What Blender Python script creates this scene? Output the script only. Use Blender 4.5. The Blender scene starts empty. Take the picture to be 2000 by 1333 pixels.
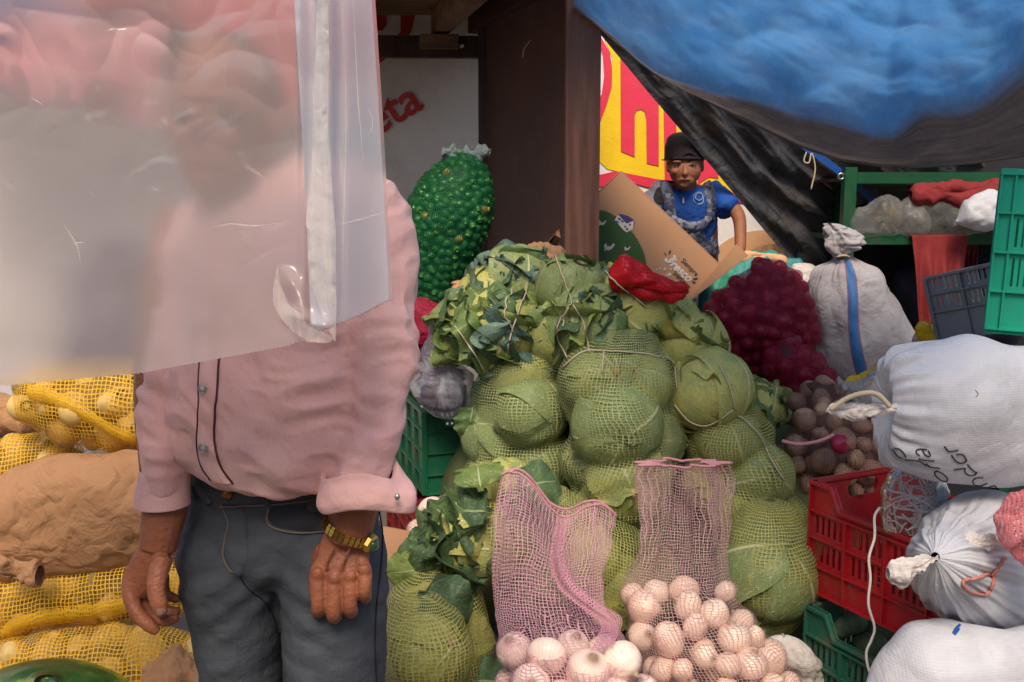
import bpy, math, random
import numpy as np
from mathutils import Vector, Matrix
from mathutils.bvhtree import BVHTree
rnd = random.Random(7); rng = np.random.default_rng(7)
S = bpy.context.scene; COL = S.collection
# ---------------------------------------------------------------- camera, sky, sun, exposure
CAM = np.array([0.0, 0.0, 1.44]); PITCH = math.radians(8.0); F = 1944.0
cd = bpy.data.cameras.new('camera'); cam = bpy.data.objects.new('camera', cd); COL.objects.link(cam)
cd.lens = 35; cd.sensor_width = 36; cd.clip_start = 0.05; cd.clip_end = 400
cam.location = CAM; cam.rotation_euler = (math.radians(90) - PITCH, 0, 0); S.camera = cam
SUN_EL, SUN_AZ = math.radians(52), math.radians(184)     # azimuth measured clockwise from +Y
w = bpy.data.worlds.new('World'); S.world = w; w.use_nodes = True
nt = w.node_tree; nt.nodes.clear()
wo = nt.nodes.new('ShaderNodeOutputWorld'); bg = nt.nodes.new('ShaderNodeBackground'); sk = nt.nodes.new('ShaderNodeTexSky')
sk.sky_type = 'NISHITA'; sk.sun_disc = False; sk.sun_elevation = SUN_EL; sk.sun_rotation = SUN_AZ; sk.dust_density = 3.0; sk.air_density = 1.0
bg.inputs['Strength'].default_value = 0.085
nt.links.new(sk.outputs[0], bg.inputs[0]); nt.links.new(bg.outputs[0], wo.inputs[0])
sl = bpy.data.lights.new('sun', 'SUN'); sl.energy = 2.0; sl.angle = math.radians(26); sl.color = (1, 0.85, 0.66)
so = bpy.data.objects.new('sun', sl); COL.objects.link(so)
sd = Vector((math.sin(SUN_AZ)*math.cos(SUN_EL), math.cos(SUN_AZ)*math.cos(SUN_EL), math.sin(SUN_EL)))
so.rotation_euler = sd.to_track_quat('Z', 'Y').to_euler(); so.location = sd*20
S.view_settings.view_transform = 'Standard'; S.view_settings.look = 'None'; S.view_settings.exposure = 0.82; S.view_settings.gamma = 1
S.render.engine = 'CYCLES'
try:
    S.cycles.transparent_max_bounces = 24; S.cycles.max_bounces = 8; S.cycles.transmission_bounces = 8
except Exception: pass
# ---------------------------------------------------------------- maths helpers
cp, sp = math.cos(PITCH), math.sin(PITCH)
def ray(px, py):
    a = (px-1000)/F; b = (666.5-py)/F
    return np.array([a, cp + b*sp, -sp + b*cp])
def at(px, py, Y):
    d = ray(px, py); return CAM + d*(Y/d[1])
def onz(px, py, z):
    d = ray(px, py); return CAM + d*((z-CAM[2])/d[2])
def m(px, Y): return px*Y*1.01/F          # length of px pixels at distance Y
def nrm(v):
    v = np.asarray(v, float); return v/(np.linalg.norm(v, axis=-1, keepdims=True)+1e-12)
def vn(P, seed=0):
    P = np.asarray(P, float); i = np.floor(P).astype(np.int64); f = P-i; u = f*f*(3-2*f); out = 0
    for a in (0, 1):
        for b in (0, 1):
            for c in (0, 1):
                n = ((i[..., 0]+a)*374761393 + (i[..., 1]+b)*668265263 + (i[..., 2]+c)*2147483647 + seed*362437) & 0xffffffff
                n = ((n ^ (n >> 13))*1274126177) & 0xffffffff
                h = ((n ^ (n >> 16)) & 0xffff)/32768.0-1
                out = out + h*(u[..., 0] if a else 1-u[..., 0])*(u[..., 1] if b else 1-u[..., 1])*(u[..., 2] if c else 1-u[..., 2])
    return out
def fbm(P, o=3, seed=0):
    P = np.asarray(P, float); s = 0; a = 1
    for k in range(o): s = s + a*vn(P*2**k, seed+k*17); a *= .5
    return s
def crease(P, o=3, seed=0):               # sharp-creased noise, for paper and stiff sheet
    s = 0; a = 1
    for k in range(o): s = s + a*np.abs(vn(np.asarray(P)*2**k, seed+k*13)); a *= .5
    return s
def worley(P, seed=0):                    # distance to the nearest of scattered points: sharp valleys between cells
    P = np.asarray(P, float); i = np.floor(P).astype(np.int64); best = np.full(P.shape[:-1], 9.0)
    for a in (-1, 0, 1):
        for b in (-1, 0, 1):
            for c in (-1, 0, 1):
                q = i+np.array([a, b, c]); r = []
                for s in range(3):
                    n = (q[..., 0]*374761393+q[..., 1]*668265263+q[..., 2]*2147483647+(seed*3+s)*362437) & 0xffffffff
                    n = ((n ^ (n >> 13))*1274126177) & 0xffffffff; r.append(((n ^ (n >> 16)) & 0xffff)/65536.0)
                best = np.minimum(best, np.linalg.norm(q+np.stack(r, -1)-P, axis=-1))
    return best
def crom(x, X, V):                        # Catmull-Rom on uneven knots
    X = np.asarray(X, float); V = np.asarray(V, float)
    if V.ndim == 1: V = V[:, None]; sq = True
    else: sq = False
    x = np.clip(x, X[0], X[-1]); k = np.clip(np.searchsorted(X, x)-1, 0, len(X)-2)
    D = np.gradient(V, X, axis=0) if len(X) > 2 else np.repeat((V[1:]-V[:1])/(X[1]-X[0]), 2, 0)
    h = (X[k+1]-X[k])[:, None]; t = ((x-X[k])/(X[k+1]-X[k]))[:, None]
    r = (2*t**3-3*t**2+1)*V[k]+(t**3-2*t**2+t)*h*D[k]+(-2*t**3+3*t**2)*V[k+1]+(t**3-t**2)*h*D[k+1]
    return r[:, 0] if sq else r
def sm(a, b, x):
    t = np.clip((np.asarray(x, float)-a)/(b-a), 0, 1); return t*t*(3-2*t)
# ---------------------------------------------------------------- object helpers
OFF = {}
def props(o, label=None, cat=None, group=None, kind=None):
    for k, v in (('label', label), ('category', cat), ('group', group), ('kind', kind)):
        if v: o[k] = v
    return o
def thing(name, label, cat, loc=(0, 0, 0), group=None):
    o = bpy.data.objects.new(name, None); COL.objects.link(o); o.location = Vector(loc); o.empty_display_size = .05
    OFF[o.name] = np.array(loc, float); return props(o, label, cat, group)
def mesh(name, V, Fc, mats, uv=None, smooth=True, mi=None):
    me = bpy.data.meshes.new(name); me.from_pydata(np.asarray(V, float).reshape(-1, 3).tolist(), [], [tuple(int(i) for i in f) for f in Fc])
    for mt in (mats if isinstance(mats, (list, tuple)) else [mats]): me.materials.append(mt)
    if smooth: me.polygons.foreach_set('use_smooth', [True]*len(me.polygons))
    if mi is not None: me.polygons.foreach_set('material_index', np.asarray(mi, dtype=np.int32))
    if uv is not None:
        l = me.uv_layers.new(name='UVMap'); li = np.zeros(len(me.loops), dtype=np.int32); me.loops.foreach_get('vertex_index', li)
        uv = np.asarray(uv, float)
        l.data.foreach_set('uv', (uv[li] if len(uv) == len(me.vertices) else uv).ravel())
    me.update(); return me
def obj(name, V, Fc, mats, parent=None, uv=None, smooth=True, mi=None, **kw):
    V = np.asarray(V, float).reshape(-1, 3)
    off = OFF[parent.name] if parent is not None else (V.min(0)+V.max(0))/2*np.array([1, 1, 0])+np.array([0, 0, V[:, 2].min()])
    me = mesh(name, V-off, Fc, mats, uv, smooth, mi)
    o = bpy.data.objects.new(name, me); COL.objects.link(o)
    if parent is not None: o.parent = parent
    else: o.location = Vector(off)
    OFF[o.name] = off
    return props(o, **kw)
def inst(name, me, M4, parent=None, **kw):
    o = bpy.data.objects.new(name, me); COL.objects.link(o)
    M4 = Matrix([list(map(float, r)) for r in M4])
    if parent is not None:
        o.parent = parent; M4 = Matrix.Translation(-Vector(OFF[parent.name])) @ M4
    o.matrix_basis = M4; return props(o, **kw)
def frame(loc, z, y=None, s=1.0, roll=0.0):       # matrix with local Z along z, local Y near y
    z = nrm(z); y = np.array([0, 0, 1.0]) if y is None else np.asarray(y, float)
    x = np.cross(y, z)
    if np.linalg.norm(x) < 1e-3: x = np.cross([0, 1, .1], z)
    x = nrm(x); y = np.cross(z, x)
    if roll: x, y = x*math.cos(roll)+y*math.sin(roll), y*math.cos(roll)-x*math.sin(roll)
    s = np.ones(3)*s; M4 = np.eye(4); M4[:3, 0] = x*s[0]; M4[:3, 1] = y*s[1]; M4[:3, 2] = z*s[2]; M4[:3, 3] = loc; return M4
class B:                                   # collects several shapes into one mesh
    def __init__(s): s.v = []; s.f = []; s.n = 0
    def add(s, V, Fc):
        V = np.asarray(V, float).reshape(-1, 3); s.v.append(V); s.f += [tuple(i+s.n for i in f) for f in Fc]; s.n += len(V); return s
    def box(s, lo, hi, M4=None):
        x0, y0, z0 = lo; x1, y1, z1 = hi
        V = np.array([[x0, y0, z0], [x1, y0, z0], [x1, y1, z0], [x0, y1, z0], [x0, y0, z1], [x1, y0, z1], [x1, y1, z1], [x0, y1, z1]], float)
        if M4 is not None: V = V@M4[:3, :3].T+M4[:3, 3]
        return s.add(V, [(0, 3, 2, 1), (4, 5, 6, 7), (0, 1, 5, 4), (1, 2, 6, 5), (2, 3, 7, 6), (3, 0, 4, 7)])
    def tube(s, pts, r, n=8, closed=False): V, Fc = tube(pts, r, n, closed=closed); return s.add(V, Fc)
    def out(s, name, mt, parent=None, smooth=False, **kw): return obj(name, np.vstack(s.v), s.f, mt, parent, smooth=smooth, **kw)
def gridf(n, k, wrap=True, flip=False):
    Fc = []
    for i in range(n-1):
        for j in range(k if wrap else k-1):
            q = (i*k+j, i*k+(j+1) % k, (i+1)*k+(j+1) % k, (i+1)*k+j); Fc.append(q[::-1] if flip else q)
    return Fc
def tube(pts, r, n=10, flat=None, side=None, closed=False, cap=True, ck=.55):
    P = np.asarray(pts, float); N = len(P); r = np.ones(N)*np.asarray(r, float)
    if closed: T = nrm(np.roll(P, -1, 0)-np.roll(P, 1, 0))
    else: T = nrm(np.gradient(P, axis=0))
    a = np.asarray(side, float) if side is not None else (np.array([0, 0, 1.]) if abs(T[0][2]) < .8 else np.array([1., 0, 0]))
    A = []
    for t in T:
        a = a-t*np.dot(a, t)
        a = nrm(a); A.append(a)
    A = np.array(A); Bv = np.cross(T, A); fl = np.ones(N) if flat is None else np.ones(N)*np.asarray(flat, float)
    th = np.arange(n)*2*math.pi/n
    V = P[:, None]+(A[:, None]*np.cos(th)[None, :, None]+Bv[:, None]*np.sin(th)[None, :, None]*fl[:, None, None])*r[:, None, None]
    V = V.reshape(-1, 3)
    if closed:
        Fc = [(i*n+j, ((i+1) % N)*n+j, ((i+1) % N)*n+(j+1) % n, i*n+(j+1) % n) for i in range(N) for j in range(n)]
        return V, Fc
    Fc = gridf(N, n, True, True)
    if cap:
        V = np.vstack([V, P[0]-T[0]*r[0]*ck, P[-1]+T[-1]*r[-1]*ck]); k = len(V)-2
        Fc += [(k, (j+1) % n, j) [::-1] for j in range(n)]+[((N-1)*n+j, (N-1)*n+(j+1) % n, k+1)[::-1] for j in range(n)]
    return V, Fc
def smoothpts(P, k=8):
    P = np.asarray(P, float); t = np.arange(len(P)); x = np.linspace(0, len(P)-1, (len(P)-1)*k+1); return crom(x, t, P)
def ell(c, r, n=16, M3=None):
    th = np.linspace(0, math.pi, n+1)[1:-1]; ph = np.arange(2*n)*math.pi/n
    V = [[math.sin(a)*math.cos(b), math.sin(a)*math.sin(b), math.cos(a)] for a in th for b in ph]
    V = np.array(V+[[0, 0, 1], [0, 0, -1]])*np.ones(3)*np.asarray(r, float); k = 2*n
    if M3 is not None: V = V@np.asarray(M3).T
    Fc = [f[::-1] for f in gridf(n-1, k)]; N = len(V)
    Fc = gridf(n-1, k, True, True)
    Fc += [((j+1) % k, N-2, j) [::-1] for j in range(k)]+[((n-2)*k+j, N-1, (n-2)*k+(j+1) % k)[::-1] for j in range(k)]
    return V+np.asarray(c, float), Fc
def fuse(shapes, voxel, smooth=4, fac=.5):   # one continuous surface round overlapping shapes
    b = B()
    for V, Fc in shapes: b.add(V, Fc)
    me = bpy.data.meshes.new('tmp'); me.from_pydata(np.vstack(b.v).tolist(), [], b.f); o = bpy.data.objects.new('tmp', me); COL.objects.link(o)
    r = o.modifiers.new('r', 'REMESH'); r.mode = 'VOXEL'; r.voxel_size = voxel
    if smooth: s_ = o.modifiers.new('s', 'SMOOTH'); s_.factor = fac; s_.iterations = smooth
    dg = bpy.context.evaluated_depsgraph_get(); ev = o.evaluated_get(dg); m2 = bpy.data.meshes.new_from_object(ev)
    V = np.zeros(len(m2.vertices)*3); m2.vertices.foreach_get('co', V); V = V.reshape(-1, 3)
    L = np.zeros(len(m2.loops), dtype=np.int32); m2.loops.foreach_get('vertex_index', L)
    st = [(p.loop_start, p.loop_total) for p in m2.polygons]; Fc = [tuple(L[a:a+n]) for a, n in st]
    N = np.zeros(len(m2.vertices)*3); m2.vertices.foreach_get('normal', N)
    bpy.data.objects.remove(o); bpy.data.meshes.remove(me); bpy.data.meshes.remove(m2)
    return V, Fc, N.reshape(-1, 3)
def hit(bvh, px, py, lift=.002):
    d = ray(px, py); h = bvh.ray_cast(Vector(CAM), Vector(d).normalized())
    if h[0] is None: return None
    n = np.array(h[1]);
    if np.dot(n, d) > 0: n = -n
    return np.array(h[0])+n*lift
def bvh_of(V, Fc): return BVHTree.FromPolygons([tuple(v) for v in V], [tuple(int(i) for i in f) for f in Fc])
def shit(px, py, lift=.003, default=None):  # first surface of the scene along a pixel's line
    dg = bpy.context.evaluated_depsgraph_get(); d = Vector(ray(px, py)).normalized(); o = Vector(CAM)
    for k in range(6):
        ok, p, n, i, ob, mt = S.ray_cast(dg, o, d)
        if not ok: return at(px, py, default or 3)
        if ob.name.startswith('plastic_sheet'): o = p+d*.001; continue
        n = np.array(n); n = n if np.dot(n, d) < 0 else -n
        return np.array(p)+n*lift
    return at(px, py, default or 3)
# ---------------------------------------------------------------- lofted bags from their outline
class Loft:
    """rows: (centre xyz, r across, r deep). A, B: directions of the two radii."""
    def __init__(s, C, rx, ry, A=(1, 0, 0), Bd=(0, 1, 0), n=60, knots=None):
        C = np.asarray(C, float); k = np.r_[0, np.cumsum(np.linalg.norm(np.diff(C, axis=0), axis=1)+.3*np.abs(np.diff(rx)))]
        x = np.linspace(0, k[-1], n); s.C = crom(x, k, C); s.rx = np.maximum(crom(x, k, rx), 1e-4); s.ry = np.maximum(crom(x, k, ry), 1e-4)
        A = np.asarray(A, float); Bd = np.asarray(Bd, float)
        s.A = np.repeat(nrm(A)[None], n, 0) if A.ndim == 1 else nrm(crom(x, k, A)); s.B = np.repeat(nrm(Bd)[None], n, 0) if Bd.ndim == 1 else nrm(crom(x, k, Bd)); s.n = n; s.x = x
    def dirs(s, nt):
        th = np.arange(nt)*2*math.pi/nt
        return th, s.A[:, None]*(np.cos(th)[None, :]*s.rx[:, None])[..., None]+s.B[:, None]*(np.sin(th)[None, :]*s.ry[:, None])[..., None]
    def grid(s, nt, fn=None):
        th, D = s.dirs(nt)
        if fn is not None: D = D*fn(th[None, :]+0*s.rx[:, None], np.linspace(0, 1, s.n)[:, None]+0*th[None, :])[..., None]
        return s.C[:, None]+D
def rows(rs, Y, ratio=.8, n=60, ends=(1, 1)):    # rs: (py, xl, xr[, ratio[, Y]]) from top to bottom
    C = []; rx = []; ry = []
    for r in rs:
        yy = r[4] if len(r) > 4 and r[4] else Y; q = r[3] if len(r) > 3 and r[3] else ratio
        C.append(at((r[1]+r[2])/2, r[0], yy)); a = m((r[2]-r[1])/2, yy); rx.append(a); ry.append(a*q)
    return _ends(C, rx, ry, ends, dict(A=(1, 0, 0), Bd=(0, 1, 0), n=n))
def cols(cs, Y, ratio=.8, n=60, ends=(1, 1)):    # cs: (px, yt, yb[, ratio[, Y]])
    C = []; rx = []; ry = []
    for r in cs:
        yy = r[4] if len(r) > 4 and r[4] else Y; q = r[3] if len(r) > 3 and r[3] else ratio
        C.append(at(r[0], (r[1]+r[2])/2, yy)); a = m((r[2]-r[1])/2, yy); rx.append(a); ry.append(a*q)
    return _ends(C, rx, ry, ends, dict(A=(0, 0, 1), Bd=(0, 1, 0), n=n))
def _ends(C, rx, ry, ends, kw):
    C = np.array(C); rx = list(rx); ry = list(ry); C0 = C.copy(); r0 = (rx[0], ry[0]); r1 = (rx[-1], ry[-1])
    if ends[0]:
        d = nrm(C0[0]-C0[1]); h = r0[0]*.5*ends[0]; C = np.vstack([C0[0]+d*h, C0[0]+d*h*.85, C]); rx = [r0[0]*.05, r0[0]*.5]+rx; ry = [r0[1]*.05, r0[1]*.5]+ry
    if ends[1]:
        d = nrm(C0[-1]-C0[-2]); h = r1[0]*.5*ends[1]; C = np.vstack([C, C0[-1]+d*h*.85, C0[-1]+d*h]); rx = rx+[r1[0]*.5, r1[0]*.05]; ry = ry+[r1[1]*.5, r1[1]*.05]
    return Loft(C, rx, ry, **kw)
def wrap_net(L, spheres, nt=90, lo=.86, cell=.008, lift=.003, pleat=None, blur=2):
    """a net drawn over what it holds: radius at each ray = farthest thing on that ray, slackly smoothed"""
    th, D = L.dirs(nt); base = np.linalg.norm(D, axis=2); U = D/(base[..., None]+1e-9)
    R = base*lo
    for c, r in spheres:
        q = np.asarray(c)-L.C; qd = np.einsum('nk,ntk->nt', q, U); h2 = (q**2).sum(1)[:, None]-qd**2
        ok = h2 < r*r; R = np.where(ok, np.maximum(R, qd+np.sqrt(np.maximum(r*r-h2, 0))), R)
    R = np.minimum(R, base*1.45); Rs = R
    for k in range(blur):
        Rs = (np.roll(Rs, 1, 1)+np.roll(Rs, -1, 1)+2*Rs)/4; Rp = np.vstack([Rs[:1], Rs, Rs[-1:]]); Rs = (Rp[:-2]+Rp[2:]+2*Rs)/4
        Rs = np.maximum(Rs, R)
    Rs = Rs+lift
    if pleat is not None: Rs = Rs*pleat(th[None, :]+0*Rs, np.linspace(0, 1, L.n)[:, None]+0*Rs)
    V = L.C[:, None]+U*Rs[..., None]
    nu = max(8, round(2*math.pi*np.percentile(Rs, 70)/cell)); return V, grid_uv(V, nu, cell)
def grid_uv(V, nu, cell):
    n, k = V.shape[:2]; seg = np.linalg.norm(np.diff(V, axis=0), axis=2).mean(1); v = np.r_[0, np.cumsum(seg)]/cell
    uv = []
    for i in range(n-1):
        for j in range(k): uv += [(j*nu/k, v[i]), ((j+1)*nu/k, v[i]), ((j+1)*nu/k, v[i+1]), (j*nu/k, v[i+1])]
    return np.array(uv)
def shell(name, V, mt, parent=None, uv=None, **kw):
    n, k = V.shape[:2]; return obj(name, V.reshape(-1, 3), gridf(n, k), mt, parent, uv=uv, **kw)
def pack(L, r, sep=1.8, want=60, inset=1.0, th=(math.pi, 2*math.pi), jit=.15, s0=0.03, s1=.97, taken=None, R=None):
    """places for items lying against the inside of a bag"""
    R = rng if R is None else R; out = [] if taken is None else list(taken); res = []
    for t in range(want*60):
        if len(res) >= want: break
        s = R.uniform(s0, s1)*(L.n-1); i = int(s); a = R.uniform(*th); rr = r*R.uniform(1-jit, 1+jit)
        D = L.A[i]*math.cos(a)*L.rx[i]+L.B[i]*math.sin(a)*L.ry[i]; b = np.linalg.norm(D)
        if b < rr*1.02: continue
        p = L.C[i]+D/b*(b-rr*inset)
        if all((p-q[0])@(p-q[0]) > (sep*(rr+q[1])/2)**2 for q in out): out.append((p, rr)); res.append((p, rr))
    return res
# ---------------------------------------------------------------- materials
class NT:
    def __init__(s, name):
        s.m = bpy.data.materials.new(name); s.m.use_nodes = True; s.t = s.m.node_tree; s.t.nodes.clear()
        s.o = s.n('OutputMaterial')
    def n(s, ty, **kw):
        x = s.t.nodes.new('ShaderNode'+ty)
        for k, v in kw.items(): setattr(x, k, v)
        return x
    def set(s, sock, v):
        if isinstance(v, bpy.types.NodeSocket): s.t.links.new(v, sock)
        elif v is not None:
            sock.default_value = (*v, 1) if isinstance(v, (tuple, list)) and len(v) == 3 and sock.type == 'RGBA' else v
    def math(s, op, a, b=0, c=None):
        x = s.n('Math', operation=op); s.set(x.inputs[0], a); s.set(x.inputs[1], b)
        if c is not None: s.set(x.inputs[2], c)
        return x.outputs[0]
    def mix(s, f, a, b, mode='MIX'):
        x = s.n('MixRGB', blend_type=mode); s.set(x.inputs[0], f); s.set(x.inputs[1], a); s.set(x.inputs[2], b); return x.outputs[0]
    def co(s, kind='Object', scale=(1, 1, 1)):
        c = s.n('TexCoord'); p = s.n('Mapping'); s.t.links.new(c.outputs[kind], p.inputs[0]); p.inputs['Scale'].default_value = scale; return p.outputs[0]
    def noise(s, scale, detail=3, vec=None, rough=.55, dist=0):
        x = s.n('TexNoise'); x.inputs['Scale'].default_value = scale; x.inputs['Detail'].default_value = detail; x.inputs['Roughness'].default_value = rough
        x.inputs['Distortion'].default_value = dist
        s.set(x.inputs['Vector'], vec if vec is not None else s.co()); return x.outputs[0]
    def ramp(s, f, a, b):
        x = s.n('MapRange'); x.clamp = True; s.set(x.inputs[0], f); x.inputs[1].default_value = a; x.inputs[2].default_value = b; return x.outputs[0]
    def bump(s, h, st=.3, d=.01, nrm_=None):
        x = s.n('Bump'); x.inputs['Strength'].default_value = st; x.inputs['Distance'].default_value = d; s.set(x.inputs['Height'], h)
        if nrm_ is not None: s.set(x.inputs['Normal'], nrm_)
        return x.outputs[0]
    def bsdf(s, col, rough=.6, normal=None, metallic=0, spec=.5, trans=0, sss=0, coat=0, sheen=0, ior=1.45):
        x = s.n('BsdfPrincipled'); s.set(x.inputs['Base Color'], col); s.set(x.inputs['Roughness'], rough); s.set(x.inputs['Metallic'], metallic)
        x.inputs['Specular IOR Level'].default_value = spec; x.inputs['Transmission Weight'].default_value = trans; x.inputs['IOR'].default_value = ior
        x.inputs['Coat Weight'].default_value = coat; x.inputs['Sheen Weight'].default_value = sheen
        if sss: x.inputs['Subsurface Weight'].default_value = sss; x.inputs['Subsurface Radius'].default_value = (.012, .005, .003); x.inputs['Subsurface Scale'].default_value = 1
        if normal is not None: s.set(x.inputs['Normal'], normal)
        return x.outputs[0]
    def mixs(s, f, a, b):
        x = s.n('MixShader'); s.set(x.inputs[0], f); s.t.links.new(a, x.inputs[1]); s.t.links.new(b, x.inputs[2]); return x.outputs[0]
    def done(s, sh): s.t.links.new(sh, s.o.inputs[0]); return s.m
def dk(c, k): return tuple(min(1, v*k) for v in c)
def M(name, col, rough=.6, col2=None, vs=6, bs=40, bump=.25, bd=.004, stretch=(1, 1, 1), dirt=0, dirtc=(.12, .09, .06), ds=5, **kw):
    t = NT(name); c2 = col2 or dk(col, .72); f = t.ramp(t.noise(vs, 4, t.co(scale=stretch)), .35, .65); c = t.mix(f, col, c2)
    if dirt: c = t.mix(t.math('MULTIPLY', t.ramp(t.noise(ds, 6, rough=.7), .5, .72), dirt), c, dirtc)
    nb = t.bump(t.noise(bs, 5, t.co(scale=stretch)), bump, bd)
    return t.done(t.bsdf(c, rough, nb, **kw))
def fabric(name, col, period=.0011, rough=.85, col2=None, wr=.4, fold=18, vs=5, dirt=0, **kw):
    t = NT(name); v = t.co(); a = t.n('TexWave', bands_direction='X'); b = t.n('TexWave', bands_direction='Z')
    for x in (a, b): t.set(x.inputs['Vector'], v); x.inputs['Scale'].default_value = .31/period/3.14; x.inputs['Distortion'].default_value = 1.5
    wv = t.math('ADD', a.outputs[1], b.outputs[1]); n1 = t.bump(t.math('ADD', t.noise(fold, 4, dist=.6), t.math('ABSOLUTE', t.math('SUBTRACT', t.noise(fold*1.5, 2, dist=.4), .5))), wr*.8, .009)
    c = t.mix(t.ramp(t.noise(vs, 4), .35, .65), col, col2 or dk(col, .8)); c = t.mix(t.math('MULTIPLY', t.noise(600, 1), .35), c, dk(col, .55))
    if dirt: c = t.mix(t.math('MULTIPLY', t.ramp(t.noise(9, 6, rough=.7), .52, .75), dirt), c, (.3, .24, .16))
    return t.done(t.bsdf(c, rough, t.bump(wv, .15, .0006, n1), **kw))
def net(name, col, wth=.3, back=None, col2=None, fuzz=.12, soft=.0):
    t = NT(name); uv = t.n('TexCoord').outputs['UV']; sx = t.n('SeparateXYZ')
    ad = t.n('VectorMath', operation='ADD'); nz = t.n('TexNoise'); nz.inputs['Scale'].default_value = .12; nz.inputs['Detail'].default_value = 3; t.t.links.new(uv, nz.inputs['Vector'])
    sc = t.n('VectorMath', operation='SCALE'); t.t.links.new(nz.outputs[1], sc.inputs[0]); sc.inputs['Scale'].default_value = 2.5
    t.t.links.new(uv, ad.inputs[0]); t.t.links.new(sc.outputs[0], ad.inputs[1]); t.t.links.new(ad.outputs[0], sx.inputs[0])
    wv = t.math('MULTIPLY_ADD', t.noise(.35, 2, uv), .5*wth*2, wth*.5)
    g = []
    for k in (0, 1):
        f = t.math('FRACT', sx.outputs[k]); g.append(t.math('LESS_THAN', f, wv))
    al = t.math('MAXIMUM', g[0], g[1]); c = t.mix(t.noise(3, 2, uv), col, col2 or dk(col, .7))
    s = t.bsdf(c, .55, None, spec=.3); tr = t.n('BsdfTranslucent'); t.set(tr.inputs[0], c); s = t.mixs(.25, s, tr.outputs[0])
    tp = t.n('BsdfTransparent'); return t.done(t.mixs(t.math('MULTIPLY', al, 1-soft), tp.outputs[0], s))
def clear(name, tint=(.9, .92, .95), white=.18, gl=.08, rough=.24, bs=14, bump=.8, stretch=(1, 1, 1)):
    t = NT(name); nb = t.bump(t.noise(bs, 4, t.co(scale=stretch), dist=.5), bump*.35, .012); tp = t.n('BsdfTransparent'); tp.inputs[0].default_value = (*tint, 1)
    g = t.n('BsdfGlossy'); g.inputs['Roughness'].default_value = rough; t.set(g.inputs['Normal'], nb)
    d = t.n('BsdfDiffuse'); d.inputs[0].default_value = (.75, .76, .8, 1); tl = t.n('BsdfTranslucent'); tl.inputs[0].default_value = (.75, .76, .8, 1)
    f = t.n('Fresnel'); f.inputs[0].default_value = 1.5; t.set(f.inputs['Normal'], nb)
    w_ = t.math('MULTIPLY', t.ramp(t.noise(bs*.8, 5, t.co(scale=stretch), dist=1), .3, .75), white*2)
    s = t.mixs(w_, tp.outputs[0], t.mixs(.5, d.outputs[0], tl.outputs[0])); return t.done(t.mixs(t.math('ADD', t.math('MULTIPLY', f.outputs[0], .55), gl*.3), s, g.outputs[0]))
def veg(name, a, b, vein, rough=.45, nv=7, gloss=.5, holes=True):     # leaf: UV u in -1..1 across, v along
    t = NT(name); sx = t.n('SeparateXYZ'); t.t.links.new(t.n('TexCoord').outputs['UV'], sx.inputs[0]); u, v = sx.outputs[0], sx.outputs[1]
    oi = t.n('ObjectInfo').outputs['Random']; au = t.math('ABSOLUTE', u)
    wob = t.math('MULTIPLY', t.math('SUBTRACT', t.noise(9, 2, t.co('UV')), .5), .25)
    mid = t.ramp(t.math('SUBTRACT', t.math('MULTIPLY_ADD', v, -.045, .07), au), 0, .025)
    ph = t.math('FRACT', t.math('MULTIPLY', t.math('ADD', t.math('SUBTRACT', v, t.math('MULTIPLY', au, .55)), wob), nv))
    sv = t.ramp(t.math('SUBTRACT', .075, t.math('ABSOLUTE', t.math('SUBTRACT', ph, .5))), 0, .06)
    fine = t.n('TexVoronoi', feature='DISTANCE_TO_EDGE'); t.set(fine.inputs['Vector'], t.co('UV')); fine.inputs['Scale'].default_value = 9
    fv = t.math('MULTIPLY', t.ramp(t.math('SUBTRACT', .06, fine.outputs[0]), 0, .06), .35)
    ve = t.math('MAXIMUM', t.math('MAXIMUM', mid, t.math('MULTIPLY', sv, .75)), fv)
    base = t.mix(t.ramp(t.math('ADD', t.noise(14, 4), t.math('MULTIPLY', t.math('SUBTRACT', oi, .5), 1.1)), .3, .7), a, b)
    base = t.mix(t.ramp(t.noise(30, 5, rough=.7), .62, .75), base, (.22, .19, .05)); c = t.mix(t.math('MULTIPLY', ve, .9), base, vein)
    c = t.mix(t.math('MULTIPLY', oi, .35), c, dk(a, .5)); hgt = t.math('ADD', t.math('MULTIPLY', ve, 1), t.math('MULTIPLY', t.noise(60, 3), .5))
    s = t.bsdf(c, rough, t.bump(hgt, .7, .004), spec=gloss); tr = t.n('BsdfTranslucent'); t.set(tr.inputs[0], c); return t.done(t.mixs(.18, s, tr.outputs[0]))
def onionm(name, a, b, stripe, rough=.35, ns=26):
    t = NT(name); sx = t.n('SeparateXYZ'); co = t.co(); t.t.links.new(co, sx.inputs[0]); an = t.math('ARCTAN2', sx.outputs[1], sx.outputs[0])
    oi = t.n('ObjectInfo').outputs['Random']; f = t.math('FRACT', t.math('ADD', t.math('MULTIPLY', an, ns/6.2832), t.math('MULTIPLY', t.noise(20, 2), 1.2)))
    ln = t.ramp(t.math('ABSOLUTE', t.math('SUBTRACT', f, .5)), .38, .5); c = t.mix(t.ramp(t.math('ADD', t.noise(25, 4), t.math('MULTIPLY', t.math('SUBTRACT', oi, .5), .5)), .3, .7), a, b)
    c = t.mix(t.math('MULTIPLY', ln, .35), c, stripe); c = t.mix(t.ramp(t.noise(45, 6, rough=.75), .6, .75), c, dk(stripe, .7))
    rz = t.ramp(t.math('ABSOLUTE', sx.outputs[2]), .034, .042); c = t.mix(t.math('MULTIPLY', rz, .75), c, (.22, .12, .06))
    return t.done(t.bsdf(c, rough, t.bump(t.math('ADD', ln, t.noise(50, 3)), .25, .002), spec=.5, sss=.0))
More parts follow.
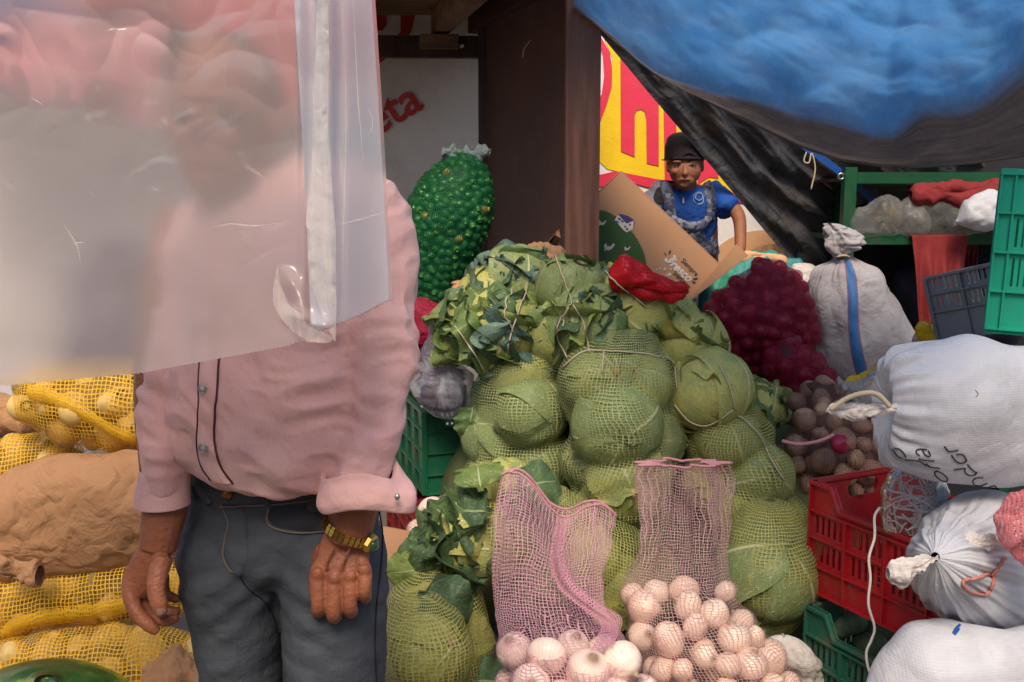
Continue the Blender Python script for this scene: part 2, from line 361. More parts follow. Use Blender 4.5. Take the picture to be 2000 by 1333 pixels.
def crinkle(name, col, rough=.5, s1=12, amp=.8, col2=None, weave=0, spec=.4, trl=0, dirt=0, stripe=None):
    t = NT(name); c1 = t.noise(s1, 4, rough=.55, dist=.35); a1 = t.math('ABSOLUTE', t.math('SUBTRACT', c1, .5)); v = t.n('TexVoronoi', feature='DISTANCE_TO_EDGE'); v.inputs['Scale'].default_value = s1*1.3
    t.set(v.inputs['Vector'], t.mix(.35, t.co(), t.noise(4, 3))); h = t.math('ADD', t.math('MULTIPLY', a1, 2), t.math('MINIMUM', v.outputs[0], .25))
    nb = t.bump(h, amp, .012); c = t.mix(t.ramp(t.noise(7, 4), .35, .65), col, col2 or dk(col, .85))
    if dirt: c = t.mix(t.math('MULTIPLY', t.ramp(t.noise(8, 7, rough=.72), .5, .75), dirt), c, (.2, .15, .09))
    if stripe:                                     # stripe = (u0, u1, colour, edge colour) on the UV round the sack
        sx = t.n('SeparateXYZ'); t.t.links.new(t.n('TexCoord').outputs['UV'], sx.inputs[0]); u = t.math('ADD', sx.outputs[0], t.math('MULTIPLY', t.math('SUBTRACT', t.noise(3, 2), .5), .0))
        inn = t.math('MULTIPLY', t.math('GREATER_THAN', u, stripe[0]), t.math('LESS_THAN', u, stripe[1])); i2 = t.math('MULTIPLY', t.math('GREATER_THAN', u, stripe[0]+.7), t.math('LESS_THAN', u, stripe[1]-.7))
        c = t.mix(inn, c, stripe[3]); c = t.mix(i2, c, t.mix(t.noise(40, 3), stripe[2], dk(stripe[2], .7)))
    if weave:
        wv = []
        for dr in ('X', 'Z'):
            x = t.n('TexWave', bands_direction=dr); t.set(x.inputs['Vector'], t.co()); x.inputs['Scale'].default_value = weave; x.inputs['Distortion'].default_value = .6; wv.append(x.outputs[1])
        wm = t.math('MULTIPLY', wv[0], wv[1]); nb = t.bump(wm, .35, .0012, nb); c = t.mix(t.math('MULTIPLY', wm, .12), c, dk(col, .6))
    s = t.bsdf(c, rough, nb, spec=spec)
    if trl: tr = t.n('BsdfTranslucent'); t.set(tr.inputs[0], c); s = t.mixs(trl, s, tr.outputs[0])
    return t.done(s)
m_concrete = M('concrete', (.16, .145, .13), .85, (.1, .09, .08), vs=2, bs=30, bump=.4)
m_wall = M('painted_plaster', (.88, .81, .74), .8, (.78, .70, .62), vs=1.6, bs=55, bump=.35, dirt=.5, dirtc=(.36, .29, .22), ds=2.2)
m_wallw = M('white_plaster', (.86, .84, .84), .8, (.8, .77, .78), vs=2, bs=90, bump=.35, dirt=.2, dirtc=(.5, .42, .4))
m_pred = M('red_paint', (.62, .03, .03), .6, (.5, .03, .03), bs=90, bump=.3, dirt=.3, dirtc=(.5, .3, .25), ds=14)
m_pred2 = M('crimson_paint', (.82, .04, .10), .6, (.72, .03, .08), bs=90, bump=.35)
m_pyel = M('yellow_paint', (.95, .66, .01), .6, (.85, .55, .01), bs=90, bump=.35)
m_pbrown = M('brown_paint', (.62, .34, .17), .7, (.24, .12, .06), vs=7, stretch=(3, 1, 1), bs=90, bump=.3)
m_porange = M('orange_paint', (.72, .42, .24), .7, (.6, .33, .18), vs=3, bs=90, bump=.3)
m_wood = M('dark_stained_wood', (.075, .032, .022), .5, (.04, .018, .013), vs=4, stretch=(6, 6, .5), bs=30, bump=.35, dirt=.35, dirtc=(.14, .09, .07), ds=8)
m_wood2 = M('reddish_stained_wood', (.25, .115, .08), .45, (.13, .058, .04), vs=4, stretch=(8, 8, .5), bs=30, bump=.3, dirt=.3, dirtc=(.2, .13, .1), ds=6)
m_panel = M('brown_painted_panel', (.082, .032, .024), .5, (.06, .024, .018), vs=3, bs=160, bump=.35, dirt=.3, dirtc=(.17, .1, .08), ds=9)
m_plank = M('weathered_plank', (.28, .16, .09), .75, (.14, .075, .045), vs=3, stretch=(1, 7, 7), bs=25, bump=.4, dirt=.4)
m_steel = M('steel', (.6, .58, .55), .35, bump=.1, metallic=1)
m_card = M('cardboard', (.40, .215, .115), .8, (.35, .185, .10), vs=3, bs=70, bump=.25, bd=.002)
m_cardin = M('cardboard_inside', (.33, .175, .09), .85, bs=70)
m_hill = M('green_print', (.03, .085, .015), .75, (.022, .065, .012), bs=70)
m_white = M('white_print', (.62, .56, .52), .75, bs=80, bump=.1)
m_black = M('black_print', (.03, .022, .03), .7, bs=80, bump=.1)
m_navy = M('navy_print', (.03, .03, .14), .7, bs=80, bump=.1)
m_skin = M('brown_skin', (.30, .105, .052), .5, (.235, .074, .038), vs=22, bs=150, bump=.5, bd=.0025, sss=.08)
m_skinb = M('boy_skin', (.33, .135, .072), .62, (.26, .10, .052), vs=18, bs=90, bump=.15, sss=.06)
m_nail = M('nail', (.5, .26, .19), .3, bump=.05)
m_hair = M('black_hair', (.012, .01, .009), .5, bs=200, bump=.8)
m_shirt = fabric('pink_linen', (.80, .48, .45), col2=(.72, .41, .40), wr=.55, fold=16, sheen=.1)
m_piping = M('maroon_piping', (.10, .025, .03), .7)
m_pearl = M('pearl_snap', (.55, .50, .5), .15, (.4, .38, .42), spec=.8)
m_denim = fabric('charcoal_denim', (.080, .090, .110), period=.0013, col2=(.036, .043, .057), wr=.45, fold=22, vs=4, rough=.8)
m_thread = M('stitching', (.22, .17, .13), .7, bump=.3)
m_copper = M('copper_button', (.35, .16, .07), .4, metallic=.8)
m_gold = M('gold', (.83, .55, .14), .22, (.7, .42, .09), bump=.05, metallic=1)
m_dial = M('green_dial', (.01, .10, .05), .1, coat=1)
m_tee = fabric('blue_tshirt', (.012, .09, .42), col2=(.01, .06, .30), wr=.35)
m_grey = fabric('grey_sleeve', (.20, .20, .28)); m_blk = fabric('black_cloth', (.016, .014, .018)); m_cap = fabric('black_cap', (.022, .013, .018), wr=.15)
m_eye = M('eye_white', (.55, .5, .47), .2, bump=0); m_iris = M('dark_iris', (.01, .006, .005), .1, bump=0); m_lip = M('lip', (.22, .07, .05), .45); m_brow = M('brow', (.015, .01, .009), .8)
def camo():
    t = NT('grey_camouflage'); v = t.n('TexVoronoi', feature='F1', distance='CHEBYCHEV'); v.inputs['Scale'].default_value = 60; t.set(v.inputs['Vector'], t.co()); r = t.n('SeparateColor'); t.t.links.new(v.outputs['Color'], r.inputs[0])
    c = t.mix(t.math('GREATER_THAN', r.outputs[0], .6), (.10, .11, .17), (.045, .05, .085)); c = t.mix(t.math('GREATER_THAN', r.outputs[1], .74), c, (.2, .21, .28)); return t.done(t.bsdf(c, .85))
m_camo = camo()
def sheetm():
    t = NT('frosted_polythene'); vo = t.n('TexVoronoi', feature='DISTANCE_TO_EDGE'); vo.inputs['Scale'].default_value = 8; t.set(vo.inputs['Vector'], t.mix(.4, t.co(scale=(1, 1, .7)), t.noise(5, 3))); nb = t.bump(t.math('ADD', t.noise(6, 5, rough=.65), t.math('MULTIPLY', t.math('MINIMUM', vo.outputs[0], .12), 3)), .35, .015)
    rf = t.n('BsdfRefraction'); rf.inputs['IOR'].default_value = 1.12; rf.inputs['Roughness'].default_value = .5; rf.inputs[0].default_value = (.96, .95, .96, 1)
    tp = t.n('BsdfTransparent'); tp.inputs[0].default_value = (.95, .95, .97, 1); d = t.n('BsdfDiffuse'); d.inputs[0].default_value = (.94, .83, .81, 1)
    tl = t.n('BsdfTranslucent'); tl.inputs[0].default_value = (.95, .84, .82, 1); g = t.n('BsdfGlossy'); g.inputs['Roughness'].default_value = .17; t.set(g.inputs['Normal'], nb)
    f = t.n('Fresnel'); f.inputs[0].default_value = 1.6; t.set(f.inputs['Normal'], nb); s = t.mixs(.12, rf.outputs[0], tp.outputs[0])
    s = t.mixs(.36, s, t.mixs(.5, d.outputs[0], tl.outputs[0])); return t.done(t.mixs(t.math('ADD', t.math('MULTIPLY', f.outputs[0], .7), .02), s, g.outputs[0]))
m_sheet = sheetm()
def film2():
    t = NT('folded_film'); tp = t.n('BsdfTransparent'); d = t.n('BsdfDiffuse'); d.inputs[0].default_value = (.84, .88, .98, 1); tl = t.n('BsdfTranslucent'); tl.inputs[0].default_value = (.84, .88, .98, 1); g = t.n('BsdfGlossy'); g.inputs['Roughness'].default_value = .2
    return t.done(t.mixs(.12, t.mixs(.60, tp.outputs[0], t.mixs(.5, d.outputs[0], tl.outputs[0])), g.outputs[0]))
m_film2 = film2(); m_rib = M('pale_rib', (.62, .62, .36), .5, (.5, .53, .25), vs=30, bump=.1)
def bagfilm(name, col, op, stretch):
    t = NT(name); n_ = t.ramp(t.noise(11, 5, t.co(scale=stretch), rough=.65, dist=.6), .35, .72); nb = t.bump(n_, .35, .01); tp = t.n('BsdfTransparent'); tl = t.n('BsdfTranslucent'); tl.inputs[0].default_value = (*col, 1); p_ = t.bsdf(col, .28, nb, spec=.6)
    return t.done(t.mixs(t.math('MULTIPLY_ADD', n_, op, .15), tp.outputs[0], t.mixs(.4, p_, tl.outputs[0])))
m_bagf = bagfilm('bluish_bag_film', (.50, .52, .62), .65, (1.6, 1.6, .35)); m_bagg = bagfilm('grey_bag_film', (.42, .42, .42), .5, (.6, 1, 1)); m_crease_glare = bagfilm('crease_glare_film', (.95, .88, .82), .38, (3, 1, .25))  # the cream film is painted glare on the hanging sheet, and its crease lines
m_clear = clear('clear_plastic'); m_clear2 = clear('cloudy_plastic', white=.3, gl=.2, bs=18, stretch=(1, 1, .35)); m_clear3 = clear('thin_film', white=.07, gl=.1, bs=20)
n_cab = net('green_net', (.52, .56, .26), .23, col2=(.32, .37, .15)); n_cab2 = net('yellow_green_net', (.55, .54, .20), .26, col2=(.40, .40, .13))
n_pink = net('pink_net', (.72, .43, .46), .18, col2=(.58, .32, .39)); n_pinkw = net('pale_net', (.66, .42, .42), .15); n_yel = net('yellow_net', (.92, .60, .06), .26, col2=(.8, .46, .04))
n_lime = net('dark_green_net', (.012, .17, .07), .30); n_red = net('red_net', (.45, .02, .06), .30); n_brn = net('brown_net', (.22, .11, .10), .17); n_redb = net('crimson_net', (.55, .03, .09), .45)
m_hem = M('pink_hem', (.62, .28, .32), .7); m_yhem = net('yellow_hem', (.85, .55, .06), .55); m_twine = M('twine', (.55, .46, .32), .8, bs=200); m_twinew = M('white_twine', (.72, .68, .64), .7)
m_leafd = veg('dark_leaf', (.12, .21, .075), (.07, .145, .075), (.42, .50, .24)); m_leafb = veg('blue_leaf', (.15, .25, .19), (.08, .17, .15), (.38, .48, .34)); m_leafl = veg('light_leaf', (.27, .36, .09), (.15, .25, .07), (.55, .60, .30), nv=8)
m_leafy = veg('yellowing_leaf', (.42, .38, .07), (.26, .27, .07), (.5, .5, .25)); m_cab = veg('cabbage_leaf', (.58, .57, .15), (.22, .33, .14), (.80, .79, .46), nv=9); m_stem = M('cut_stem', (.48, .33, .17), .7, (.34, .2, .1), vs=40, bs=80, bump=.5)
m_onw = onionm('white_onion', (.90, .72, .58), (.82, .58, .47), (.50, .30, .24)); m_onp = onionm('pink_white_onion', (.92, .77, .66), (.88, .66, .58), (.55, .33, .3)); m_onr = onionm('red_onion', (.34, .014, .055), (.17, .008, .03), (.42, .06, .12), .28); m_onb = onionm('dusty_onion', (.50, .31, .21), (.36, .21, .15), (.24, .13, .09), .55)
m_lime = M('green_fruit', (.045, .19, .03), .3, (.022, .11, .02), vs=15, bs=60, bump=.1); m_limey = M('yellow_fruit', (.42, .30, .04), .35, vs=20)
m_pot = M('potato', (.74, .52, .19), .55, (.66, .43, .13), vs=12, bs=60, bump=.25, dirt=.4, ds=30)
m_paper = crinkle('brown_paper', (.44, .235, .12), .72, 10, 1.0, (.38, .2, .10), spec=.25)
m_sack = crinkle('grey_woven_sack', (.42, .40, .42), .7, 14, .5, (.34, .31, .33), weave=70, dirt=.35, stripe=(0, 0, (.05, .2, .5), (.35, .08, .12)))
m_wsack = crinkle('white_woven_sack', (.60, .61, .66), .5, 9, .4, (.53, .54, .60), weave=60, trl=.1, dirt=.22)
m_wtail = crinkle('pale_sack_tail', (.74, .68, .65), .7, 20, .5, weave=60, trl=.1)
def melon():
    t = NT('watermelon_rind'); sx = t.n('SeparateXYZ'); t.t.links.new(t.co(), sx.inputs[0]); an = t.math('ARCTAN2', sx.outputs[2], sx.outputs[1])
    f = t.math('FRACT', t.math('ADD', t.math('MULTIPLY', an, 1.75), t.math('MULTIPLY', t.noise(14, 5, rough=.75), .9))); k = t.ramp(t.math('ABSOLUTE', t.math('SUBTRACT', f, .5)), .12, .3)
    c = t.mix(k, (.22, .33, .04), (.012, .07, .012)); c = t.mix(t.ramp(t.noise(40, 4), .5, .7), c, (.03, .12, .015)); return t.done(t.bsdf(c, .28, coat=.3))
m_melon = melon()
def tarpm():                                 # blue tarpaulin; shade is painted grey-brown below a line in its own coordinates
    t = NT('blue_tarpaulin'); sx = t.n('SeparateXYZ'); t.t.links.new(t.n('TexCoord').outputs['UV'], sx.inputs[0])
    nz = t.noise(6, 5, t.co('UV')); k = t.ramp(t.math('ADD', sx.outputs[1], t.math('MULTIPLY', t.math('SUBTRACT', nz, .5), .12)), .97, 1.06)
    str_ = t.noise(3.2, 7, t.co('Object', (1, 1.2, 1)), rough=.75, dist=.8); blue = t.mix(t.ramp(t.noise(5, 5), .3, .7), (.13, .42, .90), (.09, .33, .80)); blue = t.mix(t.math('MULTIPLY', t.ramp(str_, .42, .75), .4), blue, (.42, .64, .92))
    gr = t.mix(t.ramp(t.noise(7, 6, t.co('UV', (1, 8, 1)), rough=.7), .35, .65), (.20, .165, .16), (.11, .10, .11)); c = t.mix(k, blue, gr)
    vt = t.n('TexVoronoi', feature='DISTANCE_TO_EDGE'); vt.inputs['Scale'].default_value = 5.5; t.set(vt.inputs['Vector'], t.mix(.3, t.co(), t.noise(3, 4)))
    nb = t.bump(t.math('ADD', t.math('ADD', t.noise(55, 6, dist=.6, rough=.7), t.math('MULTIPLY', t.math('MINIMUM', vt.outputs[0], .2), 6)), t.math('MULTIPLY', t.math('ABSOLUTE', t.math('SUBTRACT', t.noise(16, 3, dist=.5), .5)), 2.5)), .7, .010)
    tr = t.n('BsdfTranslucent'); t.set(tr.inputs[0], c); return t.done(t.mixs(.5, t.bsdf(c, .45, nb, spec=.5), tr.outputs[0]))
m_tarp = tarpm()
m_dark = crinkle('black_tarpaulin', (.10, .10, .11), .5, 9, .9, (.05, .05, .06), weave=60, spec=.5, dirt=.5)
m_bstrap = M('blue_hem_band', (.01, .09, .38), .5)
m_gmetal = M('green_painted_steel', (.006, .080, .030), .45, (.005, .055, .02), bump=.15, dirt=.3)
def plas(name, c, r=.4, d=.35): return M(name, c, r, dk(c, .8), vs=5, bs=90, bump=.12, dirt=d, dirtc=(.17, .13, .09), ds=9)
m_cgreen = plas('dark_green_plastic', (.01, .12, .06)); m_cred = plas('red_plastic', (.42, .012, .02)); m_cred2 = plas('dull_red_plastic', (.22, .02, .02)); m_cteal = plas('teal_plastic', (.02, .45, .28), d=.15); m_cgrey = plas('grey_plastic', (.24, .25, .28)); m_cgreen2 = plas('worn_green_plastic', (.02, .13, .08), .55, .8)
m_redbag = crinkle('red_bag', (.65, .012, .02), .35, 9, .6, trl=.25); m_redcloth = fabric('red_cloth', (.24, .02, .022), wr=.6, fold=12); m_fmelon = M('pale_melon', (.20, .30, .17), .45, (.12, .2, .11), vs=25, dirt=.3)
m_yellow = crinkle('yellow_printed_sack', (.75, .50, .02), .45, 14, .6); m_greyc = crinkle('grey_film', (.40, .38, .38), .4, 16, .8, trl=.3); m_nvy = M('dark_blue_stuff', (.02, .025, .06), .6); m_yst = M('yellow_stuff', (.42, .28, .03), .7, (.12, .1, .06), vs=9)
# ---------------------------------------------------------------- the place: ground, wall, stall, tarpaulins
def strc(name, V, Fc, mt, **kw): o = obj(name, V, Fc, mt, smooth=False, kind='structure', **kw); return o
g = 60
strc('ground', [(-g, -g, 0), (g, -g, 0), (g, g, 0), (-g, g, 0)], [(0, 1, 2, 3)], m_concrete)
WY = 5.0
wl = thing('painted_wall', 'plastered wall behind the stall with red and yellow painted advertising', 'wall', (0, WY, 0))
B().box((-7, WY, 0), (7, WY+.25, 4.2)).out('wall', m_wall, wl)
def poly_on_wall(name, px, mt, k, parent=wl, **kw):
    P = np.array([at(x, y, WY) for x, y in px]); P[:, 1] = WY-.004*k; n = len(P)
    return obj(name, P, [tuple(range(n))], mt, parent, smooth=False, **kw)
def Z3(L, ox=1150, oy=0, k=.4502): return [(ox+a*k, oy+b*k) for a, b in L]
poly_on_wall('white_field', [(1162, -60), (2000, -60), (2000, 560), (1162, 560)], m_wallw, 1)
poly_on_wall('yellow_field', [(1168, 40)]+Z3([(75, 190), (100, 250), (100, 380), (60, 480), (40, 600), (42, 700), (80, 735), (150, 752), (290, 790), (420, 815), (560, 830), (720, 850), (900, 860), (700, 400), (300, 0)]), m_pyel, 2)
poly_on_wall('red_ring', Z3([(20, 120), (45, 150), (90, 230), (100, 300), (98, 380), (75, 460), (40, 550), (30, 560), (30, 470), (55, 410), (66, 330), (60, 240), (45, 190), (20, 170)]), m_pred2, 3)
poly_on_wall('red_band', Z3([(20, 690), (45, 760), (110, 745), (160, 752), (290, 778), (420, 792), (560, 812), (640, 848), (900, 865), (900, 900), (670, 882), (560, 862), (420, 838), (250, 812), (170, 790), (110, 790), (45, 815), (20, 815)]), m_pred2, 3)
poly_on_wall('painted_letter', Z3([(136, 240), (138, 658), (198, 683), (198, 500), (206, 481), (225, 476), (241, 487), (248, 520), (250, 710), (302, 722), (302, 430), (285, 330), (200, 200)]), m_pred2, 3, label='red painted letter h')
poly_on_wall('painted_letter', Z3([(322, 430), (328, 800), (378, 800), (378, 520), (360, 440)]), m_pred2, 3, label='red painted letter i')
poly_on_wall('painted_letter', Z3([(470, 660), (470, 800), (520, 770), (560, 775), (560, 720)]), m_pred2, 3)
poly_on_wall('orange_patch', [(1490+110*math.cos(a), 530+(80 if math.sin(a) < 0 else 60)*math.sin(a)) for a in np.linspace(0, 6.2832, 40)[:-1]], m_porange, 4)
poly_on_wall('brown_patch', [(1520+90*math.cos(a)*(1+.05*math.sin(9*a)), 530+54*math.sin(a)) for a in np.linspace(0, 6.2832, 60)[:-1]], m_pbrown, 5)
Z4 = lambda L: Z3(L, 730, 20, .195)
poly_on_wall('red_arc', Z4([(-60, -80), (430, -80), (415, 60), (375, 225), (300, 320), (60, 540), (-700, 800), (-1500, 800), (-1500, 500), (-700, 560), (40, 400), (200, 300), (270, 220), (268, 60), (-60, 0)]), m_pred, 1)
poly_on_wall('red_blob', Z4([(-300, -60), (130, -60), (130, 150), (90, 210), (-300, 240)]), m_pred, 2)
poly_on_wall('red_block', [(120, -60), (640, -60), (640, 120), (520, 160), (300, 130), (130, 60)], m_pred, 2)
def text_mesh(s, size=1, off=0, shear=0, res=4):
    cu = bpy.data.curves.new('t', 'FONT'); cu.body = s; cu.size = size; cu.offset = off; cu.shear = shear; cu.resolution_u = res; cu.fill_mode = 'FRONT'
    o = bpy.data.objects.new('t', cu); COL.objects.link(o); dg = bpy.context.evaluated_depsgraph_get(); me = bpy.data.meshes.new_from_object(o.evaluated_get(dg))
    V = np.array([v.co[:] for v in me.vertices]); Fc = [tuple(p.vertices) for p in me.polygons]
    bpy.data.objects.remove(o); bpy.data.meshes.remove(me); return V, Fc
def text_wall(s, px, py, size, ang, mt, off=.03):
    V, Fc = text_mesh(s, 1, off); a = math.radians(ang); c_, s_ = math.cos(a), math.sin(a)
    P = np.array([at(px+size*(v[0]*c_-v[1]*s_), py-size*(v[0]*s_+v[1]*c_), WY) for v in V]); P[:, 1] = WY-.010
    obj('painted_word', P, Fc, mt, wl, smooth=False)
text_wall('eta', 732, 268, 92, 31, m_pred, .018); text_wall('NIT', 810, 110, 24, -2, m_pred, .02)
# timber stall
def M_dir(p0, p1, up=(0, 0, 1)):
    p0 = np.asarray(p0, float); x = nrm(np.asarray(p1, float)-p0); y = nrm(np.cross(up, x)); z = np.cross(x, y); M4 = np.eye(4); M4[:3, 0] = x; M4[:3, 1] = y; M4[:3, 2] = z; M4[:3, 3] = p0
    return M4, float(np.linalg.norm(np.asarray(p1, float)-p0))
def beam(name, p0, p1, w_, h_, mt, parent, **kw):
    M4, L = M_dir(p0, p1, (0, 0, 1) if abs(nrm(np.subtract(p1, p0))[2]) < .9 else (0, 1, 0)); return B().box((0, -w_/2, -h_/2), (L, w_/2, h_/2), M4).out(name, mt, parent, **kw)
st = thing('timber_stall', 'dark brown timber stall frame with plank roof above the cabbages', 'stall', at(1135, 667, 3.75)*[1, 1, 0])
zr = 2.27; fp = at(1136, 300, 3.75); bp = at(948, 300, 4.72)
beam('front_post', (fp[0], fp[1], 0), (fp[0], fp[1], zr+.3), .124, .13, m_wood2, st)
beam('back_post', (bp[0], bp[1], 0), (bp[0], bp[1], zr-.05), .062, .06, m_wood, st)
pe = np.array([bp[0]+.02, bp[1]-.03, 0]); pf = np.array([fp[0]-.02, fp[1]+.06, 0])
M4, L = M_dir(pe, pf); B().box((0, -.012, 0.02), (L, .012, zr-.01), M4).out('side_panel', m_panel, st)
def xy(px, Y): return at(px, 300, Y)[0]
beam('roof_beam', (xy(940, 4.75)-.02, 4.85, zr), (xy(1125, 3.8)-.03, 3.70, zr+.01), .09, .10, m_wood, st)
beam('roof_beam', (xy(855, 4.75)+.0, 4.88, zr), (xy(1015, 3.8), 3.4, zr+.0), .07, .11, m_plank, st)
beam('roof_beam', (xy(690, 4.75), 4.88, zr), (xy(760, 3.8), 3.4, zr), .07, .11, m_plank, st)
for k in range(13): B().box((-2.6, 3.27+k*.132, zr+.062+.003*(k % 2)), (fp[0]+.02, 3.3+k*.132+.128, zr+.085+.003*(k % 2))).out('roof_plank', m_plank, st)
p0 = at(700, 85, 4.80); beam('cross_bar', (-2.6, 4.80, p0[2]), (bp[0]-.0, 4.80, p0[2]-.02), .05, .098, m_nvy if 0 else m_wood, st)
q = at(858, 81, 4.74); B().box((q[0]-.09, 4.735, q[2]-.032), (q[0]+.09, 4.772, q[2]+.032)).out('wood_block', m_plank, st)
q = at(901, 89, 4.76); V, Fc = tube([(q[0], 4.78, q[2]), (q[0], 4.755, q[2])], .013, 14); obj('bolt', V, Fc, m_steel, st)
# tarpaulins
def surf_grid(nu, nv, fn):
    u, v = np.meshgrid(np.linspace(0, 1, nu), np.linspace(0, 1, nv), indexing='ij'); return fn(u, v), np.stack([u, v], -1)
def grid_obj(name, P, UV, mt, parent=None, **kw):
    n, k = P.shape[:2]; return obj(name, P.reshape(-1, 3), gridf(n, k, False), mt, parent, uv=UV.reshape(-1, 2), **kw)
# lower hem of the blue tarpaulin and the line where its blue gives way to painted grey shade, by column
hx = [1120, 1165, 1200, 1250, 1330, 1450, 1560, 1640, 1720, 1800, 1900, 2000, 2120, 2400]
hy = [20, 52, 82, 122, 172, 232, 285, 312, 324, 326, 318, 303, 280, 230]
bx = [1120, 1165, 1200, 1280, 1400, 1480, 1560, 1640, 1700, 1740, 1790, 1860, 1930, 2000, 2150, 2400]
by = [8, 45, 74, 140, 180, 198, 222, 240, 258, 252, 215, 200, 170, 110, 20, -150]
yy = [3.72, 3.72, 3.70, 3.62, 3.52, 3.42, 3.36, 3.3, 3.25, 3.2, 3.15, 3.1, 3.0, 2.8]
def tarpf(u, v):
    px = 1120+u*1280; h = np.interp(px, hx, hy); b_ = np.interp(px, bx, by); Yh = np.interp(px, hx, yy)
    P = np.zeros(u.shape+(3,)); belly = 0
    pt = -620+0*px                                     # far top of the sheet, near the viewer's head line
    t = v/1.25; py = np.where(v < 1, pt+(b_-pt)*v, b_+(h-b_)*(v-1)/.25)
    top = np.clip((b_-py)/(b_-pt), 0, 1)
    Y = np.where(v < 1, Yh-.10-1.75*top**1.15, Yh-.10+.10*(v-1)/.25)
    a = (px-1000)/F; bb = (666.5-py)/F; dy = cp+bb*sp; dz = -sp+bb*cp
    P[..., 0] = a*Y/dy; P[..., 1] = Y; P[..., 2] = CAM[2]+dz*Y/dy
    q = P.copy(); w1 = fbm(q*[2.2, 2.2, 2.2], 3, 5)*.035+(crease(q*[4, 4, 4]+fbm(q*2, 2, 4)[..., None]*.6, 3, 6)-.5)*.030+(worley(q*[3.2, 3.2, 3.2]+fbm(q*3, 2, 2)[..., None]*.5, 3)-.5)*-.034
    rad = np.sin(np.arctan2(py+100, px-1750)*15+fbm(q*2, 2, 8)*3)*.004; edge = np.clip((1.25-v)/.06, 0, 1)*np.clip(u/.03, 0, 1)
    d = (w1+rad)*edge; P[..., 1] += d*.9; P[..., 2] += d*.5; return P
u, v = np.meshgrid(np.linspace(0, 1, 220), np.linspace(0, 1.25, 240), indexing='ij'); P = tarpf(u, v)
tp_ = thing('blue_tarpaulin', 'large blue tarpaulin sagging over the stall, its lower edge painted grey for shade', 'tarpaulin', P[110, 120])
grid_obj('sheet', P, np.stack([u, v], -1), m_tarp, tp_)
e = P[:, -1] + np.array([0, -.004, 0]); V, Fc = tube(e[::2], .006, 6); obj('hem', V, Fc, M('dusty_hem', (.2, .15, .12), .8), tp_)
# black sheet behind it
def darkf(u, v):       # u along the free diagonal edge, v away from it (to the right)
    ex = 1150+u*435; ey = np.interp(u, [0, .25, .5, .75, 1], [40, 172, 300, 430, 560]); px = ex+v*(640-240*u); py = ey-v*(140*u)+40*v*(1-u)
    Y = 4.0+.55*u-.05*v+.25*v*u; P = np.zeros(u.shape+(3,)); a = (px-1000)/F; bb = (666.5-py)/F; dy = cp+bb*sp
    P[..., 0] = a*Y/dy; P[..., 1] = Y; P[..., 2] = CAM[2]+(-sp+bb*cp)*Y/dy
    w1 = np.sin(v*42+4*fbm(np.stack([u*2, v*2, 0*u], -1), 2, 3)+u*3)*.022*(.3+u)+(crease(np.stack([u*3, v*14, u], -1), 3, 9)-.5)*.05+fbm(P*6, 2)*.02
    P[..., 1] += w1*np.clip(v/.05, .15, 1); return P
u, v = np.meshgrid(np.linspace(0, 1, 150), np.linspace(0, 1, 150), indexing='ij'); P = darkf(u, v)
dt = thing('black_tarpaulin', 'dusty black sheet hanging diagonally beside the boy', 'tarpaulin', P[75, 75])
grid_obj('sheet', P, np.stack([u, v], -1), m_dark, dt)
pts = [darkf(np.array([[a]]), np.array([[b]]))[0, 0] for a, b in ((.50, .26), (.56, .3), (.62, .36), (.7, .44))]
def ribbon(name, pxs, Ys, wpx, mt, parent=None, sag=0, **kw):
    t = np.linspace(0, 1, 24); k = np.linspace(0, 1, len(pxs)); P_ = crom(t, k, np.array(pxs, float)); Y_ = np.interp(t, k, Ys)
    A = np.array([at(x, y-wpx/2, yv) for (x, y), yv in zip(P_, Y_)]); Bq = np.array([at(x, y+wpx/2, yv) for (x, y), yv in zip(P_, Y_)])
    G = np.stack([A+(Bq-A)*f for f in np.linspace(0, 1, 5)], 1); G[..., 1] += fbm(G*12, 2)*.006
    return grid_obj(name, G, np.stack(np.meshgrid(t, np.linspace(0, 1, 5), indexing='ij'), -1), mt, parent, **kw)
ribbon('blue_band', [(1535, 262), (1600, 305), (1660, 352), (1715, 400)], [3.84, 3.86, 3.9, 3.95], 17, m_bstrap, dt, label='bright blue folded hem of the black sheet')
q = at(1641, 345, 3.86); o_ = bpy.data.meshes; V, Fc = tube([(q[0]+.011*math.cos(a), q[1]-.01, q[2]+.011*math.sin(a)) for a in np.arange(12)*math.pi/6], .004, 6, closed=True); obj('eyelet', V, Fc, m_steel, dt)
# green steel shelf
sh = thing('steel_shelf', 'green painted steel shelf stuffed with bags and cloth, under the blue tarpaulin', 'shelf', at(1800, 700, 4.0)*[1, 1, 0])
Ls = at(1656, 400, 3.85); zt = at(1700, 348, 3.85)[2]; zm = at(1800, 467, 3.85)[2]; xr = at(2150, 400, 3.85)[0]
for yv in (3.85, 4.45):
    for xv in (Ls[0]+(.16 if yv > 4 else 0), xr): beam('shelf_post', (xv, yv, 0), (xv, yv, zt+.04), .045, .045, m_gmetal, sh)
for yv in (3.85, 4.45):
    for zz in (zt, zm, .35): beam('shelf_rail', (Ls[0]+.024+(.16 if yv > 4 else 0), yv, zz), (xr-.024, yv, zz), .042, .042, m_gmetal, sh)
for zz in (zt, zm, .35): beam('shelf_rail', (Ls[0]+.01, 3.872, zz+.001), (Ls[0]+.15, 4.428, zz+.001), .04, .04, m_gmetal, sh)
B().box((Ls[0]+.03, 3.89, zm-.012), (xr-.03, 4.41, zm+.006)).out('shelf_board', m_gmetal, sh); B().box((Ls[0]+.03, 3.89, zt-.010), (xr-.03, 4.41, zt+.004)).out('shelf_board', m_wood, sh)
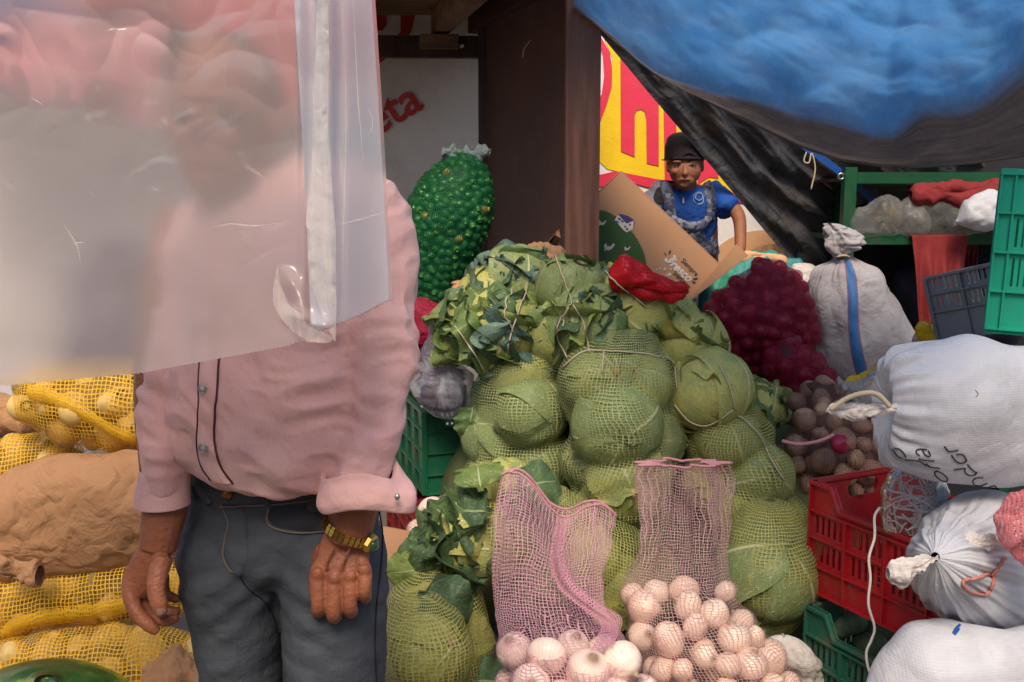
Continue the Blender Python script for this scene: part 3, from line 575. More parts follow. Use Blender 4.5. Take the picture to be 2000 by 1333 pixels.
B().box((Ls[0]-.0, 4.50, .02), (xr+.5, 4.52, 2.9)).out('shade_sheet', M('painted_shade', (.02, .02, .026), .8), sh)  # near-black sheet added as the deep shade behind the shelf
# unseen house added behind the viewer, to block the low sky
hb = thing('added_house', 'unseen plastered house added across the lane to block low sky, with a dark doorway', 'house', (0, -4.5, 0))
B().box((-8, -4.9, 0), (-.6, -4.5, 3.6)).box((.6, -4.9, 0), (8, -4.5, 3.6)).box((-.6, -4.9, 2.2), (.6, -4.5, 3.6)).out('wall', M('added_house_plaster', (.42, .33, .25), .85, vs=2, dirt=.4), hb); B().box((-.6, -4.8, 0), (.6, -4.75, 2.2)).out('added_door', m_wood, hb)  # walls and door of the unseen added house
# ---------------------------------------------------------------- plastic crates
def prism(b, poly, t0, t1, M4):
    n = len(poly); V = np.array([(p[0], t0, p[1]) for p in poly]+[(p[0], t1, p[1]) for p in poly])@M4[:3, :3].T+M4[:3, 3]
    b.add(V, [tuple(range(n)), tuple(range(2*n-1, n-1, -1))]+[(i, i+n, (i+1) % n+n, (i+1) % n)[::1] for i in range(n)])
def crate_side(W, H, bays, rws, top, M4, T=.004, rib=.011, bars=5, slotrows=None, lng=False):
    """local: u along, outside at -t; rws = heights of the horizontal ribs"""
    b = B(); xs = np.linspace(0, W, bays+1); zs = [0]+list(rws)+[H]
    for i in range(bays):
        for j in range(len(zs)-1):
            x0, x1, z0, z1 = xs[i], xs[i+1], zs[j], zs[j+1]
            if slotrows and j in slotrows and (slotrows[j] is True or i in slotrows[j]):
                mx = (x1-x0)*.14; mz = (z1-z0)*.16; b.box((x0, 0, z0), (x1, T, z0+mz), M4).box((x0, 0, z1-mz), (x1, T, z1), M4).box((x0, 0, z0+mz), (x0+mx, T, z1-mz), M4).box((x1-mx, 0, z0+mz), (x1, T, z1-mz), M4)
                if lng:
                    nb_ = 4; w_ = (z1-z0-2*mz)/(nb_*2-1)
                    for k in range(1, nb_*2-1, 2): b.box((x0+mx, .0005, z0+mz+k*w_-w_*.2), (x1-mx, T-.0005, z0+mz+(k+1)*w_+w_*.2), M4)
                    continue
                w_ = (x1-x0-2*mx)/(bars*2-1+1e-9)
                for k in range(1, bars*2-1, 2): b.box((x0+mx+k*w_, 0.0005, z0+mz), (x0+mx+(k+1)*w_, T-.0005, z1-mz), M4)
            elif j == len(zs)-2 and top == 'dip':
                pass
            elif j == len(zs)-2 and top == 'handle' and i == bays//2: pass
            else: b.box((x0, 0, z0), (x1, T, z1), M4)
    z = zs[-2]; h = H-z
    if top == 'dip':
        prism(b, [(0, z), (W, z), (W, H), (W*.86, H), (W*.80, H-h*.72), (W*.20, H-h*.72), (W*.14, H), (0, H)], 0, T, M4)
        for s_ in ([(0, H), (W*.14, H), (W*.2, H-h*.72), (W*.2, H-h*.72-.008), (W*.135, H-.008), (0, H-.008)], [(W*.2, H-h*.72), (W*.8, H-h*.72), (W*.8, H-h*.72-.008), (W*.2, H-h*.72-.008)], [(W, H), (W*.86, H), (W*.8, H-h*.72), (W*.8, H-h*.72-.008), (W*.865, H-.008), (W, H-.008)]):
            prism(b, s_, -rib, T+.006, M4)
    else:
        if top == 'handle':
            x0, x1 = xs[bays//2], xs[bays//2+1]; e_ = h*.25
            for a in (0, 1): pass
            n = 8; ring = [(x0+e_*1.2-e_*math.sin(a), z+h/2+(h/2-e_*.8)*math.cos(a)) for a in np.linspace(0, math.pi, n)]+[(x1-e_*1.2+e_*math.sin(a), z+h/2-(h/2-e_*.8)*math.cos(a)) for a in np.linspace(0, math.pi, n)]
            out = [(x0, H), (x0, z)]+[(x1, z), (x1, H)]
            prism(b, [(x0, H), (x0, z), ((x0+x1)/2, z)]+[ring[n]]+ring[n-1::-1]+[((x0+x1)/2, ring[0][1]), ((x0+x1)/2, H)], 0, T, M4)
            prism(b, [(x1, H), ((x0+x1)/2, H), ((x0+x1)/2, ring[0][1])]+ring[:n-1:-1]+[((x0+x1)/2, ring[n][1]-.0001), ((x0+x1)/2, z), (x1, z)], 0, T, M4)
        b.box((-.001, -rib, H-.008), (W+.001, T+.006, H), M4)
    for j, zz in enumerate(zs[:-1]):
        b.box((-.0005, -rib+.002, max(zz-.0025, 0)+.0002), (W+.0005, -.0003, max(zz-.0025, 0)+.005), M4)
    for x in xs: b.box((min(max(x-.0025, 0), W-.005), -rib, .001), (min(max(x-.0025, 0), W-.005)+.005, -.0001, (zs[-2] if top == 'dip' and 0 < x < W else H-.009)), M4)
    return b
def crate(label, org, ex, ey, ez, L, W, H, mt, bays=(4, 3), rws=(.25, .5, .74), tops=('dip', 'handle'), slots=None, slots2=None, group='plastic crates', lng=False):
    ex, ey, ez = nrm(ex), nrm(ey), nrm(ez); org = np.asarray(org, float)
    t = thing('plastic_crate', label, 'crate', org+ex*L/2+ey*W/2, group)
    def fr(o, x, y): M4 = np.eye(4); M4[:3, 0] = x; M4[:3, 1] = y; M4[:3, 2] = ez; M4[:3, 3] = o; return M4
    r = [H*k for k in rws]
    crate_side(L, H, bays[0], r, tops[0], fr(org, ex, ey), slotrows=slots, lng=lng).out('long_side', mt, t); crate_side(L, H, bays[0], r, tops[0], fr(org+ex*L+ey*W, -ex, -ey), slotrows=slots, lng=lng).out('long_side', mt, t)
    crate_side(W, H, bays[1], r, tops[1], fr(org+ey*W, -ey, ex), slotrows=slots2 or slots, lng=lng).out('short_side', mt, t); crate_side(W, H, bays[1], r, tops[1], fr(org+ex*L, ey, -ex), slotrows=slots2 or slots, lng=lng).out('short_side', mt, t)
    b = B(); M4 = fr(org, ex, ey)
    for k in range(9): b.box((.006, .006+k*(W-.03)/8.6, .004), (L-.006, .006+k*(W-.03)/8.6+.018, .010), M4)
    for k in range(7): b.box((.006+k*(L-.03)/6.4, .006, .0045), (.006+k*(L-.03)/6.4+.018, W-.006, .0095), M4)
    b.out('base', mt, t); return t
def corner(px, py, Y, pa, pb):    # crate corner from the top corner and two points on its top edges
    p = at(px, py, Y); a = onz(*pa, p[2]); b_ = onz(*pb, p[2]); ex = nrm(a-p); ey = nrm(b_-p); c_ = np.dot(ex, ey); ey = nrm(ey-ex*c_); print('crate corner cos', round(float(c_), 2), 'len', np.linalg.norm(a-p).round(2), np.linalg.norm(b_-p).round(2), 'z', p[2].round(2)); return p, ex, ey
UPZ = np.array([0, 0, 1.0])
p, ex, ey = corner(1587, 938, 2.55, (1795, 1010), (1745, 908)); H = .30
R_C = (p, ex, ey); sl_ = {1: True, 2: True}
crate('red plastic crate with a bag of twine in it, on top of a green crate', p-UPZ*H, ex, ey, UPZ, .52, .36, H, m_cred, bays=(4, 3), slots={1: True, 2: {0, 1, 2, 3}}, slots2={1: True})
p2 = at(1577, 1180, 2.50); crate('worn dark green plastic crate holding pale melons, under the red crate', p2-UPZ*.30, ex, ey, UPZ, .52, .36, .30, m_cgreen2, bays=(4, 3), slots={1: True, 2: True})
P_GC = p2
p, ex3, ey3 = corner(829, 806, 3.25, (925, 800), (786, 786)); ex3 = nrm(np.array([.95, .30, 0])); ey3 = nrm(np.array([-.30, .95, 0]))
LG = at(829, 806, 3.25)
crate('dark green plastic crate with a clear bag on it, left of the cabbage sacks', LG-UPZ*.285, ex3, ey3, UPZ, .36, .5, .285, m_cgreen, bays=(3, 4), rws=(.24, .5, .76), slots={1: {1, 2}, 2: {1, 2}, 3: {1, 2}} and {1: {1, 2}, 2: {1, 2}}, slots2={1: {1}}, tops=('dip', 'flat'))
crate('dull red plastic crate at the bottom of the stack, under the dark green one', LG-UPZ*(.285+.30)+np.array([-.03, -.02, 0]), ex3, ey3, UPZ, .38, .5, .29, m_cred2, bays=(3, 4), slots={1: True, 2: True}, tops=('dip', 'flat'))
# teal crate standing on end, right edge of the picture
pt_ = at(1921, 645, 2.62); rt = at(2001, 660, 2.5)
ez_ = nrm(np.array([.03, -.03, 1])); exx = np.array([.90, -.42, 0]); exx = nrm(exx-ez_*np.dot(exx, ez_)); dpt = np.cross(ez_, exx)
# its long axis is vertical: local x = up, local z (height) = to the right, local y = depth
crate('bright teal plastic crate standing on end above the white sacks', at(1922, 642, 2.6), ez_, dpt, exx, .405, .30, .26, m_cteal, bays=(4, 2), rws=(.14, .42, .72), tops=('flat', 'flat'), slots={1: {1, 2}, 2: {1, 2}}, lng=True)
# grey crate tilted
gx = nrm(at(1925, 497, 3.0)-at(1808, 545, 3.15)); gz = nrm(at(1808, 545, 3.15)-at(1835, 668, 3.12)); gx = nrm(gx-gz*np.dot(gx, gz)); gy = np.cross(gz, gx)
crate('grey plastic crate tipped on its side in front of the red cloth', at(1835, 668, 3.12), gx, gy, gz, .34, .30, .21, m_cgrey, bays=(3, 3), rws=(.45, .72), tops=('flat', 'flat'), slots={1: True, 2: True}, slots2={0: True, 1: True, 2: True})
# ---------------------------------------------------------------- vegetables: shared meshes
def leaf_shell(R, a0, az, w, k, R_, ruffle=.12, n=16, m_=14):
    v = np.linspace(0.02, 1, n); u = np.linspace(-1, 1, m_); V_, U_ = np.meshgrid(v, u, indexing='ij')
    ph = V_*a0; ww = w*np.sin(np.clip(V_*1.05, 0, 1)**.7*math.pi*.75)**.8; ps = az+U_*ww/np.maximum(np.sin(np.minimum(ph, math.pi-.35)), .38)*.8
    ed = np.maximum(np.abs(U_)**3, sm(.78, 1, V_)); P0 = np.stack([U_*3+k*5, V_*3, 0*U_+k], -1)
    r = R*(1+.012*k+ed*(ruffle*.5+ruffle*fbm(P0*1.6, 2, k))+.03*fbm(P0, 2, k+3)+.02*np.abs(np.sin(V_*9-np.abs(U_)*4))*(1-ed))-.012*R*np.exp(-(U_*8)**2)*-1
    X = r*np.sin(ph)*np.cos(ps); Y = r*np.sin(ph)*np.sin(ps); Zz = -r*np.cos(ph)*.92
    return np.stack([X, Y, Zz], -1), np.stack([U_, V_], -1)
CABS = []
def merge(parts):
    b = B(); uv = []
    for P, UV in parts: b.add(P.reshape(-1, 3), gridf(P.shape[0], P.shape[1], False)); uv.append(UV.reshape(-1, 2))
    return np.vstack(b.v), b.f, np.vstack(uv)
for s in range(4):
    R = np.random.default_rng(s); parts = []; k = 0
    for i in range(9):
        parts.append(leaf_shell(.094+.0012*i, R.uniform(2.0, 2.75), i*2.4+R.uniform(-.3, .3), R.uniform(1.0, 1.35), i+s*11, R, ruffle=.05+.012*i)); 
    V, Fc, uv = merge(parts); n0 = len(V); f0 = len(Fc)
    bV, bF = ell((0, 0, 0), (.090, .090, .083), 12); V = np.vstack([V, bV]); Fc = Fc+[tuple(i+n0 for i in f) for f in bF]; uv = np.vstack([uv, np.stack([np.arctan2(bV[:, 1], bV[:, 0])/3.14, bV[:, 2]*5+.5], -1)])
    n1 = len(V); f1 = len(Fc); sV, sF = tube([(0, 0, -.075), (0, 0, -.104), (.001, 0, -.113)], [.026, .021, .017], 12); V = np.vstack([V, sV]); Fc = Fc+[tuple(i+n1 for i in f) for f in sF]; uv = np.vstack([uv, sV[:, :2]])
    f2 = len(Fc); ri = B()
    for j in range(6):
        a = j*1.05+R.uniform(-.2, .2)+s; pr = []
        for ph in np.linspace(.16, R.uniform(1.0, 1.5), 10): rr_ = .1085+.004*math.sin(ph*3+j); pr.append((rr_*math.sin(ph)*math.cos(a+.15*ph), rr_*math.sin(ph)*math.sin(a+.15*ph), -rr_*math.cos(ph)*.95))
        ri.tube(pr, np.linspace(.0062, .0015, 10), 8)
    rV = np.vstack(ri.v); n2 = len(V); V = np.vstack([V, rV]); Fc = Fc+[tuple(i+n2 for i in f) for f in ri.f]; uv = np.vstack([uv, rV[:, :2]])
    CABS.append(mesh('cabbage', V, Fc, [m_cab, m_stem, m_rib], uv=uv, mi=[0]*f1+[1]*(f2-f1)+[2]*(len(Fc)-f2)))
LEAFM = [m_leafd, m_leafb, m_leafl, m_leafy, m_cab]
def leafmesh(s, mt, L=.25, W_=.24, curl=1.2, n=26, m_=20):
    R = np.random.default_rng(s+50); v = np.linspace(0, 1, n); u = np.linspace(-1, 1, m_+1); V_, U_ = np.meshgrid(v, u, indexing='ij')
    prof = np.where(V_ < .12, .10+V_*.4, np.sin(np.clip((V_-.02)/.98, 0, 1)**.85*math.pi)**.55*(1-.15*V_)+.02); lob = 1+.05*np.sin(V_*24+R.uniform(0, 6))*(np.abs(U_) > .8)+.07*fbm(np.stack([V_*6, np.sign(U_)*2+s, 0*V_], -1), 2, s)*(np.abs(U_) > .6)
    x = U_*W_/2*prof*lob; th = V_*curl; rr = L/curl; y = rr*np.sin(th); z = rr*(np.cos(th)-1)
    z = z-np.abs(U_)**2*.25*W_*prof*R.uniform(.2, 1)+.028*np.abs(U_)**1.5*prof*np.sin(V_*R.uniform(14, 20)+np.sign(U_)*1.3+fbm(np.stack([V_*3, U_, 0*V_], -1), 1, s)*2)
    z = z+.012*fbm(np.stack([U_*2, V_*4, 0*V_+s], -1), 3, s)-.004*np.exp(-(U_*9)**2); P = np.stack([x, y, z], -1)
    return mesh('outer_leaf', P.reshape(-1, 3), gridf(n, m_+1, False), mt, uv=np.stack([U_, V_], -1).reshape(-1, 2))
LEAVES = {k: [leafmesh(i+7*j, LEAFM[j], curl=1.0+.35*i) for i in range(4)] for j, k in enumerate('dblyc')}
m_hint = {}
def onion_mesh(mt, s, sq=.9, tip=1):
    R = np.random.default_rng(s); z = np.linspace(-1, 1, 22); th = np.arange(28)*2*math.pi/28; r = np.sqrt(np.maximum(1-z*z, 0)); zz = z*sq
    r = np.where(z > .8, np.maximum(r, .0)+0, r); zz = np.where(z > .86, sq*.86+(z-.86)*3.0*tip, zz); r = np.where(z > .86, np.interp(z, [.86, .92, 1], [.5, .2, .06]), r); r[0] = .1
    G = np.stack([np.cos(th)[None]*r[:, None], np.sin(th)[None]*r[:, None], np.repeat(zz[:, None], 28, 1)], -1)*.04; G = G*(1+.035*fbm(G*40, 2, s)[..., None])
    V = np.vstack([G.reshape(-1, 3), [[0, 0, G[-1, :, 2].mean()+.004], [0, 0, -.034*sq]]]); Fc = gridf(22, 28); n = 21*28; N = len(V)
    Fc += [(n+j, n+(j+1) % 28, N-2) for j in range(28)]+[((j+1) % 28, j, N-1) for j in range(28)]; return mesh('onion', V, Fc, mt)
def pot_mesh(s):
    R = np.random.default_rng(s+90); V, Fc = ell((0, 0, 0), (1.25, .95, .85), 12); V = V*(1+.07*fbm(V*1.3, 2, s)[:, None]); return mesh('potato', V*.04, Fc, m_pot)
def lime_mesh(s, mt=None):
    V, Fc = ell((0, 0, 0), (.92, .92, 1.2), 9); V = V*(1+.05*fbm(V*1.2, 2, s)[:, None]); return mesh('fruit', V*.02, Fc, mt or m_lime)
ONW = [onion_mesh(m_onw, i) for i in range(3)]; ONP = [onion_mesh(m_onp, i, .95) for i in range(3)]; ONR = [onion_mesh(m_onr, i, .85, .7) for i in range(3)]; ONB = [onion_mesh(m_onb, i, .88, .8) for i in range(3)]
POT = [pot_mesh(i) for i in range(4)]; LIM = [lime_mesh(i) for i in range(3)]; LIMY = lime_mesh(1, m_limey)
def place(protos, items, unit, name, label, cat, group, orient=None, R=None):
    for i, (p, r) in enumerate(items):
        z = np.array([rnd.gauss(0, 1), rnd.gauss(0, 1), rnd.gauss(0, 1)]) if orient is None else orient(i)
        inst(name, protos[i % len(protos)], frame(p, z, s=np.array([1, 1, rnd.uniform(.84, 1.08)])*r/unit, roll=rnd.uniform(0, 6)), label=label, cat=cat, group=group)
# ---------------------------------------------------------------- cabbages
CABL = set()
def leaves_on(parent, c, r, n, kinds, rs, size=1.0, up=(0, 0, 1), front=True, spread=.9, out=.12, down=0):
    R = np.random.default_rng(rs); c = np.asarray(c, float); r = np.ones(3)*r
    for i in range(n):
        for _ in range(30):
            d = nrm(R.normal(size=3)); d[1] = -abs(d[1]) if front and R.random() < .85 else d[1]
            if d[2] > -.55: break
        p = c+d*r*R.uniform(.86, 1.06); nn = nrm(d/r*r.mean()+R.normal(size=3)*.4*spread); g = np.array([R.normal()*.7, R.normal()*.4, -.6-down+R.normal()*.5]); y = nrm(g-nn*np.dot(g, nn)); y = nrm(y+nn*R.uniform(-.15, .32)); nn = nrm(nn-y*np.dot(nn, y))
        s = size*R.uniform(.75, 1.3); mt = LEAVES[kinds[R.integers(len(kinds))]][R.integers(4)]
        z = nn; x = np.cross(y, z); M4 = np.eye(4); M4[:3, 0] = x*s; M4[:3, 1] = y*s; M4[:3, 2] = z*s; M4[:3, 3] = p-y*.09*s+nn*.016
        inst('outer_leaf', mt, M4, parent)
def cabbage(px, py, rpx, Y, label, stem=(.1, -1, -.15), group='cabbages in the pile', nleaf=0, kinds='cdl', v=None, size=1.0, seed=None, **kw):
    global _cn; _cn = globals().get('_cn', 0)+1
    p = at(px, py, Y); r = m(rpx, Y); t = thing('cabbage', label, 'cabbage', p, group)
    inst('cabbage_head', CABS[_cn % 4 if v is None else v], frame(p, -np.asarray(stem, float), s=r/(.1 if nleaf or group != 'cabbages in the pile' else .118), roll=_cn*1.7), t)
    if nleaf: leaves_on(t, p, r, nleaf, kinds, seed or _cn*3+1, size=size, **kw)
    return t, p, r
HID = 'round green cabbage packed in the middle of a net sack, half hidden by its neighbours'
def sack_of_cabbages(label, rs, Y, cabs, netmat, cell=.0092, ratio=.85, back=True, lo=.96, pleat=None, group='net sacks of cabbages', fn=rows):
    L = fn(rs, Y, ratio, 80); sph = []
    for i, (px, py, rp, dY, stem, lab) in enumerate(cabs):
        t, p, r = cabbage(px, py, rp, Y+dY, lab, stem); sph.append((p, r*1.09))
        if back:
            pass
    t = thing('cabbage_sack', label, 'sack', L.C[-1], group); V, uv = wrap_net(L, sph, 120, lo, cell, .007, pleat, blur=2)
    wr = fbm(V*[14, 14, 7], 3, len(rs)*7)*.004+np.abs(fbm(V*[26, 26, 5]+fbm(V*6, 2, 3)[..., None], 2, 9))*.0055; c = V.mean(1, keepdims=True); V = V+nrm(V-c)*wr[..., None]; shell('net', V, netmat, t, uv); return t, L, V
S_F = (.15, -1, -.1)
sack_of_cabbages('tall green net sack of cabbages, left of the tallest central sack in the pile', [(680, 985, 1060), (700, 960, 1078), (740, 932, 1100), (790, 924, 1104), (830, 932, 1100), (880, 918, 1106), (930, 925, 1112), (980, 945, 1112), (1040, 960, 1110)], 3.12,
    [(1020, 725, 62, -.02, (.3, -1, .6), 'cabbage at the very top of the left standing net sack'), (1035, 805, 66, -.07, (1, -.55, -.1), 'smooth cabbage with its brown stem to the right, upper half of the left standing sack'), (965, 850, 52, .0, (-.6, -.6, .5), 'small cabbage at the left edge of the left standing sack'),
     (1050, 905, 66, -.04, (.6, -.3, -1), 'cabbage low in the left standing sack, above the pink bag hem'), (970, 930, 55, -.02, (-.3, -1, -.8), 'lowest cabbage at the left edge of the left standing sack'), (1010, 860, 70, .17, (0, 1, 0), HID), (1030, 1000, 62, .02, (0, -1, -.2), HID)], n_cab)
sack_of_cabbages('tallest green net sack of cabbages, standing in the centre of the pile', [(678, 1135, 1290), (695, 1110, 1305), (730, 1094, 1310), (780, 1092, 1318), (830, 1112, 1334), (860, 1112, 1336), (900, 1108, 1318), (950, 1116, 1300), (1000, 1122, 1296), (1040, 1135, 1290), (1090, 1150, 1285)], 2.95,
    [(1165, 745, 66, -.03, (.6, -.7, .5), 'cabbage at the top left inside the central standing sack'), (1250, 750, 58, -.04, (-.2, -.9, .8), 'cabbage at the top right inside the central standing sack'), (1205, 830, 78, -.09, (.05, -1, -.08), 'cabbage with a pale cut stem facing out, middle of the central standing sack'), (1285, 860, 45, .0, (1, -.3, 0), 'cabbage bulging at the right edge of the central standing sack'),
     (1150, 900, 50, .0, (-.8, -.4, 0), HID), (1225, 940, 80, -.08, (.05, -1, -.05), 'cabbage with a round pale stem, low in the central standing sack'), (1160, 1000, 48, -.02, (-.5, -.7, -.6), HID), (1240, 1030, 55, 0, (.2, -1, -.7), HID), (1200, 830, 70, .2, (0, 1, 0), HID)], n_cab)
sack_of_cabbages('green net sack of cabbages at the right edge of the pile, beside the dusty onions', [(812, 1385, 1490), (835, 1352, 1510), (870, 1342, 1512), (900, 1345, 1520), (950, 1352, 1545), (1000, 1372, 1568), (1050, 1400, 1582), (1090, 1410, 1580)], 2.95,
    [(1425, 860, 62, -.03, (-.2, -.7, .9), 'cabbage under the string at the top of the right edge sack'), (1480, 930, 62, -.05, (.15, -1, .3), 'cabbage with a brown stem in the middle of the right edge sack'), (1395, 945, 50, .0, (-.7, -.6, 0), HID), (1450, 990, 66, -.05, (.4, -.8, -.6), HID), (1530, 1010, 40, 0, (1, -.5, 0), HID)], n_cab2)
sack_of_cabbages('bulging green net sack holding one huge cabbage, between the white onions and the red crate', [(1005, 1440, 1560), (1030, 1415, 1580), (1080, 1408, 1584), (1140, 1415, 1582), (1190, 1430, 1572), (1230, 1455, 1545), (1250, 1480, 1520)], 2.62,
    [(1500, 1115, 90, -.02, (.25, -.9, 1.0), 'huge cabbage with its stem at the upper right, between the onions and the red crate'), (1470, 1190, 55, 0, (0, -1, -1), HID)], n_cab2)
sack_of_cabbages('yellow green net sack lying slanted behind the empty pink net', [(975, 920, 1000, .8), (1040, 925, 1090, .8), (1110, 955, 1170, .8), (1180, 1000, 1220, .8), (1240, 1030, 1230, .8), (1290, 1060, 1210, .8)], 2.72,
    [(1080, 1010, 52, 0, (.2, -.9, .7), 'cabbage with an orange stem, seen over the hem of the pink net'), (1150, 1095, 62, -.02, (-.1, -1, -.3), HID), (1210, 1150, 55, 0, (.7, -.6, .2), 'cabbage between the two pink onion nets'), (1060, 1120, 60, 0, (-.2, -1, -.2), 'cabbage seen dimly through the empty pink net')], n_cab2, fn=cols)
sack_of_cabbages('yellow green net sack with a large cabbage at the bottom, right beside the jeans', [(1180, 780, 870), (1205, 748, 898), (1250, 735, 918), (1300, 740, 920), (1340, 750, 910), (1390, 765, 900)], 2.3,
    [(832, 1275, 84, -.02, (.9, -.5, .6), 'large cabbage in yellow net at the bottom, right beside the jeans')], n_cab2)
sack_of_cabbages('olive net sack tucked under the spilling dark leaves, behind the bottom cabbage', [(1125, 800, 900), (1150, 765, 935), (1200, 760, 955), (1260, 800, 958), (1320, 840, 955), (1370, 860, 950)], 2.52,
    [(850, 1185, 66, 0, (-.3, -1, .5), 'cabbage in olive net right under the spilling dark leaves'), (905, 1250, 52, -.0, (.2, -1, .2), 'cabbage in olive net between the bottom cabbage and the pink net')], n_cab2)
sack_of_cabbages('open net sack on its side with dark leaves spilling out to the left', [(830, 1075, 1105, .9), (860, 1040, 1135), (900, 1000, 1142), (950, 975, 1140), (1000, 985, 1130), (1040, 1000, 1110)], 2.6,
    [(935, 1065, 62, .0, (1, -.3, 0), 'cabbage inside the sack with spilling dark leaves')], n_cab2, fn=cols)
# the loose heads heaped on top of the sacks
TOPS = [(970, 640, 74, 3.10, 'big leafy cabbage on top of the left standing sack, bound with straw', 20, 'dlbd', 1.0), (915, 640, 50, 3.14, 'cabbage at the far left of the top heap, its leaves hanging down', 11, 'ldc', .8), (1005, 560, 58, 3.25, 'dull blue green leafy head under the plank, left of the pale top cabbage', 16, 'bdb', .9), (950, 585, 40, 3.2, 'small blue green head on the left slope of the top heap', 8, 'bd', .8),
        (1118, 562, 66, 3.12, 'smooth pale green cabbage crowning the heap, crossed by a string', 0, 'lc', .8), (1150, 640, 72, 3.05, 'leafy head right under the crowning cabbage', 18, 'dbdl', .95), (1095, 655, 55, 3.1, 'blue green leaves bunched between the two top heaps', 11, 'bd', .85), (1215, 615, 62, 3.12, 'dull leafy cabbage right of the crowning one, below the red bag', 17, 'dclb', .9), (1235, 670, 40, 3.05, 'dark leafy bunch at the top right corner of the central sack', 9, 'bd', .7),
        (1300, 640, 60, 3.2, 'yellow veined cabbage below the cardboard box', 8, 'lc', .8), (1345, 680, 56, 3.1, 'ribbed light cabbage next to the red onion net', 9, 'lcy', .8), (1385, 765, 58, 2.95, 'tied cabbage with browned leaves above the right edge sack', 9, 'lyc', .75), (1310, 745, 45, 3.1, 'dark leafy head wedged between the central sack and the tied cabbage', 9, 'db', .7), (1470, 790, 42, 3.05, 'small green head against the dusty onions', 7, 'dc', .7)]
for (px, py, rp, Y, lab, nl, kd, sz) in TOPS:
    cabbage(px, py, rp, Y, lab, (rnd.uniform(-.4, .4), -.5, rnd.uniform(-1, .3)) if nl else (-.3, .3, -1), group='loose leafy heads heaped on the sacks', nleaf=nl, kinds=kd, size=sz)
t, p_, r_ = cabbage(890, 1060, 50, 2.55, 'dark leafy greens spilling left out of the open net sack', (1, .2, 0), group='loose leafy heads heaped on the sacks', nleaf=16, kinds='dddb', size=.85, out=.1)
def leaf_at(px, py, Y, ang, s, kind, i, parent, tilt=(0, -1, .5), lab=None):
    p = at(px, py, Y); a = math.radians(ang); y = np.array([math.cos(a), 0, math.sin(a)]); z = nrm(np.asarray(tilt, float)); y = nrm(y-z*np.dot(y, z)); x = np.cross(y, z); M4 = np.eye(4); M4[:3, 0] = x*s; M4[:3, 1] = y*s; M4[:3, 2] = z*s; M4[:3, 3] = p
    return inst('outer_leaf', LEAVES[kind][i % 4], M4, parent)
for k, (px, py, a, s, kd) in enumerate([(960, 1000, 170, .8, 'd'), (985, 985, 40, .6, 'd'), (930, 1000, 215, .85, 'd'), (900, 1060, 195, .9, 'd'), (880, 1090, 185, .8, 'd'), (850, 1100, 175, .6, 'd'), (860, 1085, 150, .7, 'b'), (940, 960, 100, .6, 'l'), (985, 960, 60, .6, 'c'), (1010, 955, 20, .6, 'd'), (900, 1030, 160, .75, 'd'), (875, 1120, 200, .6, 'd'), (830, 1110, 190, .45, 'l'), (920, 1010, 130, .7, 'd')]):
    leaf_at(px, py, 2.50+.02*(k % 3), a, s, kd, k, t, tilt=(rnd.uniform(-.3, .3), -1, rnd.uniform(.1, .9)))
t = thing('cabbage_leaf', 'torn dark leaf lying over the net of the bottom cabbage', 'leaf', at(860, 1170, 2.28)); leaf_at(815, 1160, 2.32, -28, .75, 'd', 1, t); 
t = thing('cabbage_leaf', 'limp leaf at the very bottom, left of the big onions', 'leaf', at(960, 1320, 2.2)); leaf_at(925, 1330, 2.25, 5, .6, 'd', 2, t, (0, -1, .9))
t = thing('cabbage_leaf', 'yellow leaf poking up between the two onion nets', 'leaf', at(1190, 1200, 2.4)); leaf_at(1190, 1230, 2.4, 90, .38, 'y', 0, t); leaf_at(1195, 1225, 2.4, 50, .3, 'y', 1, t)
t = thing('cabbage_leaf', 'loose leaf hanging over the rim of the green crate', 'leaf', at(915, 830, 3.1)); leaf_at(925, 790, 3.08, -100, .5, 'd', 0, t); leaf_at(935, 825, 3.08, 190, .4, 'd', 3, t)
# ---------------------------------------------------------------- net bags of onions
def bag(name, label, L, items, netmat, cell, lo=.9, pleat=None, nt=110, hem=None, blur=2, group=None, cut=0, lift=.003, wr=.003, cat='net bag'):
    t = thing(name, label, cat, L.C[-1], group); V, uv = wrap_net(L, items, nt, lo, cell, lift, pleat, blur)
    if wr: V = V+nrm(V-V.mean(1, keepdims=True))*(fbm(V*20, 3, int(L.C[0][0]*100))*wr)[..., None]
    if cut: V = V[cut:]; uv = grid_uv(V, nt, cell) if 0 else uv[cut*nt*4:]
    shell('net', V, netmat, t, uv)
    if hem is not None:
        R0 = V[0]; Vh, Fh = tube(R0, hem[1], 6, closed=True); obj('hem', Vh, Fh, hem[0], t)
    return t, V
def frill(th, s): k = sm(.42, 0, s); return 1+k*(.22*np.sin(th*7+1+s*3)+.20*np.sin(th*11)+.10*np.sin(th*17+2))
big = [(1003, 1270, 37, 2.10), (1068, 1282, 42, 2.04), (1148, 1312, 46, 2.0), (1215, 1290, 40, 2.02), (1037, 1335, 40, 2.0), (1100, 1368, 42, 1.98), (1200, 1362, 42, 1.99), (1120, 1262, 34, 2.13), (1175, 1270, 33, 2.15), (1000, 1335, 36, 2.12), (1255, 1350, 34, 2.08), (1060, 1400, 40, 2.05), (1160, 1400, 40, 2.05)]
its = [(at(a, b_, Y), m(r, Y)) for a, b_, r, Y in big]
ors = [(-.3, -.5, 1), (-.2, -1, -.3), (.2, -.5, .9), (.6, -1, -.3), (0, -1, .5)]
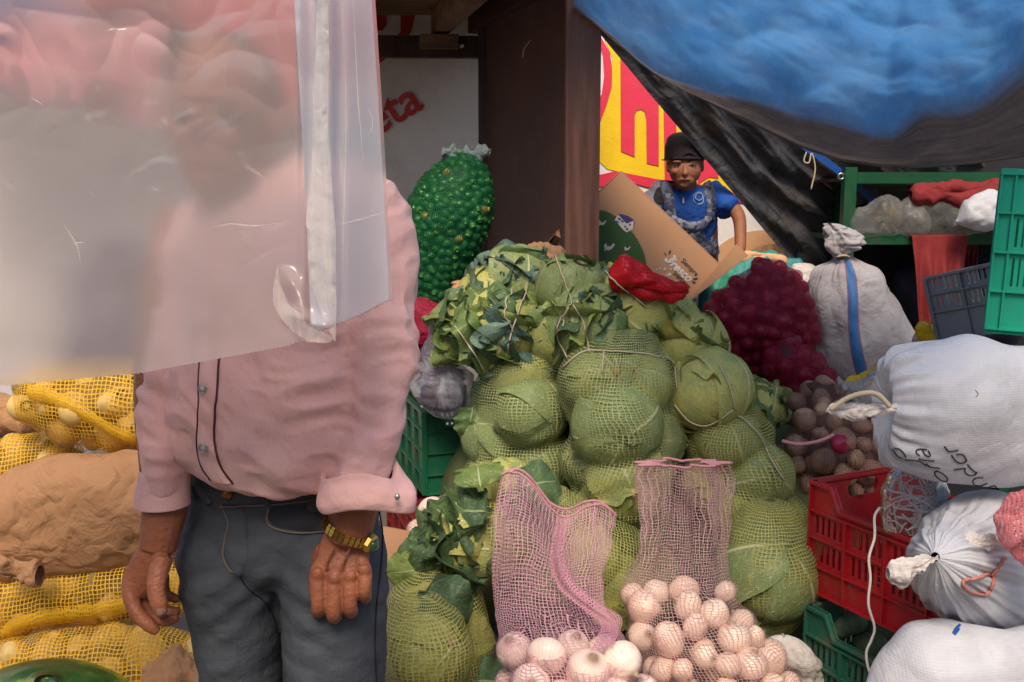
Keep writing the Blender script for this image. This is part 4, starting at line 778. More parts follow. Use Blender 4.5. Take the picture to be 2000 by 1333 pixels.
BL = ['leftmost large onion in the open pink net', 'large onion with a dark root scar, second from the left in the open net', 'front onion with streaked skin in the middle of the open net', 'large onion right of the streaked one, under the pink fold', 'large onion cut by the bottom edge, left in the open net', 'large onion cut by the bottom edge, under the streaked one', 'large onion cut by the bottom edge, right of the streaked one', 'large onion behind the streaked one, half under the net fold', 'large onion furthest back under the net fold', 'large onion at the lower left corner of the open net', 'rightmost large onion in the open pink net, with a brown root scar']
place(ONP, its, .04, 'onion', 'large onion at the bottom of the open pink net, below the frame', 'onion', 'large onions in the front net', orient=lambda i: ors[i % 5])
for o_, l_ in zip([o_ for o_ in COL.objects if o_.get('group') == 'large onions in the front net'], BL): o_['label'] = l_
L = rows([(965, 985, 1195, .2, 2.42), (1010, 975, 1190, .22, 2.38), (1070, 962, 1188, .25, 2.3), (1130, 955, 1180, .3, 2.26), (1180, 952, 1185, .4, 2.22), (1225, 958, 1215, .55, 2.15), (1270, 968, 1245, .6, 2.08), (1310, 985, 1255, .6, 2.05), (1360, 1000, 1255, .6, 2.05), (1410, 1020, 1240, .6, 2.05)], 2.1, .6, 90, ends=(0, 1))
def tilt_top(L, dz0, dz1, n=26):     # opening runs downhill to the right
    return None
def pl1(th, s): k = sm(.62, .05, s); return 1+k*(.10*np.sin(th*5+.6)+.07*np.sin(th*9+2)+.05*np.sin(th*14))
t1 = thing('net_bag', 'open pink net bag with large onions, its empty top standing up', 'net bag', L.C[-1], 'pink onion nets'); V, uv = wrap_net(L, its, 120, .93, .0078, .003, pl1, 2)
n0 = np.linspace(0, 1, V.shape[0]); xx = V[..., 0]; x0, x1 = xx[0].min(), xx[0].max(); tt = (xx-x0)/(x1-x0); k = sm(.42, 0, n0)[:, None]
V[..., 2] += k*(.045-.115*tt+.03*np.sin(tt*9)); V = V+nrm(V-V.mean(1, keepdims=True))*(fbm(V*16, 3, 2)*.006)[..., None]
shell('net', V, n_pink, t1, uv); Vh, Fh = tube(V[0], .0032, 6, closed=True); obj('hem', Vh, Fh, m_hem, t1)
G = []   # the folded flap running down through the net
for i, (a, b_, Yq) in enumerate([(1100, 1010, 2.24), (1085, 1080, 2.2), (1100, 1140, 2.17), (1150, 1185, 2.12), (1185, 1215, 2.08), (1165, 1265, 2.0)]): G.append((at(a-12, b_+6, Yq), at(a+14+4*i, b_-5, Yq-.01)))
tt = np.linspace(0, 1, 40); A = crom(tt, np.linspace(0, 1, 6), np.array([g_[0] for g_ in G])); Bq = crom(tt, np.linspace(0, 1, 6), np.array([g_[1] for g_ in G])); Gs = np.stack([A+(Bq-A)*f for f in np.linspace(0, 1, 10)], 1); Gs[..., 1] += np.sin(np.linspace(0, 9, 10))[None]*.006
grid_obj('folded_flap', Gs, np.stack(np.meshgrid(np.linspace(0, 50, 40), np.linspace(0, 9, 10), indexing='ij'), -1), net('pink_net_fold', (.68, .32, .42), .36, col2=(.58, .26, .36)), t1)
L = rows([(905, 1262, 1408, .35, 2.5), (930, 1256, 1416, .4, 2.5), (980, 1255, 1418, .4, 2.48), (1040, 1250, 1420, .45, 2.45), (1090, 1238, 1425, .55, 2.42), (1130, 1215, 1432, .65, 2.38), (1170, 1205, 1450, .7, 2.34), (1210, 1212, 1475, .75, 2.3), (1260, 1225, 1520, .7, 2.26), (1310, 1245, 1560, .65, 2.24), (1360, 1262, 1575, .6, 2.22), (1410, 1290, 1560, .6, 2.22)], 2.3, .7, 100, ends=(0, 1))
R5 = np.random.default_rng(5); i2 = pack(L, .0375, 1.66, 80, 1.0, th=(math.pi*.93, math.pi*2.07), s0=.42, s1=.97, R=R5, jit=.26); i2b = pack(L, .037, 1.7, 60, 2.7, th=(math.pi, math.pi*2), s0=.40, s1=.97, R=R5, taken=i2)
fr_ = lambda i: (rnd.gauss(0, 1), -.5+rnd.gauss(0, .6), rnd.gauss(0, .8))
place(ONW, i2+i2b, .04, 'onion', 'medium white onion in the tall pink net, right of the front one', 'onion', 'white onions in the tall pink net', orient=fr_)
t2, V = bag('net_bag', 'tall pink net bag of many white onions with a frilled empty top', L, i2, n_pinkw, .0075, .93, frill, 130, (m_hem, .0035), group='pink onion nets', wr=.006)
# crumpled gathered strands down its left side
def rope(name, pxy, Ys, r, mt, parent=None, k=8, **kw):
    P_ = smoothpts([at(a, b_, Yv) for (a, b_), Yv in zip(pxy, Ys)], k); V_, F_ = tube(P_, r, 6); return obj(name, V_, F_, mt, parent, **kw)
# small pink net with two onions, low left
its = [(at(845, 1000, 2.85), m(30, 2.85)), (at(862, 1035, 2.8), m(30, 2.8)), (at(820, 1040, 2.9), m(28, 2.9))]
place(ONP, its, .04, 'onion', 'pale onion in the small net in front of the red crate', 'onion', 'onions in the small net'); L = rows([(975, 850, 885), (1000, 815, 890), (1040, 800, 895), (1070, 800, 890)], 2.87, .8, 50)
bag('net_bag', 'small pinkish net of pale onions in front of the dull red crate', L, its, n_pinkw, .007, .7, nt=70)
# red onions
R6 = np.random.default_rng(6)
def fullbag(rs, Y, r, want, ratio, protos, nm, lab, grp, baglab, nmat, cell, s=1.72, fn=rows, yd=None, seed=1, inner=True, hem=None, pleat=None, blur=2, unit=.04, cat='onion', bagname='net_bag', bgroup=None, th=(math.pi*.95, math.pi*2.05), orient=None, lo=.93, fill=None):
    L = fn(rs, Y, ratio, 80); Rr = np.random.default_rng(seed); a = pack(L, r, s, want, 1.0, th=th, R=Rr, jit=.24)
    b_ = pack(L, r, s, want//2, 2.8, th=th, R=Rr, taken=a) if inner else []
    place(protos, a+b_, unit, nm, lab, cat, grp, orient=orient)
    if fill:
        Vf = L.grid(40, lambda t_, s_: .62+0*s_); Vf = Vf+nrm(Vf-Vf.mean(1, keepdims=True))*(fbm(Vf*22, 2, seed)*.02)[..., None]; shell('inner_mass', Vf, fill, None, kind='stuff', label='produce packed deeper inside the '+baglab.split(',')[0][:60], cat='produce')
    tb, V = bag(bagname, baglab, L, a, nmat, cell, lo, pleat, nt=120, blur=blur, group=bgroup); return tb, L, V, a
UPH = (math.pi*.95, math.pi*2.05)
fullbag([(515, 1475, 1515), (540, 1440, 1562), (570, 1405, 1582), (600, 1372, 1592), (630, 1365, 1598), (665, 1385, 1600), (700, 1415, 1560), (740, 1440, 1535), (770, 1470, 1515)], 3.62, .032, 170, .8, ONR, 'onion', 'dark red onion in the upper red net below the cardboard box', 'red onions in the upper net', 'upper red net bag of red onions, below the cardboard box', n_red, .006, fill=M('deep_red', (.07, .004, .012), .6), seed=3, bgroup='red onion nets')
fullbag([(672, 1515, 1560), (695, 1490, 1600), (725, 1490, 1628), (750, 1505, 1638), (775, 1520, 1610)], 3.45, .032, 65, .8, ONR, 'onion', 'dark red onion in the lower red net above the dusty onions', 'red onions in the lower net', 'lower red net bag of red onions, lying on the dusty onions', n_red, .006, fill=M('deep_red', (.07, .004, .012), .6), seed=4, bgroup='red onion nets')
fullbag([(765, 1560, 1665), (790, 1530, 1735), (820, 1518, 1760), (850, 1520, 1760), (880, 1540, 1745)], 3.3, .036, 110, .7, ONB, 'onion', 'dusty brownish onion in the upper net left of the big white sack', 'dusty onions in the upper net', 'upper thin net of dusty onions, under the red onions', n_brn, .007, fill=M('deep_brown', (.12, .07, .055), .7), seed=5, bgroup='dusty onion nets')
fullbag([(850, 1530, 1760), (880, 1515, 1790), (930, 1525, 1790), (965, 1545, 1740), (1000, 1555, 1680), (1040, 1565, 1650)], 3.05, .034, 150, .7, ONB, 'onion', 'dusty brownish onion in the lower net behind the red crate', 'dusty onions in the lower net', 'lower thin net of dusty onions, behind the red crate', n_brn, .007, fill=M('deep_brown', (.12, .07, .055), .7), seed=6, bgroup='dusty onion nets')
p = at(1641, 868, 2.86); inst('onion', ONR[0], frame(p, (.3, -1, .6), s=.75), label='single dark red onion lying among the dusty onions', cat='onion'); 
rope('net_seam', [(1528, 862), (1560, 868), (1600, 862), (1628, 850)], [2.9]*4, .006, m_hem, label='pink gathered net seam across the dusty onions', cat='net seam')
# ---------------------------------------------------------------- sack of small green fruit
L = rows([(318, 862, 945), (335, 838, 956), (370, 810, 965), (420, 790, 964), (470, 785, 948), (520, 790, 925), (560, 800, 905), (590, 820, 893)], 3.85, .8, 90)
Rl = np.random.default_rng(8); a = pack(L, .0185, 1.48, 295, 1.0, R=Rl, th=(math.pi*1.0, math.pi*2.0)); b_ = pack(L, .0185, 1.6, 260, 2.6, R=Rl, taken=a, th=(math.pi, math.pi*2))
gl = 'small glossy green fruit in the leaning dark green net sack'
for i, (p, r) in enumerate(a):
    if i % 42 == 7: inst('green_fruit', LIMY, frame(p, fr_(i), s=r/.02), label='small fruit turned yellow in the dark green net sack', cat='fruit', group='yellowed fruits in the net sack')
    else: inst('green_fruit', LIM[i % 3], frame(p, fr_(i), s=r/.02), label=gl, cat='fruit', group='green fruits in the net sack')
bb = B()
for p, r in b_: V_, F_ = ell(p, (r, r, r*1.15), 5); bb.add(V_, F_)
bb.out('inner_fruit_mass', m_lime, smooth=True, kind='stuff', label='green fruit deeper inside the leaning net sack', cat='fruit')
ts, V = bag('net_sack', 'dark green net sack full of small green fruit, leaning by the brown panel', L, a, n_lime, .006, .97, nt=120, lift=.0015, cat='net sack')
G = cols([(868, 292, 312), (885, 288, 318), (905, 292, 322), (930, 290, 318), (955, 285, 305)], 3.83, .6, 30); Vc = G.grid(24); Vc = Vc+nrm(Vc-Vc.mean(1, keepdims=True))*(fbm(Vc*40, 3)*.02)[..., None]; shell('tied_mouth', Vc, crinkle('pale_film', (.35, .45, .45), .4, 30, .8, trl=.3), ts, None)
# ---------------------------------------------------------------- potatoes, brown paper sack, melon (left)
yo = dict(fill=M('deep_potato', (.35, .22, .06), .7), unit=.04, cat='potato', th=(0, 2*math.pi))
def potbag(cs, Y, r, want, lab, baglab, seed, seam=None, ratio=.75, fn=cols):
    tb, L, V, a = fullbag(cs, Y, r, want, ratio, POT, 'potato', lab, lab.split(' in ')[1]+' potatoes', baglab, n_yel, .0085, lo=.9, fn=fn, seed=seed, inner=False, bgroup='yellow nets of potatoes', s=1.62, blur=1, **yo)
    bh = bvh_of(V.reshape(-1, 3), gridf(V.shape[0], V.shape[1]))
    if seam:
        pts, wpx = seam; t_ = np.linspace(0, 1, 60); C = crom(t_, np.linspace(0, 1, len(pts)), np.array(pts, float)); G = []
        for i, (x, y) in enumerate(C):
            row = []
            for f in np.linspace(-.5, .5, 5):
                h = hit(bh, x, y+f*wpx, .004+.006*(1-abs(2*f))); row.append(h if h is not None else (row[-1] if row else at(x, y+f*wpx, Y-.1)))
            G.append(row)
        G = np.array(G); G[..., 2] += np.sin(np.arange(60)*1.9)[:, None]*.0015; grid_obj('stitched_hem', G, np.stack(np.meshgrid(np.linspace(0, 60, 60), np.linspace(0, 4, 5), indexing='ij'), -1), net('yellow_hem_net', (.85, .52, .04), .62, col2=(.7, .4, .02)), tb)
    return tb, V
potbag([(35, 740, 780), (60, 722, 830), (110, 700, 866), (170, 690, 880), (230, 690, 888), (290, 700, 888), (350, 720, 880), (400, 750, 860)], 2.12, .042, 60, 'potato in the top yellow net', 'top yellow net of potatoes with a stitched hem, beside the pink sleeve', 21, ([(60, 765), (110, 778), (170, 810), (230, 845), (285, 868)], 26))
potbag([(-140, 880, 990), (-60, 858, 1000), (0, 850, 1010), (60, 842, 985), (110, 845, 960), (150, 865, 920)], 2.2, .042, 40, 'potato in the small yellow net at the left edge', 'small yellow net of potatoes at the left edge, above the brown paper sack', 22)
potbag([(-120, 1130, 1290), (-40, 1110, 1270), (30, 1105, 1255), (100, 1095, 1240), (180, 1085, 1230), (260, 1075, 1225), (330, 1080, 1215), (390, 1100, 1200)], 2.0, .042, 70, 'potato in the yellow net below the paper sack', 'long yellow net of potatoes squeezed under the brown paper sack', 23, ([(0, 1238), (50, 1215), (110, 1202), (180, 1193), (240, 1182), (270, 1178)], 30))
potbag([(-100, 1270, 1400), (0, 1240, 1420), (80, 1224, 1430), (160, 1212, 1430), (240, 1208, 1430), (320, 1210, 1420), (370, 1225, 1410), (420, 1265, 1390)], 1.93, .042, 60, 'potato in the lowest yellow net', 'lowest yellow net of potatoes, behind the watermelon', 24)
L = cols([(-60, 960, 1130), (-10, 940, 1140), (20, 912, 1138), (70, 898, 1128), (130, 885, 1128), (200, 876, 1122), (280, 876, 1108), (350, 890, 1090), (410, 920, 1070)], 2.02, .7, 170)
V = L.grid(260); c = V.mean(1, keepdims=True); dn = nrm(V-c); q = V*[3, 3, 5]+fbm(V*2.5, 2, 3)[..., None]*1.2; V = V+dn*((worley(V*[5, 5, 7]+fbm(V*3, 2, 3)[..., None]*.9, 31)-.5)*.030+(worley(V*[10, 10, 14]+fbm(V*6, 2, 6)[..., None]*.8, 5)-.5)*.009)[..., None]
tpb = thing('paper_sack', 'large crumpled brown paper sack lying between the potato nets', 'paper sack', V.mean((0, 1))); shell('crumpled_paper', V, m_paper, tpb)
L = cols([(0, 1080, 1140), (15, 1085, 1150), (40, 1100, 1150), (70, 1110, 1140)], 1.9, .5, 60); V = L.grid(80); V = V+nrm(V-V.mean(1, keepdims=True))*((crease(V*9, 4, 3)-.5)*.07)[..., None]; shell('torn_corner', V, m_paper, tpb)
L = cols([(-160, 740, 860), (-60, 745, 850), (0, 760, 845), (30, 775, 835), (60, 785, 830)], 2.35, .7, 70); V = L.grid(90); V = V+nrm(V-V.mean(1, keepdims=True))*((crease(V*6, 4, 5)-.5)*.04)[..., None]
shell('paper_sack', V, m_paper, None, label='end of a brown paper sack at the left edge, beside the top potato net', cat='paper sack')
L = cols([(270, 1290, 1345), (290, 1275, 1380), (330, 1262, 1400), (380, 1262, 1400), (420, 1270, 1400)], 1.88, .7, 60, ends=(0, 1)); V = L.grid(90); V = V+nrm(V-V.mean(1, keepdims=True))*((crease(V*9, 4, 8)-.5)*.05)[..., None]
shell('paper_bag', V, m_paper, None, label='small open brown paper bag at the bottom, between the potatoes and the jeans', cat='paper bag')
V, Fc = ell((0, 0, 0), (.185, .14, .135), 30); p = at(105, 1438, 1.55)-[0, 0, .135]; V = V*(1+.01*fbm(V*8, 2)[:, None]); o = obj('watermelon', V, Fc, m_melon, label='dark green striped watermelon in the bottom left corner', cat='watermelon'); o.location = Vector(p); o.rotation_euler = (.2, .12, -.15)
for k in range(len(o.data.vertices)): pass
# ---------------------------------------------------------------- cardboard box
def quad_frame(p00, p10, p01): ex = p10-p00; ey = p01-p00; return ex, ey
bx0 = at(1213, 336, 4.10); bx1 = at(1407, 520, 4.02); bx2 = at(1352, 608, 3.90)      # top-left, right, bottom-right corners of the printed face
exb = bx1-bx0; eyb = bx2-bx1; n_b = nrm(np.cross(exb, eyb)); n_b = n_b if n_b[1] < 0 else -n_b
Lb = np.linalg.norm(exb); ux = exb/Lb; uy = nrm(eyb-ux*np.dot(eyb, ux)); Hb = .27; n_b = nrm(np.cross(ux, uy)); n_b = n_b if n_b[1] < 0 else -n_b
bx0 = bx0-ux*0.0; ext = .0
cb = thing('cardboard_box', 'long tilted cardboard box printed with hens on a green hill, held by the boy', 'cardboard box', bx0+ux*Lb/2)
def bp_(u, v, d=0): return bx0+ux*u+uy*v+n_b*d
Dp = .20; Lw = Lb+.0; H2 = .42     # the face runs on down behind the cabbages
def plate(name, a, b_, c_, d_, th, mt, par): 
    P = np.array([a, b_, c_, d_]); n_ = nrm(np.cross(P[1]-P[0], P[3]-P[0])); n_ = n_ if np.dot(n_, P[0]-CAM) < 0 else -n_; V = np.vstack([P, P-n_*th]); return obj(name, V, [(0, 1, 2, 3), (7, 6, 5, 4), (0, 4, 5, 1), (1, 5, 6, 2), (2, 6, 7, 3), (3, 7, 4, 0)], mt, par, smooth=False)
fold = .062                       # far-left end of the face is bent back (the end flap with the stamp)
plate('printed_face', bp_(0, 0), bp_(Lw, 0), bp_(Lw, Hb), bp_(0, H2), .004, m_card, cb)
plate('top_face', bp_(0, -.001), bp_(0, -.001, -Dp), bp_(Lw*.98, -.001, -Dp), bp_(Lw, -.001), .004, m_card, cb)
plate('bottom_face', bp_(.004, H2, -.004), bp_(Lw, Hb, -.004), bp_(Lw, Hb, -Dp), bp_(.004, H2, -Dp), .004, m_cardin, cb)
plate('back_face', bp_(.004, 0, -Dp), bp_(.004, H2, -Dp), bp_(Lw, Hb, -Dp), bp_(Lw, 0, -Dp), .004, m_cardin, cb)
e0 = bp_(-.002, 0); e1 = at(1150, 402, 4.16); e2 = e1+uy*.33; e3 = bp_(-.002, H2*.98)
plate('end_flap', e1, e0, e3, e2, .004, m_card, cb)
f0 = bp_(Lw+.003, .012); f1 = bp_(Lw+.003, Hb*.86); plate('open_flap', f0, at(1440, 478, 3.93), at(1462, 500, 3.88), f1, .004, m_card, cb)
def bpix(px, py, d):                 # point of the printed face under a pixel
    r = ray(px, py); t = np.dot(bx0-CAM, n_b)/np.dot(r, n_b); return CAM+r*t+n_b*d
def bpoly(name, px, mt, d=.0012, **kw): P = np.array([bpix(x, y, d) for x, y in px]); return obj(name, P, [tuple(range(len(P)))], mt, cb, smooth=False, **kw)
hill = [(1165, 412)]
for i in range(60):
    t_ = i/59; x = 1172+ (1262-1172)*math.sin(t_*math.pi/2)**1.05; y = 412+(530-412)*(1-math.cos(t_*math.pi/2))**.8; j = 2.2*(i % 2); hill.append((x+j, y-j))
bpoly('green_hill_print', hill+[(1262, 600), (1165, 560)], m_hill)
def hen(cx, cy, s):
    P = [(-12, -1), (-9, -8), (-6, -10), (-4, -3), (2, -1), (7, -2), (10, -6), (12, -9), (15, -8), (17, -5), (14, -3), (11, 3), (6, 8), (0, 9), (-6, 7), (-9, 11), (-11, 11), (-9, 5)]
    bpoly('hen_print', [(cx+x*s, cy+y*s) for x, y in P], m_white, .002)
hen(1175, 436, .55); hen(1188, 483, .75); hen(1224, 486, .42)
k6 = 1/5.555
def q6(L): return [(1165+x*k6, 380+y*k6) for x, y in L]
bpoly('house_print', q6([(195, 280), (235, 225), (330, 320), (410, 290), (400, 375), (325, 415), (285, 385)]), m_white, .0022)
bpoly('house_print', q6([(228, 220), (270, 218), (345, 240), (415, 290), (385, 285), (325, 322)]), m_navy, .003)
for L_ in ([(300, 345), (322, 345), (318, 365), (296, 362)], [(322, 370), (345, 372), (338, 395), (312, 388)], [(352, 322), (372, 322), (366, 345), (348, 343)], [(235, 255), (265, 275), (255, 290), (225, 270)], [(270, 280), (295, 300), (285, 312), (262, 295)], [(215, 285), (245, 308), (238, 318), (208, 296)], [(400, 300), (413, 295), (403, 375), (396, 378)]): bpoly('house_print', q6(L_), m_navy, .0035)
def btext(s, px, py, size, ang, mt, off=0, shear=0, sx=1):
    V, Fc = text_mesh(s, 1, off, shear); a = math.radians(ang); c_, s_ = math.cos(a), math.sin(a)
    P = [bpix(px+size*(v[0]*sx*c_-v[1]*s_), py-size*(v[0]*sx*s_+v[1]*c_), .0025) for v in V]; obj('printed_word', P, Fc, mt, cb, smooth=False)
btext('Fresco', 1299, 511, 24, -43, m_white, .03, .35, .92); btext('Siempre', 1329, 511, 13.5, -45, m_black, .01, 0, .95); btext('Siempre', 1313, 535, 14, -45, m_black, .01, 0, .95)
for L_ in ([(785, 615), (805, 608), (808, 625), (795, 650), (780, 655)], [(730, 630), (745, 640), (760, 668), (745, 660)], [(1045, 915), (1075, 905), (1105, 910), (1085, 930), (1050, 932)], [(1030, 945), (1060, 945), (1078, 965), (1050, 972)]): bpoly('ink_drop', q6(L_), m_black, .0025)
for L_ in ([(735, 705), (760, 690), (770, 715), (800, 720), (840, 690), (825, 665), (850, 660), (860, 690), (820, 740), (770, 750), (740, 735)], [(735, 870), (760, 880), (770, 860), (800, 850), (812, 870), (795, 890), (770, 885), (755, 895)], [(720, 815), (735, 805), (740, 790), (750, 805), (760, 812), (742, 815), (735, 828)], [(895, 1120), (940, 1130), (965, 1100), (990, 1095), (960, 1140), (915, 1145)]): bpoly('white_print', q6(L_), m_white, .0025)
for (a_, b_) in ((648, 820), (688, 808), (803, 812)): bpoly('white_print', q6([(a_+8*math.cos(t_), b_+8*math.sin(t_)) for t_ in np.arange(8)*.785]), m_white, .0025)
def estrip(pts, r, mt, par, name='ink_line', lift=.003):
    V, F_ = tube(pts, r, 5); return obj(name, V, F_, mt, par)
ec = e1+(e0-e1)*.45+uy*.045; ring = [ec+nrm(e0-e1)*.035*math.cos(a)+uy*.02*math.sin(a)+n_b*.003 for a in np.arange(16)*.3927]; V, F_ = tube(ring, .0018, 5, closed=True); obj('stamp_outline', V, F_, m_black, cb)
# cardboard scraps, red bag and other soft odds behind the heap
def blob(name, L, mt, amp=.02, sc=8, nt=70, seed=1, parent=None, fnn=crease, uvn=None, **kw):
    V = L.grid(nt); q = V*sc+fbm(V*sc*.5, 2, seed)[..., None]*.6; V = V+nrm(V-V.mean(1, keepdims=True))*((fnn(q, 4, seed)-(.5 if fnn is crease else 0))*amp)[..., None]
    return shell(name, V, mt, parent, grid_uv(V, uvn, .01) if uvn else None, **kw), V
blob('red_bag', cols([(1200, 520, 560), (1215, 508, 575), (1240, 520, 578), (1265, 530, 585), (1300, 545, 590), (1325, 555, 588), (1340, 560, 580)], 2.98, .6, 60), m_redbag, .05, 7, label='crumpled bright red plastic bag lying on the cabbage leaves', cat='plastic bag')
blob('brown_wrapping', cols([(1000, 495, 520), (1030, 485, 525), (1065, 480, 525), (1100, 484, 520)], 3.55, .8, 50), m_card, .03, 10, label='scrap of brown wrapping behind the top leaves', cat='wrapping')
def sheet_px(name, pts, Ys, mt, nu=20, nv=14, amp=.01, sc=12, th=None, parent=None, seed=2, **kw):   # soft four-cornered cloth or card: corners tl, tr, br, bl
    u, v = np.meshgrid(np.linspace(0, 1, nu), np.linspace(0, 1, nv), indexing='ij'); c = [at(a, b_, y) for (a, b_), y in zip(pts, Ys)]
    P = (c[0][None, None]*((1-u)*(1-v))[..., None]+c[1]*(u*(1-v))[..., None]+c[2]*(u*v)[..., None]+c[3]*((1-u)*v)[..., None]); n_ = nrm(np.cross(c[1]-c[0], c[3]-c[0])); P = P+n_*(fbm(P*sc, 3, seed)*amp)[..., None]
    o = grid_obj(name, P, np.stack([u, v], -1), mt, parent, **kw); s_ = o.modifiers.new('solid', 'SOLIDIFY'); s_.thickness = th or .003; return o
sheet_px('cardboard_flap', [(748, 1028), (860, 1050), (880, 1110), (745, 1110)], [2.72, 2.72, 2.66, 2.62], m_card, amp=.004, label='loose cardboard flap lying in front of the dull red crate', cat='cardboard')
sheet_px('printed_packet', [(1090, 436), (1112, 428), (1120, 490), (1100, 498)], [3.95, 3.95, 3.93, 3.93], m_navy, label='dark blue packet poking out left of the front post', cat='packet')
o = blob('red_net_bag', rows([(592, 800, 850), (615, 790, 880), (645, 785, 888), (680, 790, 850), (700, 800, 835)], 3.5, .8, 60), m_redb if 0 else n_redb, .02, 20, uvn=60, label='crimson net bag behind the clear plastic bag, under the green fruit sack', cat='net bag')
blob('red_filling', rows([(600, 800, 845), (615, 795, 872), (645, 790, 880), (680, 795, 845)], 3.52, .8, 40), M('crimson_filling', (.35, .012, .04), .6), .03, 14, label='crimson contents packed inside the crimson net bag', cat='produce')
blob('orange_scrap', rows([(555, 890, 925), (575, 880, 935), (590, 885, 925)], 3.5, .6, 30), M('orange_film', (.6, .3, .18), .4), .04, 20, label='crumpled orange and white film beside the green fruit sack', cat='film')
o, V = blob('clear_bag', rows([(625, 842, 868, .5), (660, 835, 885, .6), (700, 822, 905), (740, 812, 925), (775, 815, 925), (800, 835, 915)], 3.15, .8, 120), m_bagf, .045, 5, nt=150, label='knotted clear plastic bag of dark produce on the green crate', cat='plastic bag')
blob('dark_produce', rows([(735, 830, 900), (760, 825, 910), (790, 840, 905)], 3.17, .75, 30), M('purple_produce', (.08, .03, .05), .5), .05, 18, label='dark purple produce inside the knotted clear bag', cat='produce')
# ---------------------------------------------------------------- grey sack, white sacks, shelf goods
def gather(n1, a1, s_at, wd, seed=0):
    def f(th, s): k = np.exp(-((s-s_at)/wd)**2); return 1+k*a1*(np.sin(th*n1+seed)+.6*np.sin(th*n1*1.7+1+seed)+.4*np.sin(th*n1*2.9+seed))
    return f
gs = thing('woven_sack', 'tied grey woven sack with a blue stripe, standing below the green shelf', 'sack', at(1680, 735, 3.75))
L = rows([(498, 1628, 1656, 1), (508, 1622, 1668), (522, 1596, 1690), (545, 1580, 1712), (570, 1572, 1735), (600, 1570, 1758), (640, 1578, 1780), (680, 1592, 1800), (710, 1605, 1800), (735, 1625, 1780)], 3.75, .72, 120, ends=(0, 1))
V = L.grid(200, gather(9, .09, .04, .11)); dn = nrm(V-V.mean(1, keepdims=True)); V = V+dn*(fbm(V*[7, 7, 4], 3, 4)*.022+fbm(V*[16, 16, 9], 3, 8)*.008)[..., None]
V = V+dn*(.03*np.exp(-((V[..., 0]-at(1705, 540, 3.7)[0])/.05)**2-((V[..., 2]-at(1705, 540, 3.7)[2])/.05)**2))[..., None]
m_sack2 = crinkle('striped_woven_sack', (.42, .40, .42), .7, 12, .45, (.34, .31, .33), weave=70, dirt=.35, stripe=(147.5, 156.0, (.05, .20, .52), (.33, .10, .14)))
shell('sack_body', V, m_sack, gs, grid_uv(V, 200, .01)); bg_ = bvh_of(V.reshape(-1, 3), gridf(*V.shape[:2]))
L = rows([(440, 1612, 1632, .5), (452, 1608, 1655, .6), (470, 1616, 1672, .7), (485, 1622, 1668, .8), (500, 1632, 1654, 1)], 3.72, .7, 60, ends=(1, 0)); V = L.grid(120, lambda th, s: 1+.10*np.sin(th*5+s*6)+.06*np.sin(th*9+2)); V = V+nrm(V-V.mean(1, keepdims=True))*((crease(V*14, 3, 2)-.5)*.05)[..., None]; shell('tied_top', V, m_sack, gs)
c = at(1643, 500, 3.73); V, F_ = tube([(c[0]+.030*math.cos(a), c[1]+.03*math.sin(a), c[2]+.003*math.sin(3*a)) for a in np.arange(20)*.314], .004, 6, closed=True); obj('tie_string', V, F_, m_twine, gs)
def wsack(label, cs, Y, mt, ratio=.75, seed=1, gat=None, amp=.03, parts_only=None, nt=240, fn=cols, ends=(0, 1), n=140, nm='white_sack'):
    t = thing(nm, label, 'sack', at(cs[2][0], cs[2][2], Y) if fn is cols else at(cs[2][1], cs[2][0], Y), 'white woven sacks'); L = fn(cs, Y, ratio, n, ends=ends); V = L.grid(nt, gat); dn = nrm(V-V.mean(1, keepdims=True))
    V = V+dn*(fbm(V*[3.5, 3.5, 4.5], 3, seed)*amp+(crease(V*[5, 5, 7], 2, seed)-.5)*amp*.4)[..., None]; shell('sack_body', V, mt, t, grid_uv(V, 200, .01)); return t, V
# big upper white sack, its knot pointing left
L0 = [(1752, 785, 800, 1), (1738, 776, 812, .9), (1726, 748, 842, .8), (1722, 720, 872), (1732, 700, 896), (1760, 684, 915), (1810, 668, 936), (1860, 662, 950), (1910, 664, 960), (1960, 672, 962), (2010, 668, 955), (2080, 665, 950), (2180, 690, 930), (2240, 740, 880)]
w1, V1 = wsack('big white woven sack with handwriting on its lower side, knotted at its left end', L0, 2.15, m_wsack, .62, 3, gather(11, .10, .06, .10), .026)
tl = cols([(1618, 792, 806, .4), (1640, 784, 814, .5), (1680, 782, 818, .5), (1715, 783, 808, .6), (1734, 788, 801, .8), (1750, 788, 800, .9)], 2.02, .5, 60, ends=(1, 0)); V = tl.grid(70, lambda th, s: 1+.12*np.sin(th*6+s*3)); V[..., 2] += -.004; V = V+nrm(V-V.mean(1, keepdims=True))*((crease(V*22, 3, 2)-.5)*.02)[..., None]; shell('tied_tail', V, m_wtail, w1)
rope('tie_strap', [(1738, 795), (1715, 772), (1690, 768), (1655, 778), (1622, 800)], [2.0, 2.0, 2.0, 2.0, 2.0], .0055, m_twine, w1)
w3, V3 = wsack('lowest white woven sack at the bottom right corner, with a small blue mark', [(1690, 1330, 1380), (1705, 1290, 1420), (1735, 1245, 1450), (1775, 1205, 1460), (1830, 1190, 1460), (1900, 1200, 1460), (1980, 1215, 1460), (2060, 1220, 1460), (2160, 1260, 1440), (2220, 1320, 1400)], 1.95, m_wsack, .7, 9, None, .03, ends=(1, 1))
